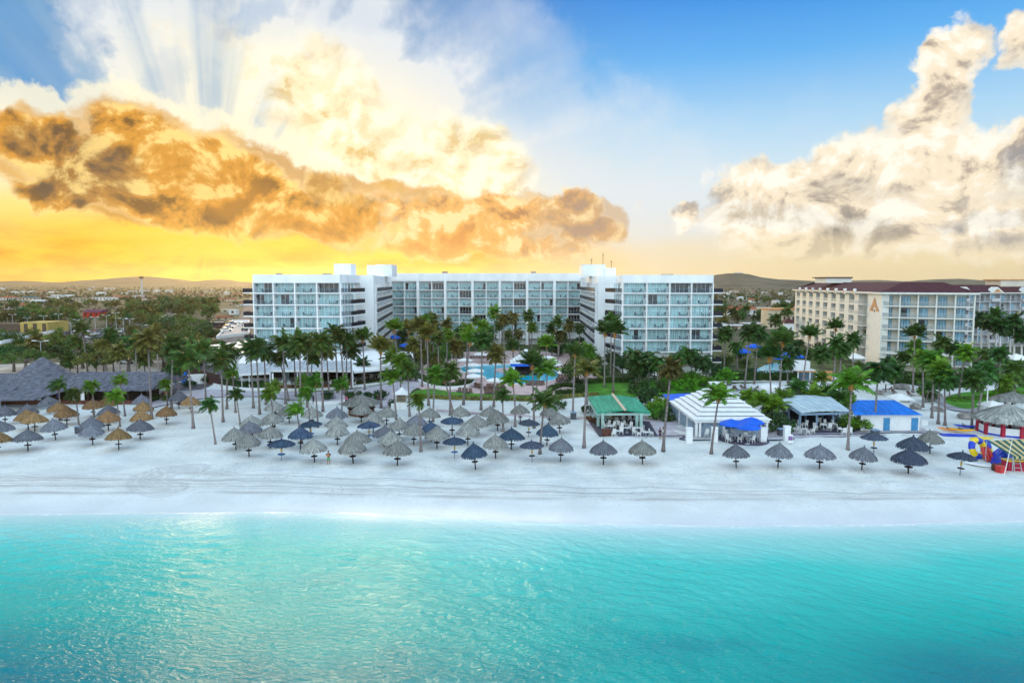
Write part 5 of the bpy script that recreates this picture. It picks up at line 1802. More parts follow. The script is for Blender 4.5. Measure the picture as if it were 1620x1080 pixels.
for i in range(1, nb, 3):
    g_ = MB()
    a, b = x0 + (x1 - x0) * i / nb, x0 + (x1 - x0) * (i + 1) / nb
    xm = (a + b) / 2
    g_.add([(a - .5, 239.1, 18.9), (b + .5, 239.1, 18.9), (xm, 239.1, 20.9), (xm, 242.5, 20.9), (a - .5, 242.5, 18.9), (b + .5, 242.5, 18.9)], [(0, 1, 2), (0, 2, 3, 4), (1, 5, 3, 2)], 0)
    g_.add([(a + .3, 239.05, 19.0), (b - .3, 239.05, 19.0), (xm, 239.05, 20.3)], [(0, 1, 2)], 1)
    b3b(g_, 'gable', [M_cream, M_terra])

# ------------------------------------------------------------------ ground sheets round the hotels
def sheet(name, px, z, mt, zp=None, kind='structure', pts=None):
    P = pts if pts else [G(u, v, 0) for u, v in px]
    mb = MB()
    n = len(P)
    a = sum(P[i].x * P[(i + 1) % n].y - P[(i + 1) % n].x * P[i].y for i in range(n))
    if a < 0:
        P = P[::-1]
    vs = [(p.x, p.y, z) for p in P]
    mb.add(vs, [tuple(range(n))], 0)
    return tag(mb.build(name, mt), kind=kind)


def smooth_px(px, n=6):
    """Catmull-Rom through photo points"""
    out = []
    for i in range(len(px) - 1):
        p0, p1, p2, p3 = px[max(i - 1, 0)], px[i], px[i + 1], px[min(i + 2, len(px) - 1)]
        for k in range(n):
            t = k / n
            q = [0.5 * ((2 * p1[j]) + (-p0[j] + p2[j]) * t + (2 * p0[j] - 5 * p1[j] + 4 * p2[j] - p3[j]) * t * t + (-p0[j] + 3 * p1[j] - 3 * p2[j] + p3[j]) * t ** 3) for j in (0, 1)]
            out.append(tuple(q))
    return out + [px[-1]]


sheet('garden_soil', None, 0.03, M_soil, pts=[Vector((-46, 132.8, 0)), Vector((60, 132.8, 0)), Vector((120, 150, 0)), Vector((120, 262, 0)), Vector((-46, 262, 0))])
M_grey_pave = mat('grey_pavers', (0.34, 0.33, 0.35), 0.85, 0.18, 0.5, world=True)
prom = smooth_px([(215, 648), (262, 628), (320, 617), (420, 620), (520, 620), (590, 612), (650, 600), (668, 598)]) + smooth_px([(664, 612), (640, 626), (622, 645), (560, 641), (470, 634), (400, 628), (330, 630), (262, 641), (215, 652)])
sheet('promenade', prom, 0.15, M_pave)
sheet('path', [(690, 648), (790, 655), (900, 661), (930, 660), (930, 663), (900, 664), (790, 658), (690, 651)], 0.14, mat('pink_path', (0.50, 0.40, 0.42), 0.85, 0.1, 1.0, world=True))
deck = smooth_px([(655, 612), (690, 622), (760, 624), (860, 625), (930, 618), (945, 600), (935, 575), (925, 560), (860, 556), (760, 556), (700, 562), (665, 585), (655, 612)], 4)
sheet('pool_deck', deck[:-1], 0.10, M_pink)
pool_px = smooth_px([(728, 581), (745, 577.5), (800, 576.5), (850, 577), (872, 583), (884, 592), (876, 601), (850, 606.5), (823, 607.5), (795, 605), (772, 602), (766, 596), (750, 592), (732, 588), (728, 581)], 4)
M_pool = mat('pool_water', (0.01, 0.55, 0.78), 0.06, 0.18, 0.5, bump=0.05, bscale=1.4, spec=0.5, world=True)
sheet('pool_water', pool_px[:-1], 0.14, M_pool)
rim = MB()
pp = [G(u, v, 0.16) for u, v in pool_px]
rim.tube(pp, 0.18, 5)
tag(rim.build('pool_coping', M_white2), 'white coping rim running round the blue pool', 'pool rim')
isl = smooth_px([(782, 588), (790, 584.5), (812, 584), (820, 587), (812, 590.5), (792, 591), (782, 588)], 3)
m_ = MB()
m_.prism([tuple(G(u, v, 0)[:2]) for u, v in isl[:-1]], 0.1, 0.45)
tag(m_.build('pool_island', M_pink), 'small pink stone island beside the swim-up bar in the pool', 'island')
lawn1 = smooth_px([(650, 622), (680, 616), (720, 621), (800, 626), (860, 629), (860, 632), (780, 630), (700, 628), (655, 630), (650, 622)], 4)
sheet('lawn', lawn1[:-1], 0.17, M_lawn)
lawn2 = smooth_px([(915, 614), (940, 606), (1000, 603), (1060, 602), (1130, 604), (1135, 616), (1080, 622), (1010, 628), (960, 626), (925, 622), (915, 614)], 4)
sheet('lawn', lawn2[:-1], 0.12, M_lawn)
lawn3 = smooth_px([(1493, 630), (1520, 622), (1570, 618), (1618, 612), (1660, 616), (1660, 632), (1600, 634), (1560, 642), (1530, 648), (1500, 640), (1493, 630)], 4)
sheet('lawn', lawn3[:-1], 0.16, M_lawn)
sheet('path', smooth_px([(1462, 618), (1475, 632), (1500, 648), (1560, 655), (1640, 658)], 4) + smooth_px([(1640, 650), (1560, 648), (1510, 638), (1485, 622), (1478, 614)], 4), 0.15, M_grey_pave)
# sand garden on the right runs inland
sheet('sand_garden', smooth_px([(1135, 612), (1200, 606), (1300, 604), (1400, 604), (1470, 610), (1540, 606), (1640, 600)], 3) + [(1640, 640), (1440, 650), (1300, 640), (1140, 640)], 0.10, M_sand)
sheet('pool_water', smooth_px([(1190, 588), (1215, 577), (1245, 574), (1275, 578), (1270, 590), (1230, 597), (1190, 588)], 4)[:-1], 0.14, M_pool)
# left: car park, service yard, street
sheet('road', [(300, 575), (345, 560), (395, 470), (405, 470), (405, 520), (380, 600), (330, 612), (250, 640), (240, 632), (285, 600)], 0.03, M_asph)
sheet('car_park', [(90, 548), (230, 545), (235, 522), (160, 519), (90, 524)], -0.10, M_asph)
sheet('yard', [(-40, 600), (250, 596), (262, 570), (150, 572), (-40, 578)], 0.06, mat('pale_sandy_yard', (0.50, 0.44, 0.38), 0.9, 0.2, .2, world=True))
sheet('deck', [(925, 672), (950, 692), (1240, 694), (1400, 690), (1480, 690), (1460, 678), (1330, 680), (1300, 676), (1225, 660), (1060, 655), (1000, 660)], 0.14, M_pave)

# low walls, kerbs and hedges
def low_wall(px, h, th, label, name='low_wall', mt=None, z0=0.0, cat='wall'):
    P = [G(u, v, 0) for u, v in smooth_px(px, 5)]
    L, Rr = [], []
    for i, p in enumerate(P):
        t = (P[min(i + 1, len(P) - 1)] - P[max(i - 1, 0)]).normalized()
        n = Vector((-t.y, t.x, 0)) * th / 2
        L.append(p + n)
        Rr.append(p - n)
    mb = MB()
    mb.prism([(p.x, p.y) for p in L + Rr[::-1]], z0 - .2, z0 + h)
    return tag(mb.build(name, mt or M_white2), label, cat)


low_wall([(338, 610), (370, 616), (440, 619), (520, 617), (580, 611), (620, 604), (648, 596)], 0.55, 0.4, 'long curved white low wall before the restaurant terrace')
low_wall([(665, 592), (660, 600), (672, 610), (700, 616), (730, 615), (748, 610), (750, 604)], 0.7, 0.45, 'curved white planter wall round the hedge left of the pool')
low_wall([(946, 689.5), (1040, 691), (1085, 691), (1086, 697), (1246, 697), (1247, 690), (1330, 688), (1460, 686)], 0.22, 0.35, 'dark step edge running along the front of the beach pavilions', name='deck_edge', mt=mat('dark_stone', (0.06, 0.07, 0.11), .7, .2), cat='step')
low_wall([(480, 634), (500, 640), (540, 638), (560, 632)], 0.6, 0.5, 'short white bench wall beside the thatched beach bar')
low_wall([(1098, 603), (1140, 604), (1200, 604), (1300, 604)], 0.25, 0.3, 'thin pale kerb below the long hedge on the right')


def px_line(px, n=5):
    return [G(u, v, 0) for u, v in smooth_px(px, n)]


hedge('hedge', px_line([(655, 628), (700, 631), (780, 633), (850, 634), (900, 629), (945, 626)]), 1.0, 0.75, M_hedge2, 'long low flowering yellow-green hedge along the top of the white sand', group='clipped hedges')
hedge('hedge', px_line([(666, 598), (675, 607), (700, 612), (735, 611), (746, 606)]), 1.4, 1.0, M_hedge, 'dark clipped hedge inside the curved white planter wall', group='clipped hedges')
hedge('hedge', px_line([(868, 620), (890, 612), (920, 616), (915, 622), (880, 624)]), 1.2, 1.0, M_hedge, 'rounded dark hedge at the right end of the pool deck', group='clipped hedges')
hedge('hedge', px_line([(1128, 600), (1180, 601), (1240, 601), (1262, 602)]), 1.6, 2.0, M_hedge, 'tall clipped hedge behind the white stepped pavilion', group='clipped hedges')
hedge('hedge', px_line([(1240, 566), (1330, 562), (1400, 566)]), 1.6, 1.8, M_hedge, 'far hedge below the beige hotel side wall', group='clipped hedges')
hedge('hedge', px_line([(918, 608), (945, 606), (980, 605), (1010, 604)]), 1.2, 1.2, M_hedge, 'low dark hedge at the back of the lawn by the right wing', group='clipped hedges')
hedge('hedge', px_line([(340, 606), (380, 611), (430, 613)]), 1.4, 1.1, M_hedge, 'dark hedge left before the restaurant terrace', group='clipped hedges')
hedge('hedge', px_line([(440, 614), (520, 613), (560, 609)]), 0.9, 0.7, mat('red_green_hedge', (0.16, 0.07, 0.03), .8, .5, 1.0), 'reddish flower hedge before the restaurant columns', group='clipped hedges')
hedge('hedge', px_line([(1400, 606), (1440, 608), (1490, 614), (1530, 612)]), 1.8, 1.6, M_hedge, 'dark hedge behind the boulders in the sand garden', group='clipped hedges')
hedge('hedge', px_line([(930, 664), (946, 672)]), 0.9, 0.7, mat('red_green_hedge', (0.16, 0.07, 0.03), .8, .5), 'small reddish shrub row left of the green roofed bar', group='clipped hedges')
hedge('ground_cover', px_line([(1505, 634), (1560, 630), (1620, 622)]), 3.0, 0.5, M_leaf[1], 'bright green ground cover bed right of the sand garden', 'plant bed', density=14)

# ------------------------------------------------------------------ furniture prototypes
M_wchair = mat('chair_white', (0.72, 0.72, 0.70), 0.6, 0.06)
M_lounge = mat('lounger_brown', (0.13, 0.075, 0.06), 0.7, 0.25)


def chair_proto(m, arms=True):
    s, b, l = MB(), MB(), MB()
    s.box(-.26, .26, -.26, .26, .42, .50)
    b.cbox((0, .28, .80), (.52, .06, .70), 0, 0, -0.16)
    out = [('seat', s.mesh('seat', m)), ('backrest', b.mesh('backrest', m))]
    for sx in (-.24, .24):
        for sy in (-.23, .23):
            l = MB()
            l.box(sx - .03, sx + .03, sy - .03, sy + .03, 0, .42)
            out.append(('leg', l.mesh('leg', m)))
        if arms:
            a = MB()
            a.box(sx - .035, sx + .035, -.24, .28, .64, .69)
            a.box(sx - .025, sx + .025, -.24, -.19, .5, .64)
            out.append(('armrest', a.mesh('armrest', m)))
    return out


CH_W = chair_proto(M_wchair)
TB = [('table_top', MB().lathe([(.02, .72), (.5, .72), (.52, .75), (.02, .765)], 20).mesh('table_top', M_wchair)), ('leg', MB().tube([(0, 0, .03), (0, 0, .72)], .05, 8).mesh('leg', M_steel)),
      ('base', MB().lathe([(.28, 0), (.28, .04), (.03, .07)], 14).mesh('base', M_steel))]
TBD = [('table_top', MB().lathe([(.02, .72), (.5, .72), (.52, .75), (.02, .765)], 20).mesh('table_top', M_lounge)), TB[1], TB[2]]
_l = MB()
_l.box(-.33, .33, -.95, .35, .28, .36)
_b = MB()
_b.cbox((0, .62, .58), (.66, .75, .08), 0, 0, 0.75)
_fr = MB()
for sx in (-.29, .29):
    for sy in (-.85, .25):
        _fr.box(sx - .03, sx + .03, sy - .03, sy + .03, 0, .28)
LOUNGE = [('seat', _l.mesh('seat', M_lounge)), ('backrest', _b.mesh('backrest', M_lounge)), ('frame', _fr.mesh('frame', M_lounge))]


def assemble(name, parts, label, cat, loc, rz, group, sc=1.0):
    o = thing(name, label, cat, loc, rz, group)
    o.scale = (sc, sc, sc)
    for nm, me in parts:
        obj(nm, me, o)
    return o


def umbrella_proto(R0, zr, za, m, n=8, square=False):
    c = MB()
    k = 4 if square else n
    c.lathe([(R0, zr), (R0 * .5, zr + (za - zr) * .62), (0.04, za)], k if not square else 4)
    c.lathe([(R0 * .99, zr - .18), (R0, zr)], k)
    p = MB().tube([(0, 0, 0), (0, 0, za + .1)], .03, 6)
    b = MB().lathe([(.3, 0), (.3, .08), (.04, .1)], 12)
    return [('canopy', c.mesh('canopy', m)), ('pole', p.mesh('pole', M_steel)), ('base', b.mesh('base', M_steel))]


UM_B = umbrella_proto(1.55, 2.15, 2.75, M_blue)
UM_W = umbrella_proto(1.9, 2.15, 2.6, mat('white_canvas', (0.80, 0.80, 0.78), .7, .04), 16)
UM_T = umbrella_proto(2.3, 2.3, 3.2, mat('white_canvas', (0.80, 0.80, 0.78), .7, .04), 8, True)

# ------------------------------------------------------------------ restaurant under the left wing
rs = thing('terrace_restaurant', 'low white curved roof restaurant with open dark terrace below the left hotel wing', 'restaurant', (-40, 155, 0))
RL = Vector((-40, 155, 0))


def rb(mb, name, mats, par=rs, L=RL, smooth=False):
    o = mb.build(name, mats, par, smooth=smooth)
    o.location = -L if par.parent is None and par.type == 'EMPTY' else (0, 0, 0)
    return o


def pxz(px, z):
    return [G(u, v, z) for u, v in px]


front = pxz([(372, 592), (427, 589)], 3.1) + pxz([(428, 585.5), (470, 585.5), (520, 585.5), (558, 586)], 3.3) + pxz([(560, 587.5), (600, 584), (640, 579), (655, 572)], 3.1)
back = [Vector((x, y, 4.9)) for x, y in [(-66, 166), (-60, 167), (-55, 167.6), (-49, 168), (-43, 168.6), (-40, 169), (-37, 176), (-31, 176), (-25.5, 172), (-24, 166)]]
roof = MB()
nfr = len(front)
mid = [f.lerp(b, 0.42) + Vector((0, 0, 0.42)) for f, b in zip(front, back)]
vs = front + mid + back
roof.add(vs, [(i, i + 1, nfr + i + 1, nfr + i) for i in range(nfr - 1)], 1)
roof.add(vs, [(nfr + i, nfr + i + 1, 2 * nfr + i + 1, 2 * nfr + i) for i in range(nfr - 1)], 0)
roof.mi = [0 if (k % (nfr - 1)) >= 5 else m for k, m in enumerate(roof.mi)]
rb(roof, 'roof', [M_white, roof_mat('grey_roof_sheet', (0.50, 0.53, 0.56), 1.2)])
fas = MB()
for i in range(nfr - 1):
    a, b = front[i], front[i + 1]
    t = (b - a)
    if t.length < .6:
        continue
    fas.cbox(((a.x + b.x) / 2, (a.y + b.y) / 2 + .0, (a.z + b.z) / 2 - .18), (t.length, .12, .42), math.atan2(t.y, t.x), 0)
rb(fas, 'fascia', M_white2)
cols = [(383, 612), (395, 613), (428, 614), (432, 614), (471, 613), (509, 613), (558, 611), (577, 607)]
for u, v in cols:
    p = G(u, v, 0)
    m_ = MB()
    w_ = .32 if u in (432, 509, 558) else .16
    m_.box(p.x - w_ / 2, p.x + w_ / 2, p.y - .15, p.y + .15, 0, 3.2)
    rb(m_, 'column', M_white2)
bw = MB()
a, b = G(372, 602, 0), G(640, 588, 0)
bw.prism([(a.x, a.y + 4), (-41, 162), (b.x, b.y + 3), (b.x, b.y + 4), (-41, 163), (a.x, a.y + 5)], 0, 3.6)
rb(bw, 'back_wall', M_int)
wl = MB()
for u in (452, 478, 488):
    p = G(u, 604, 0)
    wl.box(p.x - .8, p.x + .8, p.y, p.y + .3, 0, 3.2)
rb(wl, 'glass_door', mat('terrace_glass', (.28, .38, .42), .15, .2, spec=.5))
rnd = random.Random(8)
k = 0
for u in range(386, 640, 13):
    v = 610.5 if u < 560 else 605 - (u - 560) * .12
    v -= rnd.uniform(0, 3)
    p = G(u, v, 0)
    assemble('dining_table', TBD, 'dining table under the terrace roof of the white restaurant, %s from left' % ORD[k], 'table', (p.x, p.y, 0.02), 0, 'terrace restaurant tables')
    for q, s in enumerate((-1, 1)):
        assemble('dining_chair', CH_W, 'white terrace chair %s of the %s restaurant table from left' % (('left', 'right')[q], ORD[k]), 'chair', (p.x + s * .85, p.y + rnd.uniform(-.3, .3), 0.02), -s * math.pi / 2 + rnd.uniform(-.3, .3), 'terrace restaurant chairs')
    k += 1
# flat roofed annex and white block left of it
an = thing('annex', 'low white flat roofed annex with blank wall left of the hotel', 'building', (-70, 165, 0))
AL = Vector((-70, 165, 0))
A0, A1 = G(314, 548, 5.0), G(398, 541, 5.0)
m_ = MB()
m_.prism([(A0.x + .4, A0.y + .4), (A0.x + 7, A0.y - 4), (-63, 163), (-66, 186), (A1.x - 2, A1.y + 6)], -.2, 4.6)
rb(m_, 'wall', M_white, an, AL)
m_ = MB()
m_.prism([(A0.x, A0.y), (A0.x + 7.3, A0.y - 4.6), (-62.6, 162.6), (-65.4, 187), (A1.x - 2.3, A1.y + 7)], 4.62, 5.0)
rb(m_, 'roof', M_white2, an, AL)
m_ = MB()
p = G(345, 566, 2)
m_.box(p.x, p.x + 5, p.y - 1.5, p.y + 2.2, 1.6, 2.9)
rb(m_, 'canopy', M_white2, an, AL)
# parking deck behind
pk = thing('parking_deck', 'white parapet parking deck roof with a few cars behind the annex', 'parking deck', (-75, 220, 0))
PL = Vector((-75, 220, 0))
D = [G(343, 534, 4.2), G(394, 528, 4.2), G(394, 508, 4.2), G(368, 508, 4.2)]
m_ = MB()
m_.prism([(p.x, p.y) for p in D], -.2, 4.0)
rb(m_, 'slab', mat('deck_concrete', (.52, .44, .40), .85, .1, .3), pk, PL)
m_ = MB()
for a, b in zip(D, D[1:] + D[:1]):
    t = b - a
    m_.cbox(((a.x + b.x) / 2, (a.y + b.y) / 2, 4.3), (t.length, .3, 1.0), math.atan2(t.y, t.x))
rb(m_, 'parapet', M_white2, pk, PL)

# ------------------------------------------------------------------ long thatched restaurant, left
tr_ = thing('thatched_restaurant', 'long grey thatched beach restaurant with a peaked cone roof and dark open front', 'restaurant', (-90, 130, 0))
TL = Vector((-90, 130, 0))
M_tgrey = mat('old_thatch', (0.14, 0.145, 0.18), .95, .3, 1.2, bump=0.12, bscale=5.0, stretch=(1.2, .5, 3.0), detail=7)
th_ = MB()


def shell(xa, xb, ya, yr, yb, ze, zr, n=18):
    rn = random.Random(int(xa * 7))
    vs, fs = [], []
    for i in range(n + 1):
        x = xa + (xb - xa) * i / n
        j = lambda s: rn.uniform(-s, s)
        vs += [(x, ya + j(.12), ze - .28 + j(.1)), (x, ya + j(.1), ze + j(.06)), (x, (ya + yr) / 2, (ze + zr) / 2 + .12 + j(.06)), (x, yr, zr + j(.08)), (x, (yb + yr) / 2, (ze + zr) / 2 + .1), (x, yb, ze)]
    for i in range(n):
        for k in range(5):
            a = i * 6 + k
            fs.append((a, a + 6, a + 7, a + 1))
    fs += [(0, 1, 2, 3, 4, 5), tuple(n * 6 + k for k in range(6))[::-1]]
    th_.add(vs, fs)


pe = G(238, 617, 2.7)
shell(G(95, 614, 2.7).x, pe.x, 124.5, 133, 141, 2.75, 5.0, 30)
shell(-150, G(60, 610, 2.8).x, 121, 131, 139, 2.6, 4.9, 24)
pk_ = Yp(67, 569, 131)
th_.lathe([(8.4, 2.7), (7.4, 3.2), (4.6, 4.9), (2.2, 6.7), (.2, pk_.z + .5)], 26, (pk_.x, 131, 0), jit=.03, rnd=random.Random(3))
rb(th_, 'thatched_roof', M_tgrey, tr_, TL)
m_ = MB()
a, b = G(13, 623, 2.4), G(42, 632, 2.1)
m_.prism([(a.x - .5, 123), (b.x + 3.2, 123), (b.x + 1.4, 117.5), (a.x + .8, 116.5)], [2.7, 2.7, 2.0, 2.0], [2.95, 2.95, 2.25, 2.25])
rb(m_, 'porch_roof', M_tgrey, tr_, TL)
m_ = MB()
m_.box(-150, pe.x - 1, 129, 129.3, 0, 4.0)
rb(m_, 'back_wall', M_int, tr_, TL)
for x in np.linspace(-112, pe.x - 1, 13):
    m_ = MB()
    m_.tube([(x, 125.2, -.2), (x, 125.2, 2.9)], .14, 7)
    rb(m_, 'post', M_pole, tr_, TL)
for x in (-94.5, -91, -87.5, -81, -79.5):
    m_ = MB()
    m_.box(x - .35, x + .35, 125.0, 125.06, .5, 2.4)
    rb(m_, 'curtain', M_white2, tr_, TL)
m_ = MB()
m_.box(-112, pe.x - .8, 124.6, 124.75, 0, .75)
rb(m_, 'front_rail', M_wood, tr_, TL)
m_ = MB()
a, b = G(0, 645, 0), G(24, 640, 0)
m_.box(a.x - 6, b.x, a.y - .5, a.y - .2, 0, 2.0)
rb(m_, 'side_screen', M_steel, tr_, TL)
# brown timber fence and white wall right of it
F0, F1 = G(270, 592, 0), G(348, 612, 0)
m_ = MB()
t = F1 - F0
for i in range(60):
    p = F0.lerp(F1, (i + .5) / 60)
    m_.cbox((p.x, p.y, 1.35), (t.length / 60 - .03, .08, 2.7 + random.uniform(-.03, .03)), math.atan2(t.y, t.x))
tag(m_.build('timber_fence', mat('dark_timber', (.07, .035, .03), .8, .3)), 'dark brown timber fence beside the service lane', 'fence')
m_ = MB()
a, b = G(297, 608, 0), G(343, 606, 0)
m_.prism([(a.x, a.y), (b.x, b.y), (b.x, b.y + .25), (a.x, a.y + .25)], 0, 2.2)
m_.box(a.x + 4, a.x + 4.08, a.y - .1, a.y - .02, .4, 1.6)
tag(m_.build('service_wall', M_white2), 'plain white service wall next to the tall blue board', 'wall')
m_ = MB()
a = G(292, 607, 0)
m_.box(a.x - .5, a.x + .5, a.y - .2, a.y + .05, 0, 2.5)
m_.box(a.x - .55, a.x + .55, a.y - .25, a.y + .1, 2.5, 2.62)
tag(m_.build('blue_board', mat('bright_blue', (.0, .16, .75), .6, .1)), 'tall bright blue board at the left end of the white service wall', 'panel')
# yellow commercial block far left
yb_ = thing('yellow_building', 'yellow flat roofed commercial building with grey roof at the left edge', 'building', (-190, 250, 0))
YBL = Vector((-190, 250, 0))
M_yb = mat('ochre_wall', (.46, .33, .09), .8, .12, .3)
q = [G(85, 523, 5.5), G(0, 541, 5.5), G(-160, 541, 5.5), G(-160, 523, 5.5)]
m_ = MB()
m_.prism([(p.x, p.y) for p in q], -.3, 5.0, 0, 1)
rb(m_, 'wall', [M_yb, mat('blue_grey_roof', (.22, .24, .29), .8, .1, .1)], yb_, YBL)
m_ = MB()
for a, b in zip(q, q[1:] + q[:1]):
    t = b - a
    m_.cbox(((a.x + b.x) / 2, (a.y + b.y) / 2, 5.3), (t.length, .6, .9), math.atan2(t.y, t.x))
rb(m_, 'parapet', M_white2, yb_, YBL)
m_ = MB()
a = G(42, 523, 5.5)
m_.box(a.x, q[0].x, q[0].y - 3, q[0].y + 8, 4.9, 8.6)
for i in range(3):
    m_.box(a.x + 1.4 + i * 3.2, a.x + 2.6 + i * 3.2, q[0].y - 3.2, q[0].y - 3.0, 5.2, 8.2, 1)
m_.box(a.x - 12, a.x - .1, q[0].y - 1, q[0].y + 6, 4.9, 8.0, 1)
m_.box(a.x - 18, a.x - 12, q[0].y - 3, q[0].y + 6, 4.9, 7.4)
rb(m_, 'upper_block', [M_yb, mat('brown_shade', (.10, .07, .05), .8, .2)], yb_, YBL)

# ------------------------------------------------------------------ beach pavilions on the right
def chairs_at(px, label, grp, name='beach_chair', parts=CH_W, z=0.15, cat='chair', rz=None, sc=1.0):
    rr = random.Random(len(px) * 13)
    for i, (u, v) in enumerate(sorted(px)):
        p = G(u, v, z)
        assemble(name, parts, label % ORD[i], cat, (p.x, p.y, z), rr.uniform(0, 6.28) if rz is None else rz + rr.uniform(-.1, .1), grp, sc)


# green roof bar
gb = thing('beach_bar', 'open beach bar with green gabled roof and pale ridge strip', 'beach bar', (17, 105, 0))
GL = Vector((17, 105, 0))
gz, gr = 2.7, 3.15
fl, frr, bl_, br_ = G(944, 652, gz), G(1029, 652, gz), G(930, 627, gz + .1), G(1006, 628.5, gz + .1)
fm, bm = fl.lerp(frr, .52) + Vector((0, 0, .42)), bl_.lerp(br_, .52) + Vector((0, 0, .42))
m_ = MB()
for a, b, c_, d in ((fl, fm, bm, bl_), (fm, frr, br_, bm)):
    m_.quad(a, b, c_, d)
    dn = Vector((0, 0, -.22))
    m_.quad(a + dn, d + dn, c_ + dn, b + dn)
m_.quad(fl, fl + Vector((0, 0, -.22)), fm + Vector((0, 0, -.22)), fm)
m_.quad(fm, fm + Vector((0, 0, -.22)), frr + Vector((0, 0, -.22)), frr)
rb(m_, 'roof', roof_mat('green_roof', (.022, .34, .20), 0.55), gb, GL)
m_ = MB()
t = (bm - fm).normalized() * .15
m_.tube([fm + Vector((0, 0, .05)) - t, bm + Vector((0, 0, .05)) + t], .26, 4)
rb(m_, 'ridge_cap', mat('beige_cap', (.62, .50, .38), .7, .1), gb, GL)
m_ = MB()
for a, b in ((fl, frr), (bl_, br_), (fl, bl_), (frr, br_)):
    t = b - a
    m_.cbox(((a.x + b.x) / 2, (a.y + b.y) / 2 + .15, gz - .32), (t.length, .12, .36), math.atan2(t.y, t.x))
rb(m_, 'fascia', mat('pale_green_paint', (.38, .55, .50), .6, .1), gb, GL)
for u, v in ((946, 676), (953, 680), (958, 668), (1007, 679), (1014, 682), (1005, 664), (1011, 668), (944, 664)):
    p = G(u, v, 0)
    m_ = MB()
    m_.box(p.x - .2, p.x + .2, p.y - .2, p.y + .2, 0, gz - .1)
    rb(m_, 'post', mat('pale_green_paint', (.38, .55, .50), .6, .1), gb, GL)
m_ = MB()
p0, p1 = G(948, 692, 0), G(1040, 690, 0)
m_.prism([(p0.x, p0.y), (p1.x, p1.y), (p1.x + .8, p1.y + 10), (p0.x - .5, p0.y + 14)], 0.143, .2)
rb(m_, 'deck', mat('dark_decking', (.05, .045, .07), .6, .3), gb, GL)
m_ = MB()
p0 = G(968, 662, 0)
m_.box(p0.x, p0.x + 4.4, p0.y, p0.y + .8, .2, 1.25)
m_.box(p0.x + 2.2, p0.x + 4.0, p0.y + 1.5, p0.y + 1.9, .2, 2.3)
rb(m_, 'counter', M_wood, gb, GL)
m_ = MB()
p0 = G(952, 690, .2)
for i in range(5):
    m_.box(p0.x, p0.x + 1.35, p0.y, p0.y + .12, .24 + i * .22, .42 + i * .22)
for s in (0, 1.3):
    m_.box(p0.x + s, p0.x + s + .1, p0.y + .13, p0.y + .25, .2, 1.35)
tag(m_.build('slatted_screen', M_wood), 'dark red slatted wooden screen at the front of the green roofed bar', 'screen')
chairs_at([(957, 678), (962, 676), (970, 678), (978, 676), (983, 680), (990, 676), (997, 679), (1003, 682), (971, 691), (983, 687), (1004, 688), (1011, 691), (1017, 687), (1030, 690), (996, 666), (986, 667), (975, 670), (1016, 679)],
          'white chair under or by the green roofed bar, %s from the left there', 'chairs at the green roofed bar', z=.2)
for i, (u, v) in enumerate([(966, 681), (976, 689), (992, 684), (1008, 684), (1022, 691)]):
    p = G(u, v, .2)
    assemble('bar_table', TB, 'round pale table at the green roofed bar, %s from the left there' % ORD[i], 'table', (p.x, p.y, .2), 0, 'tables at the green roofed bar')

# white stepped pavilion
wp = thing('stepped_pavilion', 'white pavilion with tall stepped louvre pyramid roof and blue parasols in front', 'pavilion', (31.5, 106, 0))
WL = Vector((31.5, 106, 0))
a, b = G(1098, 664, 2.7), G(1217, 662, 2.7)
c_ = G(1063, 634, 2.7)
X0, X1, Y0, Y1 = a.x, b.x, a.y, c_.y
xm, ym = (X0 + X1) / 2, (Y0 + Y1) / 2
apz = Yp(1146, 610, ym).z
m_ = MB()
nt_ = 8
for i in range(nt_):
    f0, f1 = i / nt_, (i + 0.80) / nt_
    z0 = 2.65 + (apz - 2.65) * i / nt_
    z1 = z0 + (apz - 2.65) / nt_ * 0.72
    r = lambda f: [(xm + (X0 - xm) * (1 - f * .93), ym + (Y0 - ym) * (1 - f * .93)), (xm + (X1 - xm) * (1 - f * .93), ym + (Y0 - ym) * (1 - f * .93)),
                   (xm + (X1 - xm) * (1 - f * .93), ym + (Y1 - ym) * (1 - f * .93)), (xm + (X0 - xm) * (1 - f * .93), ym + (Y1 - ym) * (1 - f * .93))]
    lo, hi_ = r(f0), r(f1 + .02)
    vs = [(p[0], p[1], z0) for p in lo] + [(p[0], p[1], z0 + .12) for p in lo] + [(p[0], p[1], z1) for p in hi_]
    fs = [(3, 2, 1, 0)] + [(j, (j + 1) % 4, 4 + (j + 1) % 4, 4 + j) for j in range(4)] + [(4 + j, 4 + (j + 1) % 4, 8 + (j + 1) % 4, 8 + j) for j in range(4)] + [(8, 9, 10, 11)]
    m_.add(vs, fs)
rb(m_, 'roof', M_white2, wp, WL)
m_ = MB()
m_.box(xm - .9, xm + .9, ym - .9, ym + .9, apz - .5, apz + .35)
m_.box(xm - 1.1, xm + 1.1, ym - 1.1, ym + 1.1, apz + .35, apz + .5)
rb(m_, 'cupola', M_white2, wp, WL)
m_ = MB()
m_.box(X0 + .2, X1 - .2, Y0 + .2, Y0 + .42, 2.25, 2.64)
m_.box(X0 + .2, X0 + .42, Y0 + .43, Y1 - .3, 2.25, 2.64)
m_.box(X1 - .42, X1 - .2, Y0 + .43, Y1 - .3, 2.25, 2.64)
rb(m_, 'beam', M_white2, wp, WL)
for x, y in ((X0 + .5, Y0 + .5), (X0 + 1.0, Y0 + .5), (X1 - .5, Y0 + .5), (X0 + .4, Y0 + 5), (X0 + .4, Y0 + 10), (X1 - .4, Y0 + 5), (X1 - .4, Y0 + 10), (X0 + 4.5, Y0 + .6)):
    m_ = MB()
    m_.box(x - .16, x + .16, y - .16, y + .16, 0, 2.25)
    rb(m_, 'post', M_white2, wp, WL)
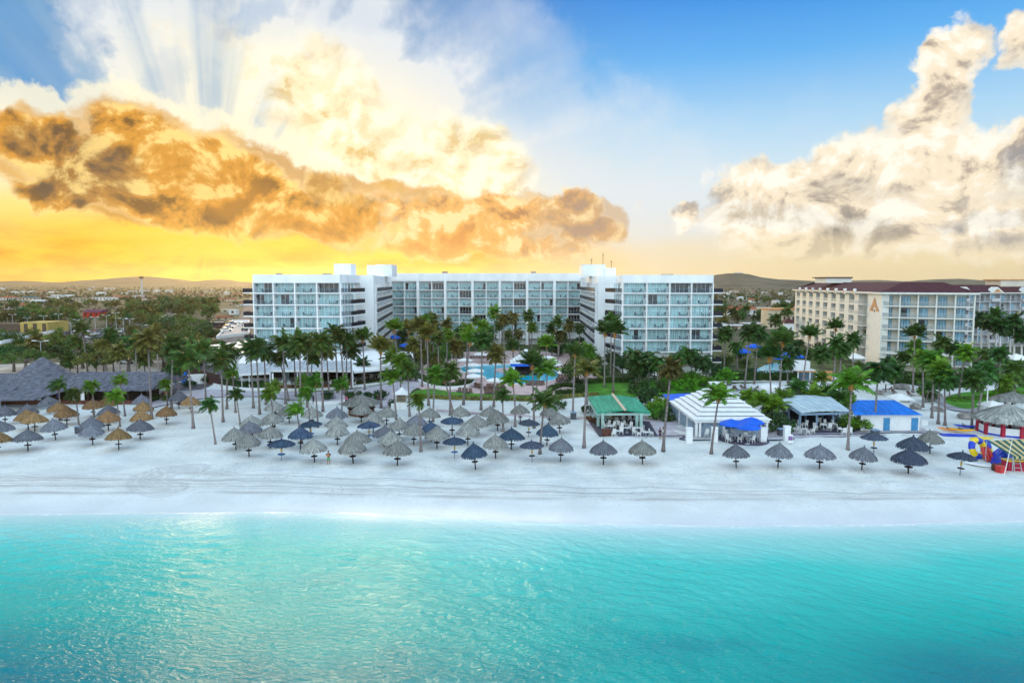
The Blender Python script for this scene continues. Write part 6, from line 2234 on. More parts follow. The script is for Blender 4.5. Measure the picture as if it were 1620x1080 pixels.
M_lat = mat('blue_white_lattice', (.42, .55, .66), .6, .15)
m_ = MB()
for i in range(26):  # lattice on the left side
    y = Y0 + .9 + i * (Y1 - Y0 - 1.4) / 26
    m_.cbox((X0 + .38, y, 1.2), (.05, .07, 2.1), 0, 0, 0.6)
    m_.cbox((X0 + .43, y, 1.2), (.05, .07, 2.1), 0, 0, -0.6)
for i in range(26):
    x = X0 + 1.3 + i * .125
    m_.cbox((x, Y0 + .62, 1.45), (.04, .05, 1.6), 0, 0, 0, .55)
    m_.cbox((x, Y0 + .68, 1.45), (.04, .05, 1.6), 0, 0, 0, -.55)
rb(m_, 'lattice', M_lat, wp, WL)
m_ = MB()
m_.box(X0 + .7, X1 - .5, Y0 + 3.2, Y0 + 3.4, 0, 2.6, 1)
m_.box(X0 + 1.4, X1 - 1, Y0 + 1.2, Y0 + 1.9, 0, 1.1, 0)
m_.box(X0 + 1.3, X1 - .9, Y0 + 1.1, Y0 + 2.0, 1.1, 1.18, 0)
rb(m_, 'counter', [M_lat, M_int], wp, WL)
for i, (u, v) in enumerate([(1091, 702), (1131, 701), (1208, 702), (1246, 699)]):
    p = G(u, v, 0)
    m_ = MB()
    m_.box(p.x - .42, p.x + .42, p.y, p.y + .7, 0, 2.15)
    m_.box(p.x - .47, p.x + .47, p.y - .05, p.y + .75, 2.15, 2.25)
    tag(m_.build('white_pillar', M_white2), 'free standing white pillar on the deck edge, %s from the left' % ORD[i], 'pillar', 'white pillars along the deck edge')
tc_ = G(1180, 700, 0)
m_ = MB()
m_.lathe([(3.5, 0), (3.5, .28), (0.02, .29)], 40, (tc_.x, tc_.y + 1.2, 0))
tag(m_.build('round_terrace', mat('dark_stone2', (.10, .09, .13), .7, .25, .8)), 'round dark terrace under the blue parasols', 'terrace')
for i, (u, v) in enumerate([(1157, 672), (1189, 669), (1183, 677)]):
    p = G(u, v, 2.5)
    assemble('blue_parasol', UM_B, ['bright blue parasol on the left of the round terrace', 'bright blue parasol at the back right of the round terrace', 'bright blue parasol at the front right of the round terrace'][i], 'parasol', (p.x, p.y, .29), .3 * i,
             'blue parasols on the round terrace', 1.12)
chairs_at([(1118, 691), (1146, 692), (1152, 699), (1165, 694), (1170, 699), (1178, 695), (1187, 692), (1190, 700), (1198, 696), (1184, 688), (1160, 688)], 'white chair on or by the round terrace, %s from the left', 'chairs of the round terrace', z=.29)
for i, (u, v) in enumerate([(1158, 696), (1184, 697), (1172, 691)]):
    p = G(u, v, .29)
    assemble('terrace_table', TB, 'pale round table on the round dark terrace, %s from the left' % ORD[[0, 2, 1][i]], 'table', (p.x, p.y, .29), 0, 'tables of the round terrace')
m_ = MB()
p = G(1250, 703, .1)
m_.box(p.x - .35, p.x + .35, p.y - .05, p.y, .35, 1.5)
m_.box(p.x - .3, p.x + .3, p.y - .06, p.y - .051, .7, 1.3, 1)
m_.box(p.x - .3, p.x - .24, p.y - .02, p.y + .4, 0, .4)
m_.box(p.x + .24, p.x + .3, p.y - .02, p.y + .4, 0, .4)
tag(m_.build('sandwich_board', [M_white2, mat('poster_mauve', (.30, .16, .38), .6, .5, 5)]), 'small white notice board with a purple poster by the pillar', 'board')
# blue roofed lean-to left of the pavilion
sh_ = thing('lean_to', 'blue roofed lean-to behind the left side of the stepped pavilion', 'shed', (27, 116, 0))
SL = Vector((27, 116, 0))
a, b = G(1053, 628, 2.6), G(1090, 626, 2.6)
m_ = MB()
m_.prism([(a.x, a.y - 4), (b.x + .5, b.y - 4), (b.x + .5, b.y + 2), (a.x, a.y + 2)], 2.5, 2.75)
rb(m_, 'roof', M_blue, sh_, SL)
m_ = MB()
m_.box(a.x + .4, b.x, a.y - 1.5, a.y + 1.5, 0, 2.49)
rb(m_, 'wall', M_bluegrey, sh_, SL)

# grey flat roof pavilion
gp = thing('grey_pavilion', 'open pavilion with pale arched sheet roof on blue-grey posts', 'pavilion', (50, 110, 0))
GPL = Vector((50, 110, 0))
fl, frr, bl_, br_ = G(1267, 652, 2.75), G(1346, 650, 2.75), G(1229, 628, 2.75), G(1312, 627, 2.75)
m_ = MB()
n = 10
top = []
for i in range(n + 1):
    t = i / n
    f, bb = fl.lerp(frr, t), bl_.lerp(br_, t)
    z = .22 * math.sin(math.pi * t)
    top += [f + Vector((0, 0, z)), bb + Vector((0, 0, z + .1))]
m_.add(top, [(2 * i, 2 * i + 2, 2 * i + 3, 2 * i + 1) for i in range(n)], 0)
m_.add([p - Vector((0, 0, .15)) for p in top], [(2 * i + 1, 2 * i + 3, 2 * i + 2, 2 * i) for i in range(n)], 0)
for s in (0, 1):
    for i in range(n):
        a, b = top[2 * i + s], top[2 * i + 2 + s]
        m_.quad(a, a - Vector((0, 0, .15)), b - Vector((0, 0, .15)), b)
rb(m_, 'roof', roof_mat('pale_sheet_roof', (.54, .66, .70), 0.8), gp, GPL)
m_ = MB()
for a, b in ((fl, frr), (bl_, br_), (fl, bl_), (frr, br_)):
    t = b - a
    m_.cbox(((a.x + b.x) / 2, (a.y + b.y) / 2 + .1, 2.42), (t.length, .14, .32), math.atan2(t.y, t.x))
rb(m_, 'beam', M_bluegrey, gp, GPL)
for f0 in (0.02, 0.35, 0.68, .98):
    for f1 in (0.06, .5, .94):
        p = fl.lerp(frr, f0).lerp(bl_.lerp(br_, f0), f1)
        m_ = MB()
        m_.box(p.x - .13, p.x + .13, p.y - .13, p.y + .13, 0, 2.4)
        rb(m_, 'post', M_bluegrey, gp, GPL)
m_ = MB()
m_.prism([(fl.x - .6, fl.y - 3), (frr.x + .6, frr.y - 3), (br_.x, br_.y), (bl_.x, bl_.y)], 0.145, .2)
rb(m_, 'deck', mat('dark_decking', (.05, .045, .07), .6, .3), gp, GPL)
m_ = MB()
a, b = bl_.lerp(fl, .25), br_.lerp(frr, .25)
m_.box(a.x + 1, b.x - 1, a.y, a.y + .25, .2, 2.3)
rb(m_, 'back_screen', M_int, gp, GPL)
chairs_at([(1262, 681), (1268, 686), (1278, 688), (1285, 686), (1290, 680), (1300, 676), (1307, 675), (1312, 681), (1320, 676), (1328, 683), (1335, 688), (1340, 684), (1266, 676), (1274, 676), (1296, 671), (1318, 670), (1345, 688)],
          'white chair at the pale arched pavilion, %s from the left there', 'chairs of the arched pavilion', z=.2)
for i, (u, v) in enumerate([(1273, 686), (1303, 679), (1331, 686), (1316, 677)]):
    p = G(u, v, .2)
    assemble('pavilion_table', TB, 'pale table under the arched pavilion roof, %s from the left' % ORD[[0, 1, 3, 2][i]], 'table', (p.x, p.y, .2), 0, 'tables of the arched pavilion')

# blue roof hut
bh = thing('blue_roof_hut', 'white hut with bright blue hipped roof and two blue doors', 'hut', (56, 106, 0))
BHL = Vector((56, 106, 0))
w0, w1 = G(1361, 683, 0), G(1454, 683, 0)
e0, e1 = G(1351, 656, 2.75), G(1460, 656, 2.75)
D_ = 11.0
rx0, rx1 = G(1358, 633, 3.9).x, G(1413, 632, 3.9).x
ry = G(1385, 632.5, 3.9).y
m_ = MB()
m_.prism([(w0.x, w0.y), (w1.x, w0.y), (w1.x - .1, ry + .8), (rx0 + .4, ry + .8)], -.1, 2.7)
rb(m_, 'wall', M_white2, bh, BHL)
m_ = MB()
yb2 = ry + 1.6
vs = [(e0.x, e0.y, 2.72), (e1.x, e0.y, 2.72), (e1.x, yb2, 2.72), (rx0 - .3, yb2, 2.72), (rx0, ry, 3.9), (rx1, ry, 3.9)]
m_.add(vs, [(0, 1, 5, 4), (1, 2, 5), (2, 3, 4, 5), (3, 0, 4), (3, 2, 1, 0)])
rb(m_, 'roof', roof_mat('blue_roof', (.008, .19, .74), 0.7), bh, BHL)
for u0, u1 in ((1397, 1407), (1441, 1451.5)):
    a, b = G(u0, 683, 0), G(u1, 683, 0)
    m_ = MB()
    m_.box(a.x, b.x, w0.y - .06, w0.y + .02, .02, 2.15)
    o = rb(m_, 'door', mat('blue_door', (.06, .26, .50), .6, .1), bh, BHL)
    h_ = MB()
    h_.box(b.x - .15, b.x - .08, w0.y - .13, w0.y - .06, 1.0, 1.12)
    rb(h_, 'handle', M_steel, o, BHL)
m_ = MB()
a = G(1430, 671, 0)
m_.box(a.x - .6, a.x + .4, w0.y - .05, w0.y + .02, 1.0, 1.8)
rb(m_, 'shutter', M_frame, bh, BHL)
m_ = MB()
m_.box(w0.x - .8, w1.x + 2.5, w0.y - 1.4, w0.y - .01, 0.145, .22)
rb(m_, 'step', M_grey_pave, bh, BHL)

# thatched beach bar in the middle
tb = thing('thatched_bar', 'round thatched beach bar with red-brown counter behind the middle umbrellas', 'beach bar', G(572, 656, 0))
hb_can = canopy_mesh(False, 5, TH['tan'], R0=3.2, za=3.35, zr=2.0)
obj('thatch_canopy', hb_can, tb)
MB().lathe([(2.15, 0), (2.15, 1.15), (2.35, 1.17), (2.35, 1.25), (1.7, 1.25), (1.7, 0)], 26).build('counter', M_wood, tb)
for i in range(8):
    MB().tube([(2.0 * math.cos(i * .785), 2.0 * math.sin(i * .785), 0), (2.0 * math.cos(i * .785), 2.0 * math.sin(i * .785), 2.3)], .07, 6).build('post', M_pole, tb)
# white kiosk
ks = thing('towel_kiosk', 'small white kiosk with pyramid canopy and a service window', 'kiosk', G(636, 646, 0))
m_ = MB()
m_.box(-1.0, 1.0, -.9, .9, 0, 1.25)
for sx in (-.95, .85):
    for sy in (-.88, .78):
        m_.box(sx, sx + .1, sy, sy + .1, 1.25, 2.7)
m_.build('wall', M_white2, ks)
MB().box(-.84, .84, -.6, .6, 1.25, 2.3).build('interior', mat('tan_shade', (.25, .20, .14), .8, .3), ks)
m_ = MB()
m_.lathe([(1.95, 2.65), (1.95, 2.8), (.8, 3.3), (.03, 3.95)], 4)
o = m_.build('canopy', M_white2, ks)
o.rotation_euler[2] = math.pi / 4
m_ = MB()
m_.box(-1.9, -1.1, -.4, .4, 0, .9)
m_.build('cabinet', M_white2, ks)
# pool bar
pb = thing('pool_bar', 'swim-up pool bar under a white stepped roof with blue fascia', 'pool bar', (3, 150, 0))
PBL = Vector((3, 150, 0))
a, b = G(807, 579, 2.4), G(858, 579, 2.4)
xm, ym, hw = (a.x + b.x) / 2, a.y + 3.6, (b.x - a.x) / 2
apz = Yp(832, 555, ym).z
m_ = MB()
for i in range(6):
    s0, s1 = 1 - i / 6.2, 1 - (i + .75) / 6.2
    z0 = 3.0 + (apz - 3.0) * i / 6
    m_.lathe([(hw * 1.414 * s0, z0), (hw * 1.414 * s0, z0 + .16), (hw * 1.414 * s1, z0 + (apz - 3) / 6 * .7), (.02, z0 + (apz - 3) / 6 * .72)], 4, (0, 0, 0))
m_.lathe([(.7, apz - .1), (.7, apz + .3), (.02, apz + .5)], 4)
o = m_.build('roof', M_white2, pb)
o.location = Vector((xm, ym, 0)) - PBL
o.rotation_euler[2] = math.pi / 4
m_ = MB()
m_.box(xm - hw + .1, xm + hw - .1, ym - hw + .1, ym + hw - .1, 2.35, 2.98)
rb(m_, 'fascia', M_blue, pb, PBL)
for sx in (-1, 1):
    for sy in (-1, 1):
        m_ = MB()
        m_.box(xm + sx * (hw - .7) - .4, xm + sx * (hw - .7) + .4, ym + sy * (hw - .7) - .4, ym + sy * (hw - .7) + .4, 0, 2.36)
        rb(m_, 'column', M_white2, pb, PBL)
m_ = MB()
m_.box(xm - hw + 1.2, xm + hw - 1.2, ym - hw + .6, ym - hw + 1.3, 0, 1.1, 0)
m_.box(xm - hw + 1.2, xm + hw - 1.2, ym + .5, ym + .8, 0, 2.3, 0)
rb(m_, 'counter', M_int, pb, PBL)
# pool umbrellas and loungers
for i, (u, v) in enumerate(sorted([(752, 587), (750, 595.5), (785, 602), (748, 578), (875, 572), (877, 577), (896, 589.5), (908, 584.5), (760, 560.5), (776, 561.5), (868, 566), (736, 570)])):
    p = G(u, v, 2.3)
    assemble('pool_umbrella', UM_W, 'white round umbrella by the pool, %s from the left' % ORD[i], 'umbrella', (p.x, p.y, .1), 0, 'white umbrellas round the pool', 1.08)
LG = [(726 + 6.2 * i, 620 + .5 * i) for i in range(4)] + [(768 + 5 * i, 618) for i in range(7)] + [(769 + 5.2 * i, 623) for i in range(7)] + [(771 + 5 * i, 613.5) for i in range(6)] + [(834 + 5 * i, 608.5) for i in range(6)] + \
     [(882 + 5 * i, 604 - i * .6) for i in range(5)] + [(884 + 5 * i, 598) for i in range(6)] + [(752 + 4 * i, 612 + i) for i in range(3)] + [(745 + 5 * i, 567) for i in range(9)] + [(722 + 5 * i, 606) for i in range(4)] + [(870 + 6 * i, 580) for i in range(7)]
rnd = random.Random(4)
for i, (u, v) in enumerate(sorted(LG)):
    p = G(u, v, .1)
    assemble('sun_lounger', LOUNGE, 'brown sun lounger on the pink pool deck, %s from the left' % (ORD[i] if i < len(ORD) else 'last'), 'sun lounger', (p.x, p.y, .1), rnd.uniform(-.25, .25) + (math.pi if v < 585 else 0), 'sun loungers round the pool')
# blue parasols in the court
for i, (u, v) in enumerate([(623, 537), (641, 551), (654, 551), (1192, 552), (1245, 567), (1258, 568), (1175, 560), (1240, 571)]):
    p = G(u, v, 2.5)
    assemble('blue_parasol', UM_B, 'bright blue garden parasol, %s from left among the hotel garden parasols' % ORD[[0, 1, 2, 4, 6, 7, 3, 5][i]], 'parasol', (p.x, p.y, 0), .2, 'blue parasols in the hotel gardens', 1.5)
# garden kiosk right
gk = thing('garden_kiosk', 'white garden kiosk with orange edged roof and steps by the hedge', 'kiosk', G(1278, 604, 0))
m_ = MB()
m_.box(-2.4, 2.2, 0, 3, 2.3, 2.6, 0)
m_.box(-2.45, 2.25, -.06, -.01, 2.25, 2.55, 1)
m_.build('roof', [M_white2, M_terra], gk)
for x in (-2.2, -.9, .5, 2.0):
    MB().box(x - .12, x + .12, .1, .35, 0, 2.3).build('post', M_white2, gk)
MB().box(-2.2, 2.0, 2.2, 2.4, 0, 2.3).build('back_wall', M_bluegrey, gk)
MB().box(-1.9, 1.8, 3.2, 6, 0, 4.3).build('upper_block', M_white2, gk)
m_ = MB()
for i in range(4):
    m_.box(-2.4, 2.2, -.4 * (i + 1), -.4 * i - .002, 0, .45 - .11 * i)
m_.build('steps', M_grey_pave, gk)
MB().box(3.2, 6, 1, 1.2, 0, 2.4).build('side_wall', M_terra, gk)
# white canopies in the sand garden
for i, (u, v, s, lb) in enumerate([(1388, 603, 1.0, 'flat white canopy shelter behind the blue roofed hut'), (1424, 627, .95, 'low white canopy between the blue roofed hut and the boulders'), (1570, 637, .9, 'white peaked canopy beside the tall globe lamp'),
                                   (1352, 567, 1.2, 'small white canopy below the beige hotel wall'), (1573, 568, 1.3, 'white garden canopy left of two below the far block'), (1607, 570, 1.3, 'white garden canopy at the right edge below the far block'),
                                   (1216, 612, 1.0, 'white low dome tent left in the sand garden'), (1300, 616, 1.0, 'white low dome tent in the middle of the sand garden'), (1330, 612, .9, 'white low dome tent right in the sand garden')]):
    p = G(u, v, 2.6)
    if 'dome' in lb:
        p = G(u, v, .6)
        o = thing('dome_tent', lb, 'tent', (p.x, p.y, .1))
        MB().lathe([(1.5, 0), (1.45, .6), (1.1, 1.0), (.5, 1.22), (.02, 1.28)], 20).build('canopy', M_white2, o, smooth=True)
        o.scale = (1.7 * s, 1.0, 1.0)
    else:
        assemble('canopy_shelter', UM_T, lb, 'canopy', (p.x, p.y, 0), math.pi / 4, None, s * 1.05)
# boulders
for i, (u, v, s, lb) in enumerate([(1427, 614, 1.25, 'large grey boulder in the sand garden behind the palms'), (1448, 644, 1.0, 'grey boulder right of the blue roofed hut'), (1482, 648, .9, 'low grey boulder among the leaning palm trunks'), (1529, 660, 1.1, 'brown boulder left of the globe lamp'),
                                   (1391, 622, .9, 'flat brown boulder under the white canopy'), (1432, 634, .7, 'small dark boulder beneath the low white canopy'), (1335, 600, .8, 'small pale boulder by the garden kiosk hedge')]):
    p = G(u, v, .3)
    rr = random.Random(i)
    mb = MB()
    prof = [(.02, -.2)] + [(math.sin(a) * 1.2, .55 - math.cos(a) * .75) for a in np.linspace(.35, math.pi - .25, 7)] + [(.02, 1.25)]
    mb.lathe(prof, 12, jit=.12, rnd=rr)
    o = tag(mb.build('boulder', M_rock, loc=(p.x, p.y, 0), smooth=True), lb, 'boulder', 'boulders in the sand garden')
    o.scale = (s * 1.1, s * .8, s * .8)
    o.rotation_euler[2] = i

# white loungers and low tables on the inland sand
for i, (u, v) in enumerate(sorted([(1160, 617), (1168, 619), (1176, 616), (1184, 620), (1193, 617), (1234, 622), (1242, 625), (1250, 621), (1362, 612), (1372, 616), (1404, 618), (1414, 622), (1440, 626), (1250, 610), (1262, 612), (1286, 611), (1316, 610)])):
    p = G(u, v, .1)
    assemble('garden_lounger', [('seat', LOUNGE[0][1]), ('backrest', LOUNGE[1][1]), ('frame', LOUNGE[2][1])], 'lounger on the white inland sand behind the pavilions, %s from left' % ORD[i], 'sun lounger', (p.x, p.y, .12), rnd.uniform(0, 6.28), 'loungers on the inland sand')

# ------------------------------------------------------------------ water sports corner, far right
M_red = mat('red_paint', (.42, .02, .05), .6, .1)
M_vyel = mat('vinyl_yellow', (.85, .60, .01), .35, .08, spec=.5)
M_vblue = mat('vinyl_blue', (.01, .05, .55), .35, .1, spec=.5)
M_vred = mat('vinyl_red', (.60, .03, .03), .35, .1, spec=.5)
M_oran = mat('kayak_orange', (.85, .26, .01), .35, .08, spec=.5)
hut = thing('watersports_hut', 'round thatched water sports hut with red posts at the right edge', 'hut', G(1592, 686, 0))
hut_can = canopy_mesh(False, 9, TH['tan'], R0=4.6, za=4.5, zr=2.25)
obj('thatch_canopy', hut_can, hut)
for i in range(10):
    a = i * .628 + .2
    MB().box(3.6 * math.cos(a) - .22, 3.6 * math.cos(a) + .22, 3.6 * math.sin(a) - .22, 3.6 * math.sin(a) + .22, 0, 2.7).build('post', M_red, hut)
    m_ = MB()
    b = a + .628
    p0, p1 = Vector((3.55 * math.cos(a), 3.55 * math.sin(a), 0)), Vector((3.55 * math.cos(b), 3.55 * math.sin(b), 0))
    t = p1 - p0
    c_ = (p0 + p1) / 2
    m_.cbox((c_.x, c_.y, .9), (t.length - .45, .1, 1.0), math.atan2(t.y, t.x), 0)
    m_.cbox((c_.x, c_.y, .25), (t.length - .45, .09, .3), math.atan2(t.y, t.x), 1)
    m_.build('panel', [M_white2, M_vblue], hut)
hut2 = thing('thatched_hut', 'second thatched hut behind the water sports hut at the right edge', 'hut', G(1600, 652, 0))
obj('thatch_canopy', canopy_mesh(False, 19, TH['tan'], R0=3.4, za=3.6, zr=2.2), hut2)
MB().tube([(0, 0, -.2), (0, 0, 3.2)], .15, 8).build('pole', M_pole, hut2)
# inflatable rings
p = G(1546, 726, 0)
tu = thing('inflatable_ring', 'big yellow, blue and red inflatable towing ring standing on edge', 'inflatable', (p.x, p.y, 0))
m_ = MB()
m_.torus((0, 0, 1.42), 1.05, .40, 32, 10, Matrix.Rotation(R(20), 4, 'Z') @ Matrix.Rotation(R(72), 4, 'X'), mats=[0, 1, 0, 1, 0, 1, 0, 1])
m_.build('ring', [M_vyel, M_vblue], tu, smooth=True)
p = G(1562, 722, 0)
tu = thing('inflatable_ring', 'smaller yellow and blue inflatable ring leaning against the larger one', 'inflatable', (p.x, p.y, 0))
m_ = MB()
m_.torus((0, 0, 1.3), .95, .38, 32, 10, Matrix.Rotation(R(60), 4, 'Z') @ Matrix.Rotation(R(75), 4, 'X'), mats=[0, 0, 1, 0, 1, 1])
m_.build('ring', [M_vyel, M_vblue], tu, smooth=True)
p = G(1563, 731, 0)
m_ = MB()
for i in range(3):
    m_.tube([(-.3 + i * .36, -.5, .25), (-.3 + i * .36, 0, .35 + .25 * i), (-.3 + i * .36, .7, 1.5), (-.25 + i * .36, .9, 1.75)], [.12, .2, .2, .1], 8)
tag(m_.build('float', M_vred, loc=(p.x, p.y, 0), smooth=True), 'red inflatable float propped beside the rings', 'inflatable')
p = G(1549, 697, .9)
m_ = MB()
m_.tube([(-1.2, 0, 0), (0, .1, .06), (2.0, .2, .0)], [.16, .22, .12], 8)
tag(m_.build('banana_float', M_vyel, loc=(p.x, p.y, 1.2), smooth=True), 'long yellow banana float lying behind the rings', 'inflatable')


def kayak(label, u, v, rz, mt, L=3.4, wdt=.38, z=.2, name='kayak', cat='kayak', grp=None, seat=True):
    p = G(u, v, z)
    o = thing(name, label, cat, (p.x, p.y, z), rz, grp)
    m_ = MB()
    vs, fs = [], []
    n, k = 12, 10
    for i in range(n + 1):
        t = i / n
        s = math.sin(math.pi * min(max(t, .01), .99)) ** .6
        x = (t - .5) * L
        for j in range(k):
            a = 2 * math.pi * j / k
            yy, zz = math.cos(a) * wdt * s, math.sin(a) * .2 * s
            if zz > 0 and .3 < t < .7:
                zz *= .25 if abs(yy) < wdt * .7 else 1
            vs.append((x, yy, zz + .2 + .16 * (2 * t - 1) ** 2))
    for i in range(n):
        for j in range(k):
            fs.append((i * k + j, i * k + (j + 1) % k, (i + 1) * k + (j + 1) % k, (i + 1) * k + j))
    m_.add(vs, fs)
    m_.build('hull', mt, o, smooth=True)
    if seat:
        MB().cbox((-.2, 0, .34), (.45, .42, .1)).cbox((-.42, 0, .5), (.07, .42, .3)).build('seat', M_lounge, o)
    return o


kayak('orange kayak nearest the blue float, left of the pair', 1503, 681, R(-28), M_oran, grp=None)
kayak('yellow-orange kayak to the right of its orange twin', 1522, 682, R(-24), mat('kayak_amber', (.85, .40, .01), .35, .08), z=.35)
kayak('pale blue kayak behind the two orange ones', 1528, 676, R(-26), M_vblue, z=.3)
kayak('white dinghy on the sand below the inflatable rings', 1560, 738, R(-22), M_white2, L=4.6, wdt=.7, z=.05, name='dinghy', cat='dinghy', seat=False)
p = G(1516, 690, 0)
m_ = MB()
for i in range(5):
    m_.tube([(-2.2, -.4 + i * .26, .12), (0, -.5 + i * .26, .15), (2.4, -.4 + i * .26, .12)], .14, 7)
o = tag(m_.build('float_mat', M_vblue, loc=(p.x, p.y, 0), smooth=True), 'blue ribbed float mat under the kayaks', 'float mat')
o.rotation_euler[2] = R(-14)
p = G(1583, 734, 0)
m_ = MB()
rr = random.Random(2)
vs, fs = [], []
for i in range(13):
    for j in range(9):
        vs.append(((i - 6) * .22, (j - 4) * .3, max(0.02, 1.9 - (i - 6) ** 2 * .035 - j * .16 + rr.uniform(-.08, .08))))
for i in range(12):
    for j in range(8):
        fs.append((i * 9 + j, i * 9 + 9 + j, i * 9 + 10 + j, i * 9 + 1 + j))
m_.add(vs, fs)
o = tag(m_.build('tarpaulin', M_vblue, loc=(p.x, p.y - .3, 0)), 'crumpled blue tarpaulin over stacked gear by the awning', 'tarpaulin')
o.rotation_euler[2] = R(150)
aw = thing('striped_awning', 'green and cream striped awning stall at the right edge of the beach', 'stall', G(1605, 738, 0))
AWL = G(1605, 738, 0)
q = [G(1590, 728, 1.9) , G(1640, 742, 1.9), G(1612, 697, 3.3), G(1562, 690, 3.3)]
q = [G(1603, 722, 2.0), G(1650, 722, 2.0), G(1625, 694, 3.0), G(1561, 697, 3.0)]
a, b, c_, d = q[3], q[2], q[1], q[0]
m_ = MB()
n = 11
for i in range(n):
    t0, t1 = i / n, (i + 1) / n
    m_.quad(d.lerp(c_, t0), d.lerp(c_, t1), a.lerp(b, t1), a.lerp(b, t0), i % 2)
    m_.quad(d.lerp(c_, t0), d.lerp(c_, t0) - Vector((0, 0, .3)), d.lerp(c_, t1) - Vector((0, 0, .3)), d.lerp(c_, t1), i % 2)
rb(m_, 'awning', [mat('awning_green', (.03, .10, .07), .7, .15), mat('awning_cream', (.58, .45, .22), .7, .1)], aw, AWL)
for p in q:
    m_ = MB()
    m_.tube([(p.x, p.y, 0), (p.x, p.y, p.z)], .05, 6)
    rb(m_, 'post', M_steel, aw, AWL)
m_ = MB()
m_.box(d.x + .1, c_.x, d.y + .8, d.y + 2, 0, 1.2, 0)
m_.box(d.x + .05, c_.x, d.y + .7, d.y + 2.1, 1.2, 1.3, 1)
rb(m_, 'counter', [M_red, M_vyel], aw, AWL)
for lb, u, v, nm in (('white A-frame chair at the right edge beside the gear', 1606, 745, 'folding_frame'),):
    p = G(u, v, 0)
    m_ = MB()
    for s in (-.45, .45):
        m_.tube([(s, -.5, 0), (s * .7, 0, 1.9)], .05, 6)
        m_.tube([(s, .6, 0), (s * .7, 0, 1.9)], .05, 6)
    for z in (.5, 1.0, 1.5):
        m_.tube([(-.42, -.5 + z * .26, z), (.42, -.5 + z * .26, z)], .04, 5)
    tag(m_.build('folding_frame', M_steel, loc=(p.x, p.y, 0)), 'pale blue A-frame stand at the right edge beside the gear', 'stand')
for i, (u, v, mt, lb) in enumerate([(1577, 745, M_wood, 'brown crate in front of the white dinghy'), (1583, 748, M_vred, 'small red float bag on the sand by the crate'), (1594, 737, M_bluegrey, 'blue-grey locker box by the tarpaulin')]):
    p = G(u, v, 0)
    m_ = MB()
    m_.cbox((0, 0, .42), (.9, .7, .72), .3 * i)
    m_.cbox((0, 0, .83), (.98, .78, .08), .3 * i)
    tag(m_.build('crate', mt, loc=(p.x, p.y, 0)), lb, 'crate', None)
p = G(1588, 752, 0)
m_ = MB()
m_.tube([(0, 0, -.3), (.9, .2, 4.4)], [.05, .03], 6)
tag(m_.build('mast', M_white2, loc=(p.x, p.y, 0)), 'thin white leaning mast pole before the striped awning', 'mast')
# tall globe lamp
lp = thing('globe_lamp', 'tall white lamp post with a globe shade by the thatched huts', 'street lamp', G(1560, 662, 0))
h = Yp(1566, 600, G(1560, 662, 0).y).z
MB().tube([(0, 0, -.2), (0, 0, h - .2)], [.12, .08], 8).build('pole', M_white2, lp)
MB().lathe([(.05, h - .4), (.42, h - .2), (.62, h + .05), (.5, h + .32), (.05, h + .45)], 16).build('lamp_shade', M_white2, lp, smooth=True)
# trash bins and small posts
for i, (u, v, lb) in enumerate([(1384, 692, 'dark bin with blue rim behind the flat slate umbrella'), (126, 686, 'dark square bin box at the foot of a left beach palm'), (1236, 690, 'grey bin beside the bush by the arched pavilion'), (907, 663, 'grey stone plinth at the foot of a palm left of the green bar'),
                                (1153, 610, 'grey rubbish bin on the paving behind the stepped pavilion')]):
    p = G(u, v, 0)
    o = thing('litter_bin', lb, 'bin', (p.x, p.y, .1))
    MB().box(-.45, .45, -.45, .45, 0, 1.0).build('body', mat('bin_grey', (.10, .11, .13), .7, .2), o)
    MB().box(-.5, .5, -.5, .5, 1.0, 1.1).build('lid', M_bluegrey, o)

# ------------------------------------------------------------------ people
M_skin = mat('skin', (.34, .18, .12), .6, .08)
M_skin2 = mat('skin_dark', (.13, .065, .04), .6, .08)
M_hair = mat('hair_dark', (.02, .015, .012), .6, .2)


def skin_mesh(name, nodes, edges, mt, sub=1, root=0):
    me = bpy.data.meshes.new(name)
    me.from_pydata([n[0] for n in nodes], edges, [])
    o = bpy.data.objects.new(name, me)
    COL.objects.link(o)
    md = o.modifiers.new('skin', 'SKIN')
    md.use_smooth_shade = True
    sk = me.skin_vertices[0].data
    for i, nd in enumerate(nodes):
        r = nd[1]
        sk[i].radius = r if hasattr(r, '__len__') else (r, r)
        sk[i].use_root = (i == root)
    if sub:
        ms = o.modifiers.new('sub', 'SUBSURF')
        ms.levels = ms.render_levels = sub
    me.materials.append(mt)
    return o


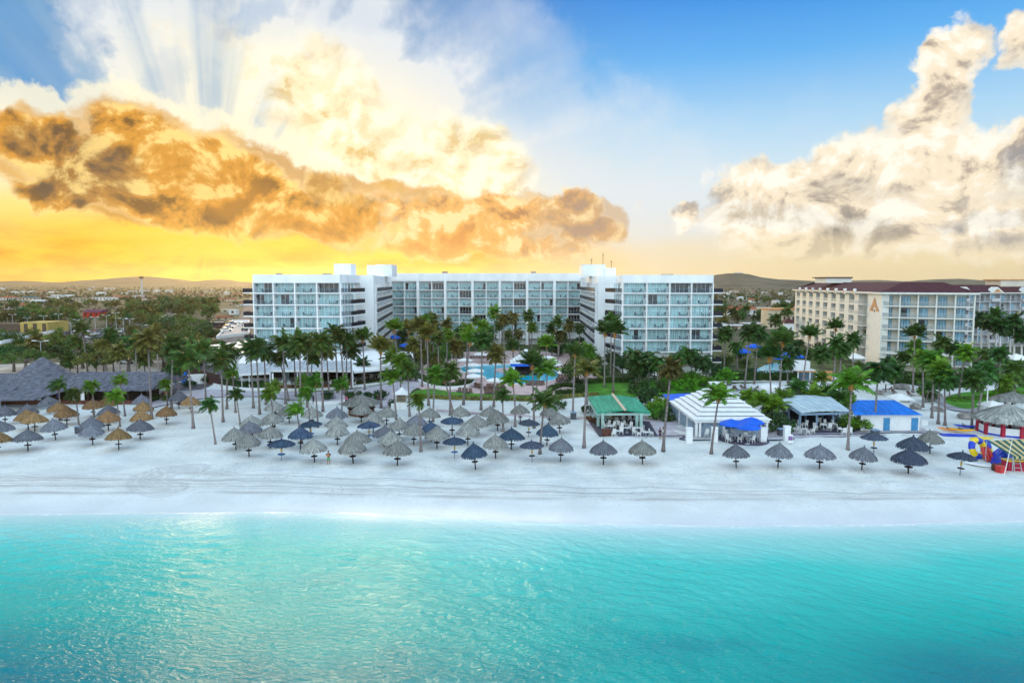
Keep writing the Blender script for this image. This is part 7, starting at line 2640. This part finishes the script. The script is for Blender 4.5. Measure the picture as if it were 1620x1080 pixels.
def person(label, loc, rz, shirt, shorts, skin=None, pose='stand', group=None):
    skin = skin or M_skin
    o = thing('person', label, 'person', loc, rz, group)
    seat = pose == 'sit'
    hp = .50 if seat else .93
    N, Ed = [], []

    def nd(p, r, parent=None):
        N.append((p, r))
        if parent is not None:
            Ed.append((parent, len(N) - 1))
        return len(N) - 1
    pel = nd((0, 0, hp), (.15, .11))
    wa = nd((0, .0, hp + .20), (.135, .10), pel)
    ch = nd((0, .0, hp + .40), (.165, .115), wa)
    nk = nd((0, .01, hp + .56), .062, ch)
    h1 = nd((0, -.01, hp + .66), (.082, .09), nk)
    nd((0, -.005, hp + .78), (.075, .088), h1)
    for s in (-1, 1):
        hip = nd((s * .095, 0, hp - .06), .09, pel)
        if seat:
            kn = nd((s * .11, -.42, hp + .01), .062, hip)
            an = nd((s * .11, -.44, .09), .042, kn)
            nd((s * .12, -.60, .04), .038, an)
        else:
            kn = nd((s * .115, -.01, .50), .062, hip)
            an = nd((s * .125, .02, .09), .042, kn)
            nd((s * .145, -.12, .04), .038, an)
        sh = nd((s * .19, .0, hp + .48), .062, ch)
        if pose == 'hold':  # forearms raised, hands together before the chest
            elb = nd((s * .27, -.03, hp + .22), .045, sh)
            wr = nd((s * .10, -.24, hp + .30), .032, elb)
            hd = nd((s * .06, -.29, hp + .33), (.035, .022), wr)
            fd = Vector((-s * .4, -.5, .35)).normalized()
        else:
            elb = nd((s * .26, .02, hp + .20), .045, sh)
            wr = nd((s * .27, -.07, hp - .04), .032, elb)
            hd = nd((s * .27, -.09, hp - .11), (.035, .022), wr)
            fd = Vector((0, -.25, -1)).normalized()
        for q in range(4):
            off = Vector((0, (q - 1.5) * .018, 0))
            b = Vector(N[hd][0]) + off + fd * .05
            f1 = nd(tuple(b), .0095, hd)
            nd(tuple(b + (fd + Vector((0, -.25, 0))).normalized() * (.055 if q in (1, 2) else .045)), .008, f1)
        t0 = nd(tuple(Vector(N[hd][0]) + Vector((-s * .01, -.035, .0)) + fd * .01), .011, hd)
        nd(tuple(Vector(N[t0][0]) + Vector((0, -.03, 0)) + fd * .03), .009, t0)
    b = skin_mesh('body', N, Ed, skin)
    b.parent = o
    # shirt and shorts follow the body
    sN = [((0, 0, hp + .02), (.17, .13)), ((0, 0, hp + .2), (.155, .12)), ((0, 0, hp + .40), (.185, .135)), ((0, .005, hp + .52), (.09, .085))]
    sE = [(0, 1), (1, 2), (2, 3)]
    for s in (-1, 1):
        sN += [((s * .19, 0, hp + .47), .08), ((s * (.245 if pose != 'hold' else .25), .0, hp + .33), .066)]
        sE += [(2, len(sN) - 2), (len(sN) - 2, len(sN) - 1)]
    st = skin_mesh('shirt', sN, sE, shirt)
    st.parent = o
    sN = [((0, 0, hp + .06), (.165, .125)), ((0, 0, hp - .01), (.17, .13))]
    sE = [(0, 1)]
    for s in (-1, 1):
        if seat:
            sN += [((s * .1, -.06, hp - .04), .105), ((s * .11, -.32, hp + .0), .085)]
        else:
            sN += [((s * .098, 0, hp - .10), .105), ((s * .115, 0, .56), .10)]
        sE += [(1, len(sN) - 2), (len(sN) - 2, len(sN) - 1)]
    so = skin_mesh('shorts', sN, sE, shorts)
    so.parent = o
    hz_ = hp + .745
    m_ = MB()
    m_.lathe([(.088, .0), (.098, .06), (.085, .115), (.045, .145), (.005, .15)], 12, (0, .018, hz_ - .02))
    m_.build('hair', M_hair, o, smooth=True)
    m_ = MB()
    for s in (-1, 1):
        m_.lathe([(.002, -.012), (.013, 0), (.002, .012)], 8, (s * .034, -.092, hz_ - .02), 0)
        m_.cbox((s * .092, .0, hz_ - .03), (.02, .035, .055), m=1)
    m_.cbox((0, -.102, hz_ - .055), (.022, .03, .045), m=1)
    m_.cbox((0, -.09, hz_ - .098), (.05, .012, .012), m=2)
    m_.build('face', [M_hair, skin, M_vred], o)
    return o


M_navy = mat('navy_cloth', (.015, .02, .07), .8, .2)
M_neon = mat('green_striped_cloth', (.03, .30, .10), .8, .2)


def stripes():
    mt = bpy.data.materials.new('neon_striped_shorts')
    mt.use_nodes = True
    nt = NT(mt.node_tree)
    s = nt.n('ShaderNodeSeparateXYZ')
    nt.put(s.inputs[0], nt.n('ShaderNodeTexCoord').outputs['Object'])
    f = nt.m('GREATER_THAN', nt.m('FRACT', nt.m('MULTIPLY', s.outputs[2], 6.5)), .5)
    nt.put(mt.node_tree.nodes['Principled BSDF'].inputs[0], nt.mix(f, (.01, .03, .05, 1), (.05, .62, .12, 1)))
    return mt


pp_ = G(520, 735.5, 0)
pr = person('person in navy shirt and green striped shorts standing alone on the open sand', (pp_.x, pp_.y, .03), 0.05, M_navy, stripes(), pose='hold')
m_ = MB()
m_.cbox((0, -.30, 1.26), (.34, .10, .12))
tag(m_.build('orange_bag', M_oran, loc=(pp_.x, pp_.y, .03)), 'small orange bag held before the chest of the person on the sand', 'bag')
for u, v, rz, sh_c, so_c, lb, sk_, ps in [
    (1044, 697, .4, M_navy, M_navy, 'person in dark clothes standing right of the green roofed bar', M_skin, 'stand'),
    (1049, 696, -.6, M_white2, M_bluegrey, 'person in a white shirt beside the dark clothed one at the green bar', M_skin, 'stand'),
    (496, 640, 1.2, M_navy, M_navy, 'person in dark clothes by the white bench wall', M_skin2, 'stand'),
    (548, 641, .8, mat('pink_cloth', (.75, .05, .25), .8, .1), M_navy, 'person in a pink top left of the thatched bar', M_skin, 'stand'),
    (551.5, 646, 1.4, M_neon, M_navy, 'person in a green top left of the thatched bar', M_skin, 'stand'),
    (598, 638, -1.0, M_navy, M_navy, 'person in blue clothes right of the thatched bar', M_skin, 'stand'),
    (263, 632, .2, mat('orange_red_cloth', (.75, .10, .03), .8, .1), M_white2, 'person in an orange red top behind a short beach palm', M_skin, 'stand'),
    (92, 637, .6, M_vblue, M_navy, 'person in a bright blue top at the open front of the thatched restaurant', M_skin2, 'stand'),
    (590, 640, -1.6, M_bluegrey, M_navy, 'person in grey at the right side of the thatched bar counter', M_skin, 'stand')]:
    p = G(u, v, 0)
    person(lb, (p.x, p.y, .16 if 940 < u else .1), rz, sh_c, so_c, sk_, ps)

# ------------------------------------------------------------------ cars, bus, lamps, street
CARC = [mat('car_white', (.72, .72, .72), .3, .03, spec=.5), mat('car_silver', (.38, .39, .41), .3, .05, metal=.5), mat('car_dark', (.03, .03, .04), .3, .05, spec=.5), mat('car_red', (.30, .03, .02), .3, .05, spec=.5), mat('car_blue', (.03, .08, .22), .3, .05, spec=.5)]
M_tyre = mat('tyre', (.02, .02, .02), .9, .1)
M_lampw = mat('headlight_lens', (.65, .65, .62), .2, .05)


def car_parts(mt):
    b = MB()
    prof = [(-2.1, .35), (2.1, .35), (2.15, .62), (2.05, .80), (1.05, .92), (-1.55, .95), (-2.1, .88), (-2.15, .6)]
    n = len(prof)
    vs = [(x, -.86, z) for x, z in prof] + [(x, .86, z) for x, z in prof]
    b.add(vs, [tuple(range(n)), tuple(range(n, 2 * n))[::-1]] + [((i + 1) % n, i, n + i, n + (i + 1) % n) for i in range(n)])
    c_ = MB()
    lo = [(-1.75, -.80, .93), (1.0, -.80, .93), (1.0, .80, .93), (-1.75, .80, .93)]
    hi_ = [(-1.35, -.62, 1.42), (.25, -.62, 1.42), (.25, .62, 1.42), (-1.35, .62, 1.42)]
    c_.add(lo + hi_, [(0, 1, 5, 4), (1, 2, 6, 5), (2, 3, 7, 6), (3, 0, 4, 7)])
    r = MB()
    r.box(-1.37, .27, -.64, .64, 1.421, 1.47)
    out = [('body', b.mesh('body', mt)), ('window', c_.mesh('window', M_dark)), ('roof', r.mesh('roof', mt))]
    for sx in (-1.32, 1.35):
        for sy in (-.8, .8):
            w_ = MB()
            w_.tube([(sx, sy - .1, .33), (sx, sy + .1, .33)], .33, 12)
            out.append(('wheel', w_.mesh('wheel', M_tyre)))
    for sy in (-.6, .6):
        w_ = MB()
        w_.box(2.05, 2.16, sy - .2, sy + .2, .62, .76)
        out.append(('headlight', w_.mesh('headlight', M_lampw)))
    return out


CARP = [car_parts(m) for m in CARC]
CN = ['white', 'silver', 'dark', 'red', 'blue']
rnd = random.Random(41)
ncar = {}


def car(u, v, ci, rz, where, grp, z=0.0):
    p = G(u, v, z)
    k = (ci, where)
    ncar[k] = ncar.get(k, 0) + 1
    assemble('parked_car', CARP[ci], '%s car, %s from the left of the %s ones %s' % (CN[ci], ORD[ncar[k] - 1], CN[ci], where), 'car', (p.x, p.y, z), rz, grp)


lot = []
for u in range(92, 236, 6):
    for v in (525, 529.5, 535):
        if rnd.random() < .72:
            lot.append((u + rnd.uniform(-1.5, 1.5), v + rnd.uniform(-.5, .5)))
for u, v in sorted(lot):
    car(u, v, rnd.choice([0, 0, 0, 1, 1, 2, 2, 3, 4]), R(90) + rnd.uniform(-.15, .15), 'in the far left car park', 'cars in the car park')
for u, v, ci, a in [(218, 571, 1, .2), (201, 575, 0, .3), (125, 572, 0, 1.5), (165, 566, 2, .1), (185, 569, 1, .2), (310, 578, 4, .3), (320, 574, 0, 1.2)]:
    car(u, v, ci, a, 'behind the thatched roof', 'cars behind the thatched restaurant', 0.06)
for u, v, ci, a in [(358, 524, 0, .5), (362, 519, 1, .5), (367, 513, 4, .5), (389, 523, 2, 1.5), (383, 515, 0, 1.5)]:
    car(u, v, ci, a, 'on the white parking deck', 'cars on the parking deck', 4.0)
for u, v, ci, a in [(400, 503, 0, .4), (330, 503, 1, .2), (376, 486, 0, 1.4), (382, 478, 2, 1.4), (312, 522, 1, .1), (324, 515, 0, .2)]:
    car(u, v, ci, a, 'on the street behind', 'cars along the street')
# bus
p = G(335, 520, 0)
bus = thing('bus', 'long dark maroon coach parked across the street end', 'bus', (p.x, p.y, 0), R(2))
m_ = MB()
m_.box(-6, 6, -1.25, 1.25, .5, 3.2)
m_.box(-5.9, 5.9, -1.15, 1.15, 3.201, 3.35, 1)
m_.build('body', [mat('bus_maroon', (.045, .018, .03), .35, .1, spec=.5), mat('bus_roof', (.5, .48, .48), .6, .1)], bus)
m_ = MB()
for i in range(7):
    m_.box(-5.6 + i * 1.62, -4.2 + i * 1.62, -1.28, -1.255, 1.7, 2.8)
m_.build('window', M_dark, bus)
for x in (-4, 3.2, 4.4):
    for y in (-1.15, 1.15):
        MB().tube([(x, y - .14, .5), (x, y + .14, .5)], .5, 12).build('wheel', M_tyre, bus)
m_ = MB()
m_.torus((-1.5, -1.27, 1.15), .42, .1, 20, 6, Matrix.Rotation(math.pi / 2, 4, 'X'))
m_.build('badge', M_lampw, bus)
# lamp posts of the car park
for i, (u, v0, v1) in enumerate(sorted([(21, 498, 520), (44, 503, 521), (70, 500, 520), (94, 497, 520), (113, 511, 530), (124, 506, 528), (151, 502, 522), (169, 499, 520), (184, 495, 520), (196, 504, 531), (261, 505, 528), (264, 501, 524), (268, 499, 522), (273, 497, 521), (67, 540, 592),
                                        (206, 505, 527), (226, 515, 545)])):
    b = G(u, v1, 0)
    h = Yp(u, v0, b.y).z
    o = thing('street_lamp', 'pale double armed car park lamp post, %s from the left' % ORD[i], 'street lamp', b, 0, 'car park lamp posts')
    MB().tube([(0, 0, -.2), (0, 0, h)], [.13, .08], 6).build('pole', M_steel, o)
    MB().tube([(-1.3, 0, h + .15), (0, 0, h - .05), (1.3, 0, h + .15)], .06, 5).build('arm', M_steel, o)
    for s in (-1.5, 1.5):
        MB().cbox((s, 0, h + .2), (1.0, .45, .16)).build('lamp_head', M_white2, o)
# broadcast tower
b = G(225, 466, 0)
h = Yp(225, 437, b.y).z
tw = thing('water_tower', 'slim tall mast tower with a wider head standing before the left hill', 'tower', b)
MB().tube([(0, 0, 0), (0, 0, h * .9)], [2.2, 1.3], 8).build('mast', M_steel, tw)
MB().lathe([(1.4, h * .86), (4.2, h * .90), (4.4, h * .97), (2.0, h), (.1, h)], 12).build('head', mat('tower_brown', (.16, .10, .08), .8, .2), tw)

# ------------------------------------------------------------------ town beyond
HR = {'red': mat('roof_terracotta', (.36, .10, .05), .8, .25, .6, rnd=.15), 'white': mat('roof_white', (.66, .66, .65), .7, .1, .5), 'grey': mat('roof_grey', (.28, .29, .31), .8, .15, .4), 'teal': mat('roof_teal', (.05, .12, .14), .7, .15, .4), 'purple': mat('roof_plum', (.14, .04, .08), .8, .2, .5)}
HW = {'white': mat('wall_white', (.72, .71, .68), .8, .06, .3), 'red': mat('wall_red', (.50, .035, .02), .8, .1, .3), 'cream': mat('wall_cream', (.60, .50, .36), .8, .08, .3), 'blue': mat('wall_blue', (.04, .20, .42), .8, .1)}
nh = {}


def house(u, v, wpx, hpx, roof, wl, kind='gable', depth=9.0, rz=0.0, where='', lb=None):
    b = G(u, v, 0)
    sc = b.y / F_PX
    Wd, Hh = wpx * sc, hpx * sc
    o = thing('house', 'x', 'house', (b.x, b.y, -.2), rz, 'houses of the town')
    D2 = min(depth, max(5, Wd * .7))
    wh = Hh * (.62 if kind != 'flat' else .9)
    MB().box(-Wd / 2, Wd / 2, 0, D2, -.5, wh).build('wall', HW[wl], o)
    m_ = MB()
    e = .05 * Wd
    if kind == 'gable':
        m_.add([(-Wd / 2 - e, -e, wh), (Wd / 2 + e, -e, wh), (Wd / 2 + e, D2 / 2, Hh), (-Wd / 2 - e, D2 / 2, Hh), (Wd / 2 + e, D2 + e, wh), (-Wd / 2 - e, D2 + e, wh)], [(0, 1, 2, 3), (3, 2, 4, 5), (0, 3, 5), (1, 4, 2), (0, 5, 4, 1)])
    elif kind == 'hip':
        m_.add([(-Wd / 2 - e, -e, wh), (Wd / 2 + e, -e, wh), (Wd / 2 + e, D2 + e, wh), (-Wd / 2 - e, D2 + e, wh), (-Wd / 4, D2 / 2, Hh), (Wd / 4, D2 / 2, Hh)], [(0, 1, 5, 4), (1, 2, 5), (2, 3, 4, 5), (3, 0, 4), (3, 2, 1, 0)])
    else:
        m_.box(-Wd / 2 - e * .5, Wd / 2 + e * .5, -e, D2 + e, wh, Hh)
    m_.build('roof', HR[roof], o)
    nw = max(1, min(6, int(Wd / 4)))
    for i in range(nw):
        x = -Wd / 2 + Wd * (i + .5) / nw
        f = MB()
        f.box(x - Wd * .16 / nw, x + Wd * .16 / nw, -.08, .02, wh * .3, wh * .78)
        f.build('window', M_dark, o)
    if lb is None:
        k = (roof, where)
        nh[k] = nh.get(k, 0) + 1
        rn = {'red': 'terracotta roofed', 'white': 'white roofed', 'grey': 'grey roofed', 'teal': 'dark teal roofed', 'purple': 'plum roofed'}[roof]
        lb = '%s house, %s from left of those %s' % (rn, ORD[nh[k] - 1], where)
    o['label'] = lb
    return o


HSL = [(2, 458, 9, 3, 'white', 'white', 'flat'), (10, 474, 22, 6, 'red', 'white', 'hip'), (22, 464, 10, 3, 'white', 'white', 'gable'), (25, 489, 36, 10, 'red', 'white', 'hip'), (25, 479, 18, 5, 'grey', 'white', 'gable'), (36, 464, 10, 3, 'white', 'white', 'gable'),
       (46, 475, 24, 7, 'teal', 'cream', 'hip'), (50, 463, 8, 3, 'white', 'white', 'gable'), (58, 479, 20, 5, 'white', 'white', 'gable'), (64, 464, 14, 3.4, 'red', 'white', 'gable'), (66, 473, 18, 5, 'red', 'white', 'hip'), (75, 480, 15, 5, 'grey', 'white', 'hip'),
       (77, 473, 9, 4, 'white', 'white', 'flat'), (82, 464, 12, 3, 'white', 'cream', 'gable'), (84, 484, 16, 5, 'white', 'white', 'hip'), (89, 472, 16, 6, 'white', 'white', 'flat'), (104, 484, 22, 6, 'white', 'white', 'hip'), (106, 470, 14, 4, 'white', 'white', 'gable'),
       (112, 460, 10, 3, 'red', 'cream', 'gable'), (126, 475, 34, 4, 'grey', 'cream', 'flat'), (130, 481, 28, 4, 'white', 'cream', 'flat'), (140, 459, 5, 3, 'white', 'white', 'flat'), (146, 455, 4, 2, 'white', 'white', 'flat'), (157, 475, 22, 5, 'white', 'white', 'flat'),
       (158, 466, 12, 4, 'white', 'white', 'gable'), (172, 458, 14, 3, 'white', 'white', 'flat'), (178, 475, 11, 5, 'white', 'white', 'flat'), (182, 472, 14, 5, 'red', 'white', 'hip'), (192, 473, 20, 5, 'red', 'cream', 'gable'), (196, 466, 9, 3, 'white', 'cream', 'gable'),
       (208, 463, 12, 3, 'white', 'white', 'flat'), (217, 471, 14, 4, 'white', 'white', 'flat'), (226, 462, 12, 3, 'white', 'white', 'flat'), (224, 474, 10, 4, 'red', 'white', 'gable'), (247, 462, 9, 3.4, 'white', 'white', 'gable'), (266, 462, 10, 3.6, 'white', 'white', 'flat'),
       (246, 474, 12, 4, 'red', 'cream', 'gable'), (283, 477, 18, 5, 'grey', 'cream', 'hip'), (290, 463, 18, 3, 'red', 'cream', 'gable'), (262, 475, 8, 4, 'red', 'cream', 'gable'), (328, 462, 12, 3, 'white', 'cream', 'flat'), (341, 476, 18, 4.4, 'red', 'cream', 'gable'),
       (358, 465, 8, 4, 'white', 'white', 'flat'), (362, 476, 16, 5, 'red', 'cream', 'gable'), (372, 481, 14, 4, 'red', 'cream', 'hip'), (356, 494, 13, 5, 'white', 'cream', 'flat'), (368, 497, 12, 8, 'white', 'white', 'flat'), (374, 468, 14, 4, 'red', 'cream', 'gable'),
       (352, 506, 22, 7, 'red', 'cream', 'gable'), (388, 483, 16, 5, 'red', 'white', 'gable'), (318, 468, 10, 3, 'red', 'cream', 'gable'), (240, 503, 18, 6, 'red', 'cream', 'gable')]
for h_ in sorted(HSL):
    house(*h_, where='left of the hotel')
house(144, 501, 30, 12, 'purple', 'red', 'gable', 10, R(-12), lb='red house with plum roof and blue panel beyond the car park')
HSR = [(1133, 462, 6, 3, 'white', 'white', 'flat'), (1142, 464, 8, 3, 'white', 'white', 'gable'), (1150, 466, 9, 4, 'white', 'white', 'flat'), (1158, 462, 5, 2.4, 'white', 'white', 'flat'), (1168, 462, 8, 3, 'red', 'white', 'gable'), (1175, 474, 14, 5, 'white', 'white', 'hip'), (1154, 473, 14, 5, 'white', 'cream', 'gable'),
       (1164, 500, 26, 16, 'red', 'white', 'gable'), (1184, 498, 28, 15, 'red', 'white', 'hip'), (1194, 478, 14, 6, 'red', 'white', 'gable'), (1192, 464, 5, 3, 'red', 'white', 'hip'), (1210, 464, 7, 2.4, 'white', 'white', 'flat'), (1212, 500, 20, 14, 'white', 'cream', 'flat'),
       (1238, 484, 24, 9, 'white', 'white', 'flat'), (1246, 490, 22, 9, 'red', 'cream', 'gable'), (1222, 452, 4, 2, 'white', 'white', 'flat'), (1244, 444, 5, 2, 'white', 'white', 'flat'), (1236, 466, 6, 3, 'white', 'white', 'gable'), (1145, 455, 4, 2, 'white', 'white', 'flat'), (1205, 446.8, 4, 2, 'white', 'white', 'flat'),
       (1138, 516, 20, 5, 'white', 'white', 'flat'), (1160, 520, 44, 6, 'white', 'cream', 'flat'), (1200, 518, 40, 7, 'white', 'cream', 'flat'), (1130, 455, 5, 3, 'white', 'white', 'flat')]
for h_ in sorted(HSR):
    if h_[1] > 450:
        house(*h_, where='between the hotels')
# colonnaded cream block and gate lodge beside the beige hotel
b = G(1235, 520, 0)
cb = thing('cream_block', 'cream two storey block with terracotta cornice beside the beige hotel', 'building', (b.x, b.y, -.2))
sc_ = b.y / F_PX
MB().box(-20 * sc_, 22 * sc_, 0, 10, 0, 30 * sc_).build('wall', HW['cream'], cb)
MB().box(-20.6 * sc_, 22.6 * sc_, -.3, 10.3, 30 * sc_ + .003, 33 * sc_).build('cornice', M_terra, cb)
for i in range(6):
    x = (-17 + i * 7) * sc_
    MB().box(x, x + 3 * sc_, -.06, .02, 12 * sc_, 20 * sc_).build('window', M_dark, cb)
    MB().box(x, x + 3 * sc_, -.061, .02, 3 * sc_, 9 * sc_).build('window', M_dark, cb)
b = G(1249, 524, 0)
lo_ = thing('gate_lodge', 'white square lodge with maroon pyramid roof before the cream block', 'lodge', (b.x, b.y, 0))
sc_ = b.y / F_PX
w2 = 8 * sc_
MB().box(-w2, w2, 0, 2 * w2, 0, 13 * sc_).build('wall', M_white2, lo_)
o = MB().lathe([(w2 * 1.65, 13 * sc_), (w2 * 1.6, 13.3 * sc_), (w2 * .5, 19.5 * sc_), (.05, 20 * sc_)], 4).build('roof', M_maroon, lo_)
o.location = (0, w2, 0)
o.rotation_euler[2] = math.pi / 4
# big white building on the right hill
c0 = Yp(1168, 433, 2890)
bh_ = thing('hilltop_building', 'wide white building on top of the right hand hill', 'building', (c0.x, c0.y, 0))
MB().box(-17, 17, -6, 6, c0.z - 12, c0.z + 3.2).build('wall', HW['white'], bh_)
MB().box(-19, 19, -7, 7, c0.z + 3.2, c0.z + 5.2).build('roof', HR['white'], bh_)
for i in range(5):
    MB().box(-15 + i * 6.4, -11 + i * 6.4, -6.1, -6.02, c0.z - 2, c0.z + 1.5).build('window', M_dark, bh_)

# trees of the town: the nearer ones one by one, the far scrub as one mass
rnd = random.Random(99)
far = []
for i in range(190):
    u = rnd.uniform(-60, 400)
    v = 484 + (rnd.random() ** 1.2) * 34
    if 85 < u < 235 and v > 518:
        continue
    if 120 < u < 168 and v > 490:
        continue
    if u > 300 and v > 492:
        continue
    far.append((u, v, rnd.uniform(.9, 1.7)))
for i in range(70):
    u = rnd.uniform(1125, 1260)
    v = 470 + rnd.random() * 46
    if 1150 < u < 1200 and 482 < v < 502:
        continue
    far.append((u, v, rnd.uniform(.8, 1.5)))
for i in range(26):  # the darker belt before the street
    far.append((rnd.uniform(205, 335), rnd.uniform(486, 508), rnd.uniform(1.6, 2.4)))
far.sort()
for i, (u, v, s) in enumerate(far):
    p = G(u, v, 0)
    ci = rnd.choice([0, 2, 2, 3])
    tone = ['mid green', 'bright green', 'dry olive', 'dark green'][ci]
    o = tree('town_tree', 'far', ci, (p.x, p.y, -.2), s * 1.25, 'x', 'tree', 'trees of the town', rnd)
    side = 'left of the hotel' if u < 700 else 'between the two hotels'
    k = ('t', tone, side)
    nh[k] = nh.get(k, 0) + 1
    n_ = nh[k]
    o['label'] = '%s town tree, number %d from left among its tone %s' % (tone, n_, side) if n_ > len(ORD) else '%s town tree, %s from left among its tone %s' % (tone, ORD[n_ - 1], side)
sm = MB()
rnd = random.Random(5)
for i in range(12500):
    d = 900 + 4200 * rnd.random() ** 1.7 if i < 9000 else 300 + 600 * rnd.random()
    x = rnd.uniform(-.9, .95) * d
    s = rnd.uniform(1.6, 4.2) if d > 900 else rnd.uniform(0.9, 2.0)
    if d < 340 and x < 0 or d < 640 and -.46 < x / d < -.32 or d < 300 and abs(x) < 200:
        continue
    c_ = (x, d, s * .45 - .3)
    if abs(x / d + .38) < .03 and d < 950:
        continue
    for k in range(7):
        a = rnd.uniform(0, 6.28)
        e = rnd.uniform(-.2, 1.2)
        nrm = Vector((math.cos(a) * math.cos(e), math.sin(a) * math.cos(e), math.sin(e)))
        p = Vector(c_) + nrm * s * .55
        t1 = nrm.cross(Vector((rnd.uniform(-1, 1), rnd.uniform(-1, 1), 1))).normalized() * s * .5
        t2 = nrm.cross(t1).normalized() * s * .45
        sm.add([p - t1, p + t2, p + t1, p - t2], [(0, 1, 2, 3)])
tag(sm.build('scrub_woodland', mat('scrub_leaf', (.045, .060, .022), .8, .5, .02, world=True, col2=(.10, .075, .035, 1))), kind='stuff')

# ------------------------------------------------------------------ palm labels
cntp = {}
for o, u, v, kd, c, zone, h in sorted(PALMS, key=lambda t: t[1]):
    zn = zone
    k = zn
    cntp[k] = cntp.get(k, 0) + 1
    ad = {'mop': 'wind pushed mop headed', 'round': 'round headed', 'upright': 'upright spiky', 'droop': 'drooping bushy', 'young': 'wide feathery', 'blown': 'wind blown'}[kd]
    zn = {'short palms on the sand left of centre': 'the short palms on the left sand', 'tall palms before the left hotel wing': 'the tall palms before the left wing', 'palms behind the long thatched roof': 'the palms behind the thatched restaurant',
          'palms in the pool garden': 'the pool garden palms', 'palms along the middle of the sand': 'the palms along the middle sand', 'tall palms on the lawn by the right wing': 'the lawn palms by the right wing',
          'bushy palms under the right wing': 'the bushy palms under the right wing', 'palms in the garden before the beige hotel': 'the palms before the beige hotel',
          'white trunked royal palms by the beige hotel': 'the white trunked royal palms', 'low young palms behind the pavilions': 'the low young palms behind the pavilions', 'distant palms between the two hotels': 'the distant palms between the hotels'}[zone]
    o['label'] = '%s palm, %s from left of %s' % (ad, ORD[cntp[k] - 1], zn)
    o['group'] = zone

# ------------------------------------------------------------------ evening haze in the air
hm = bpy.data.materials.new('haze')
hm.use_nodes = True
hm.node_tree.nodes.clear()
pv = hm.node_tree.nodes.new('ShaderNodeVolumePrincipled')
pv.inputs['Color'].default_value = (0.95, 0.82, 0.62, 1)  # warm tint: golden evening light put into the haze colour
pv.inputs['Density'].default_value = 0.000045
pv.inputs['Anisotropy'].default_value = 0.72
ho = hm.node_tree.nodes.new('ShaderNodeOutputMaterial')
hm.node_tree.links.new(pv.outputs[0], ho.inputs['Volume'])
m_ = MB()
m_.box(-9500, 9500, -420, 6200, -6, 135)
tag(m_.build('haze', hm), kind='stuff')
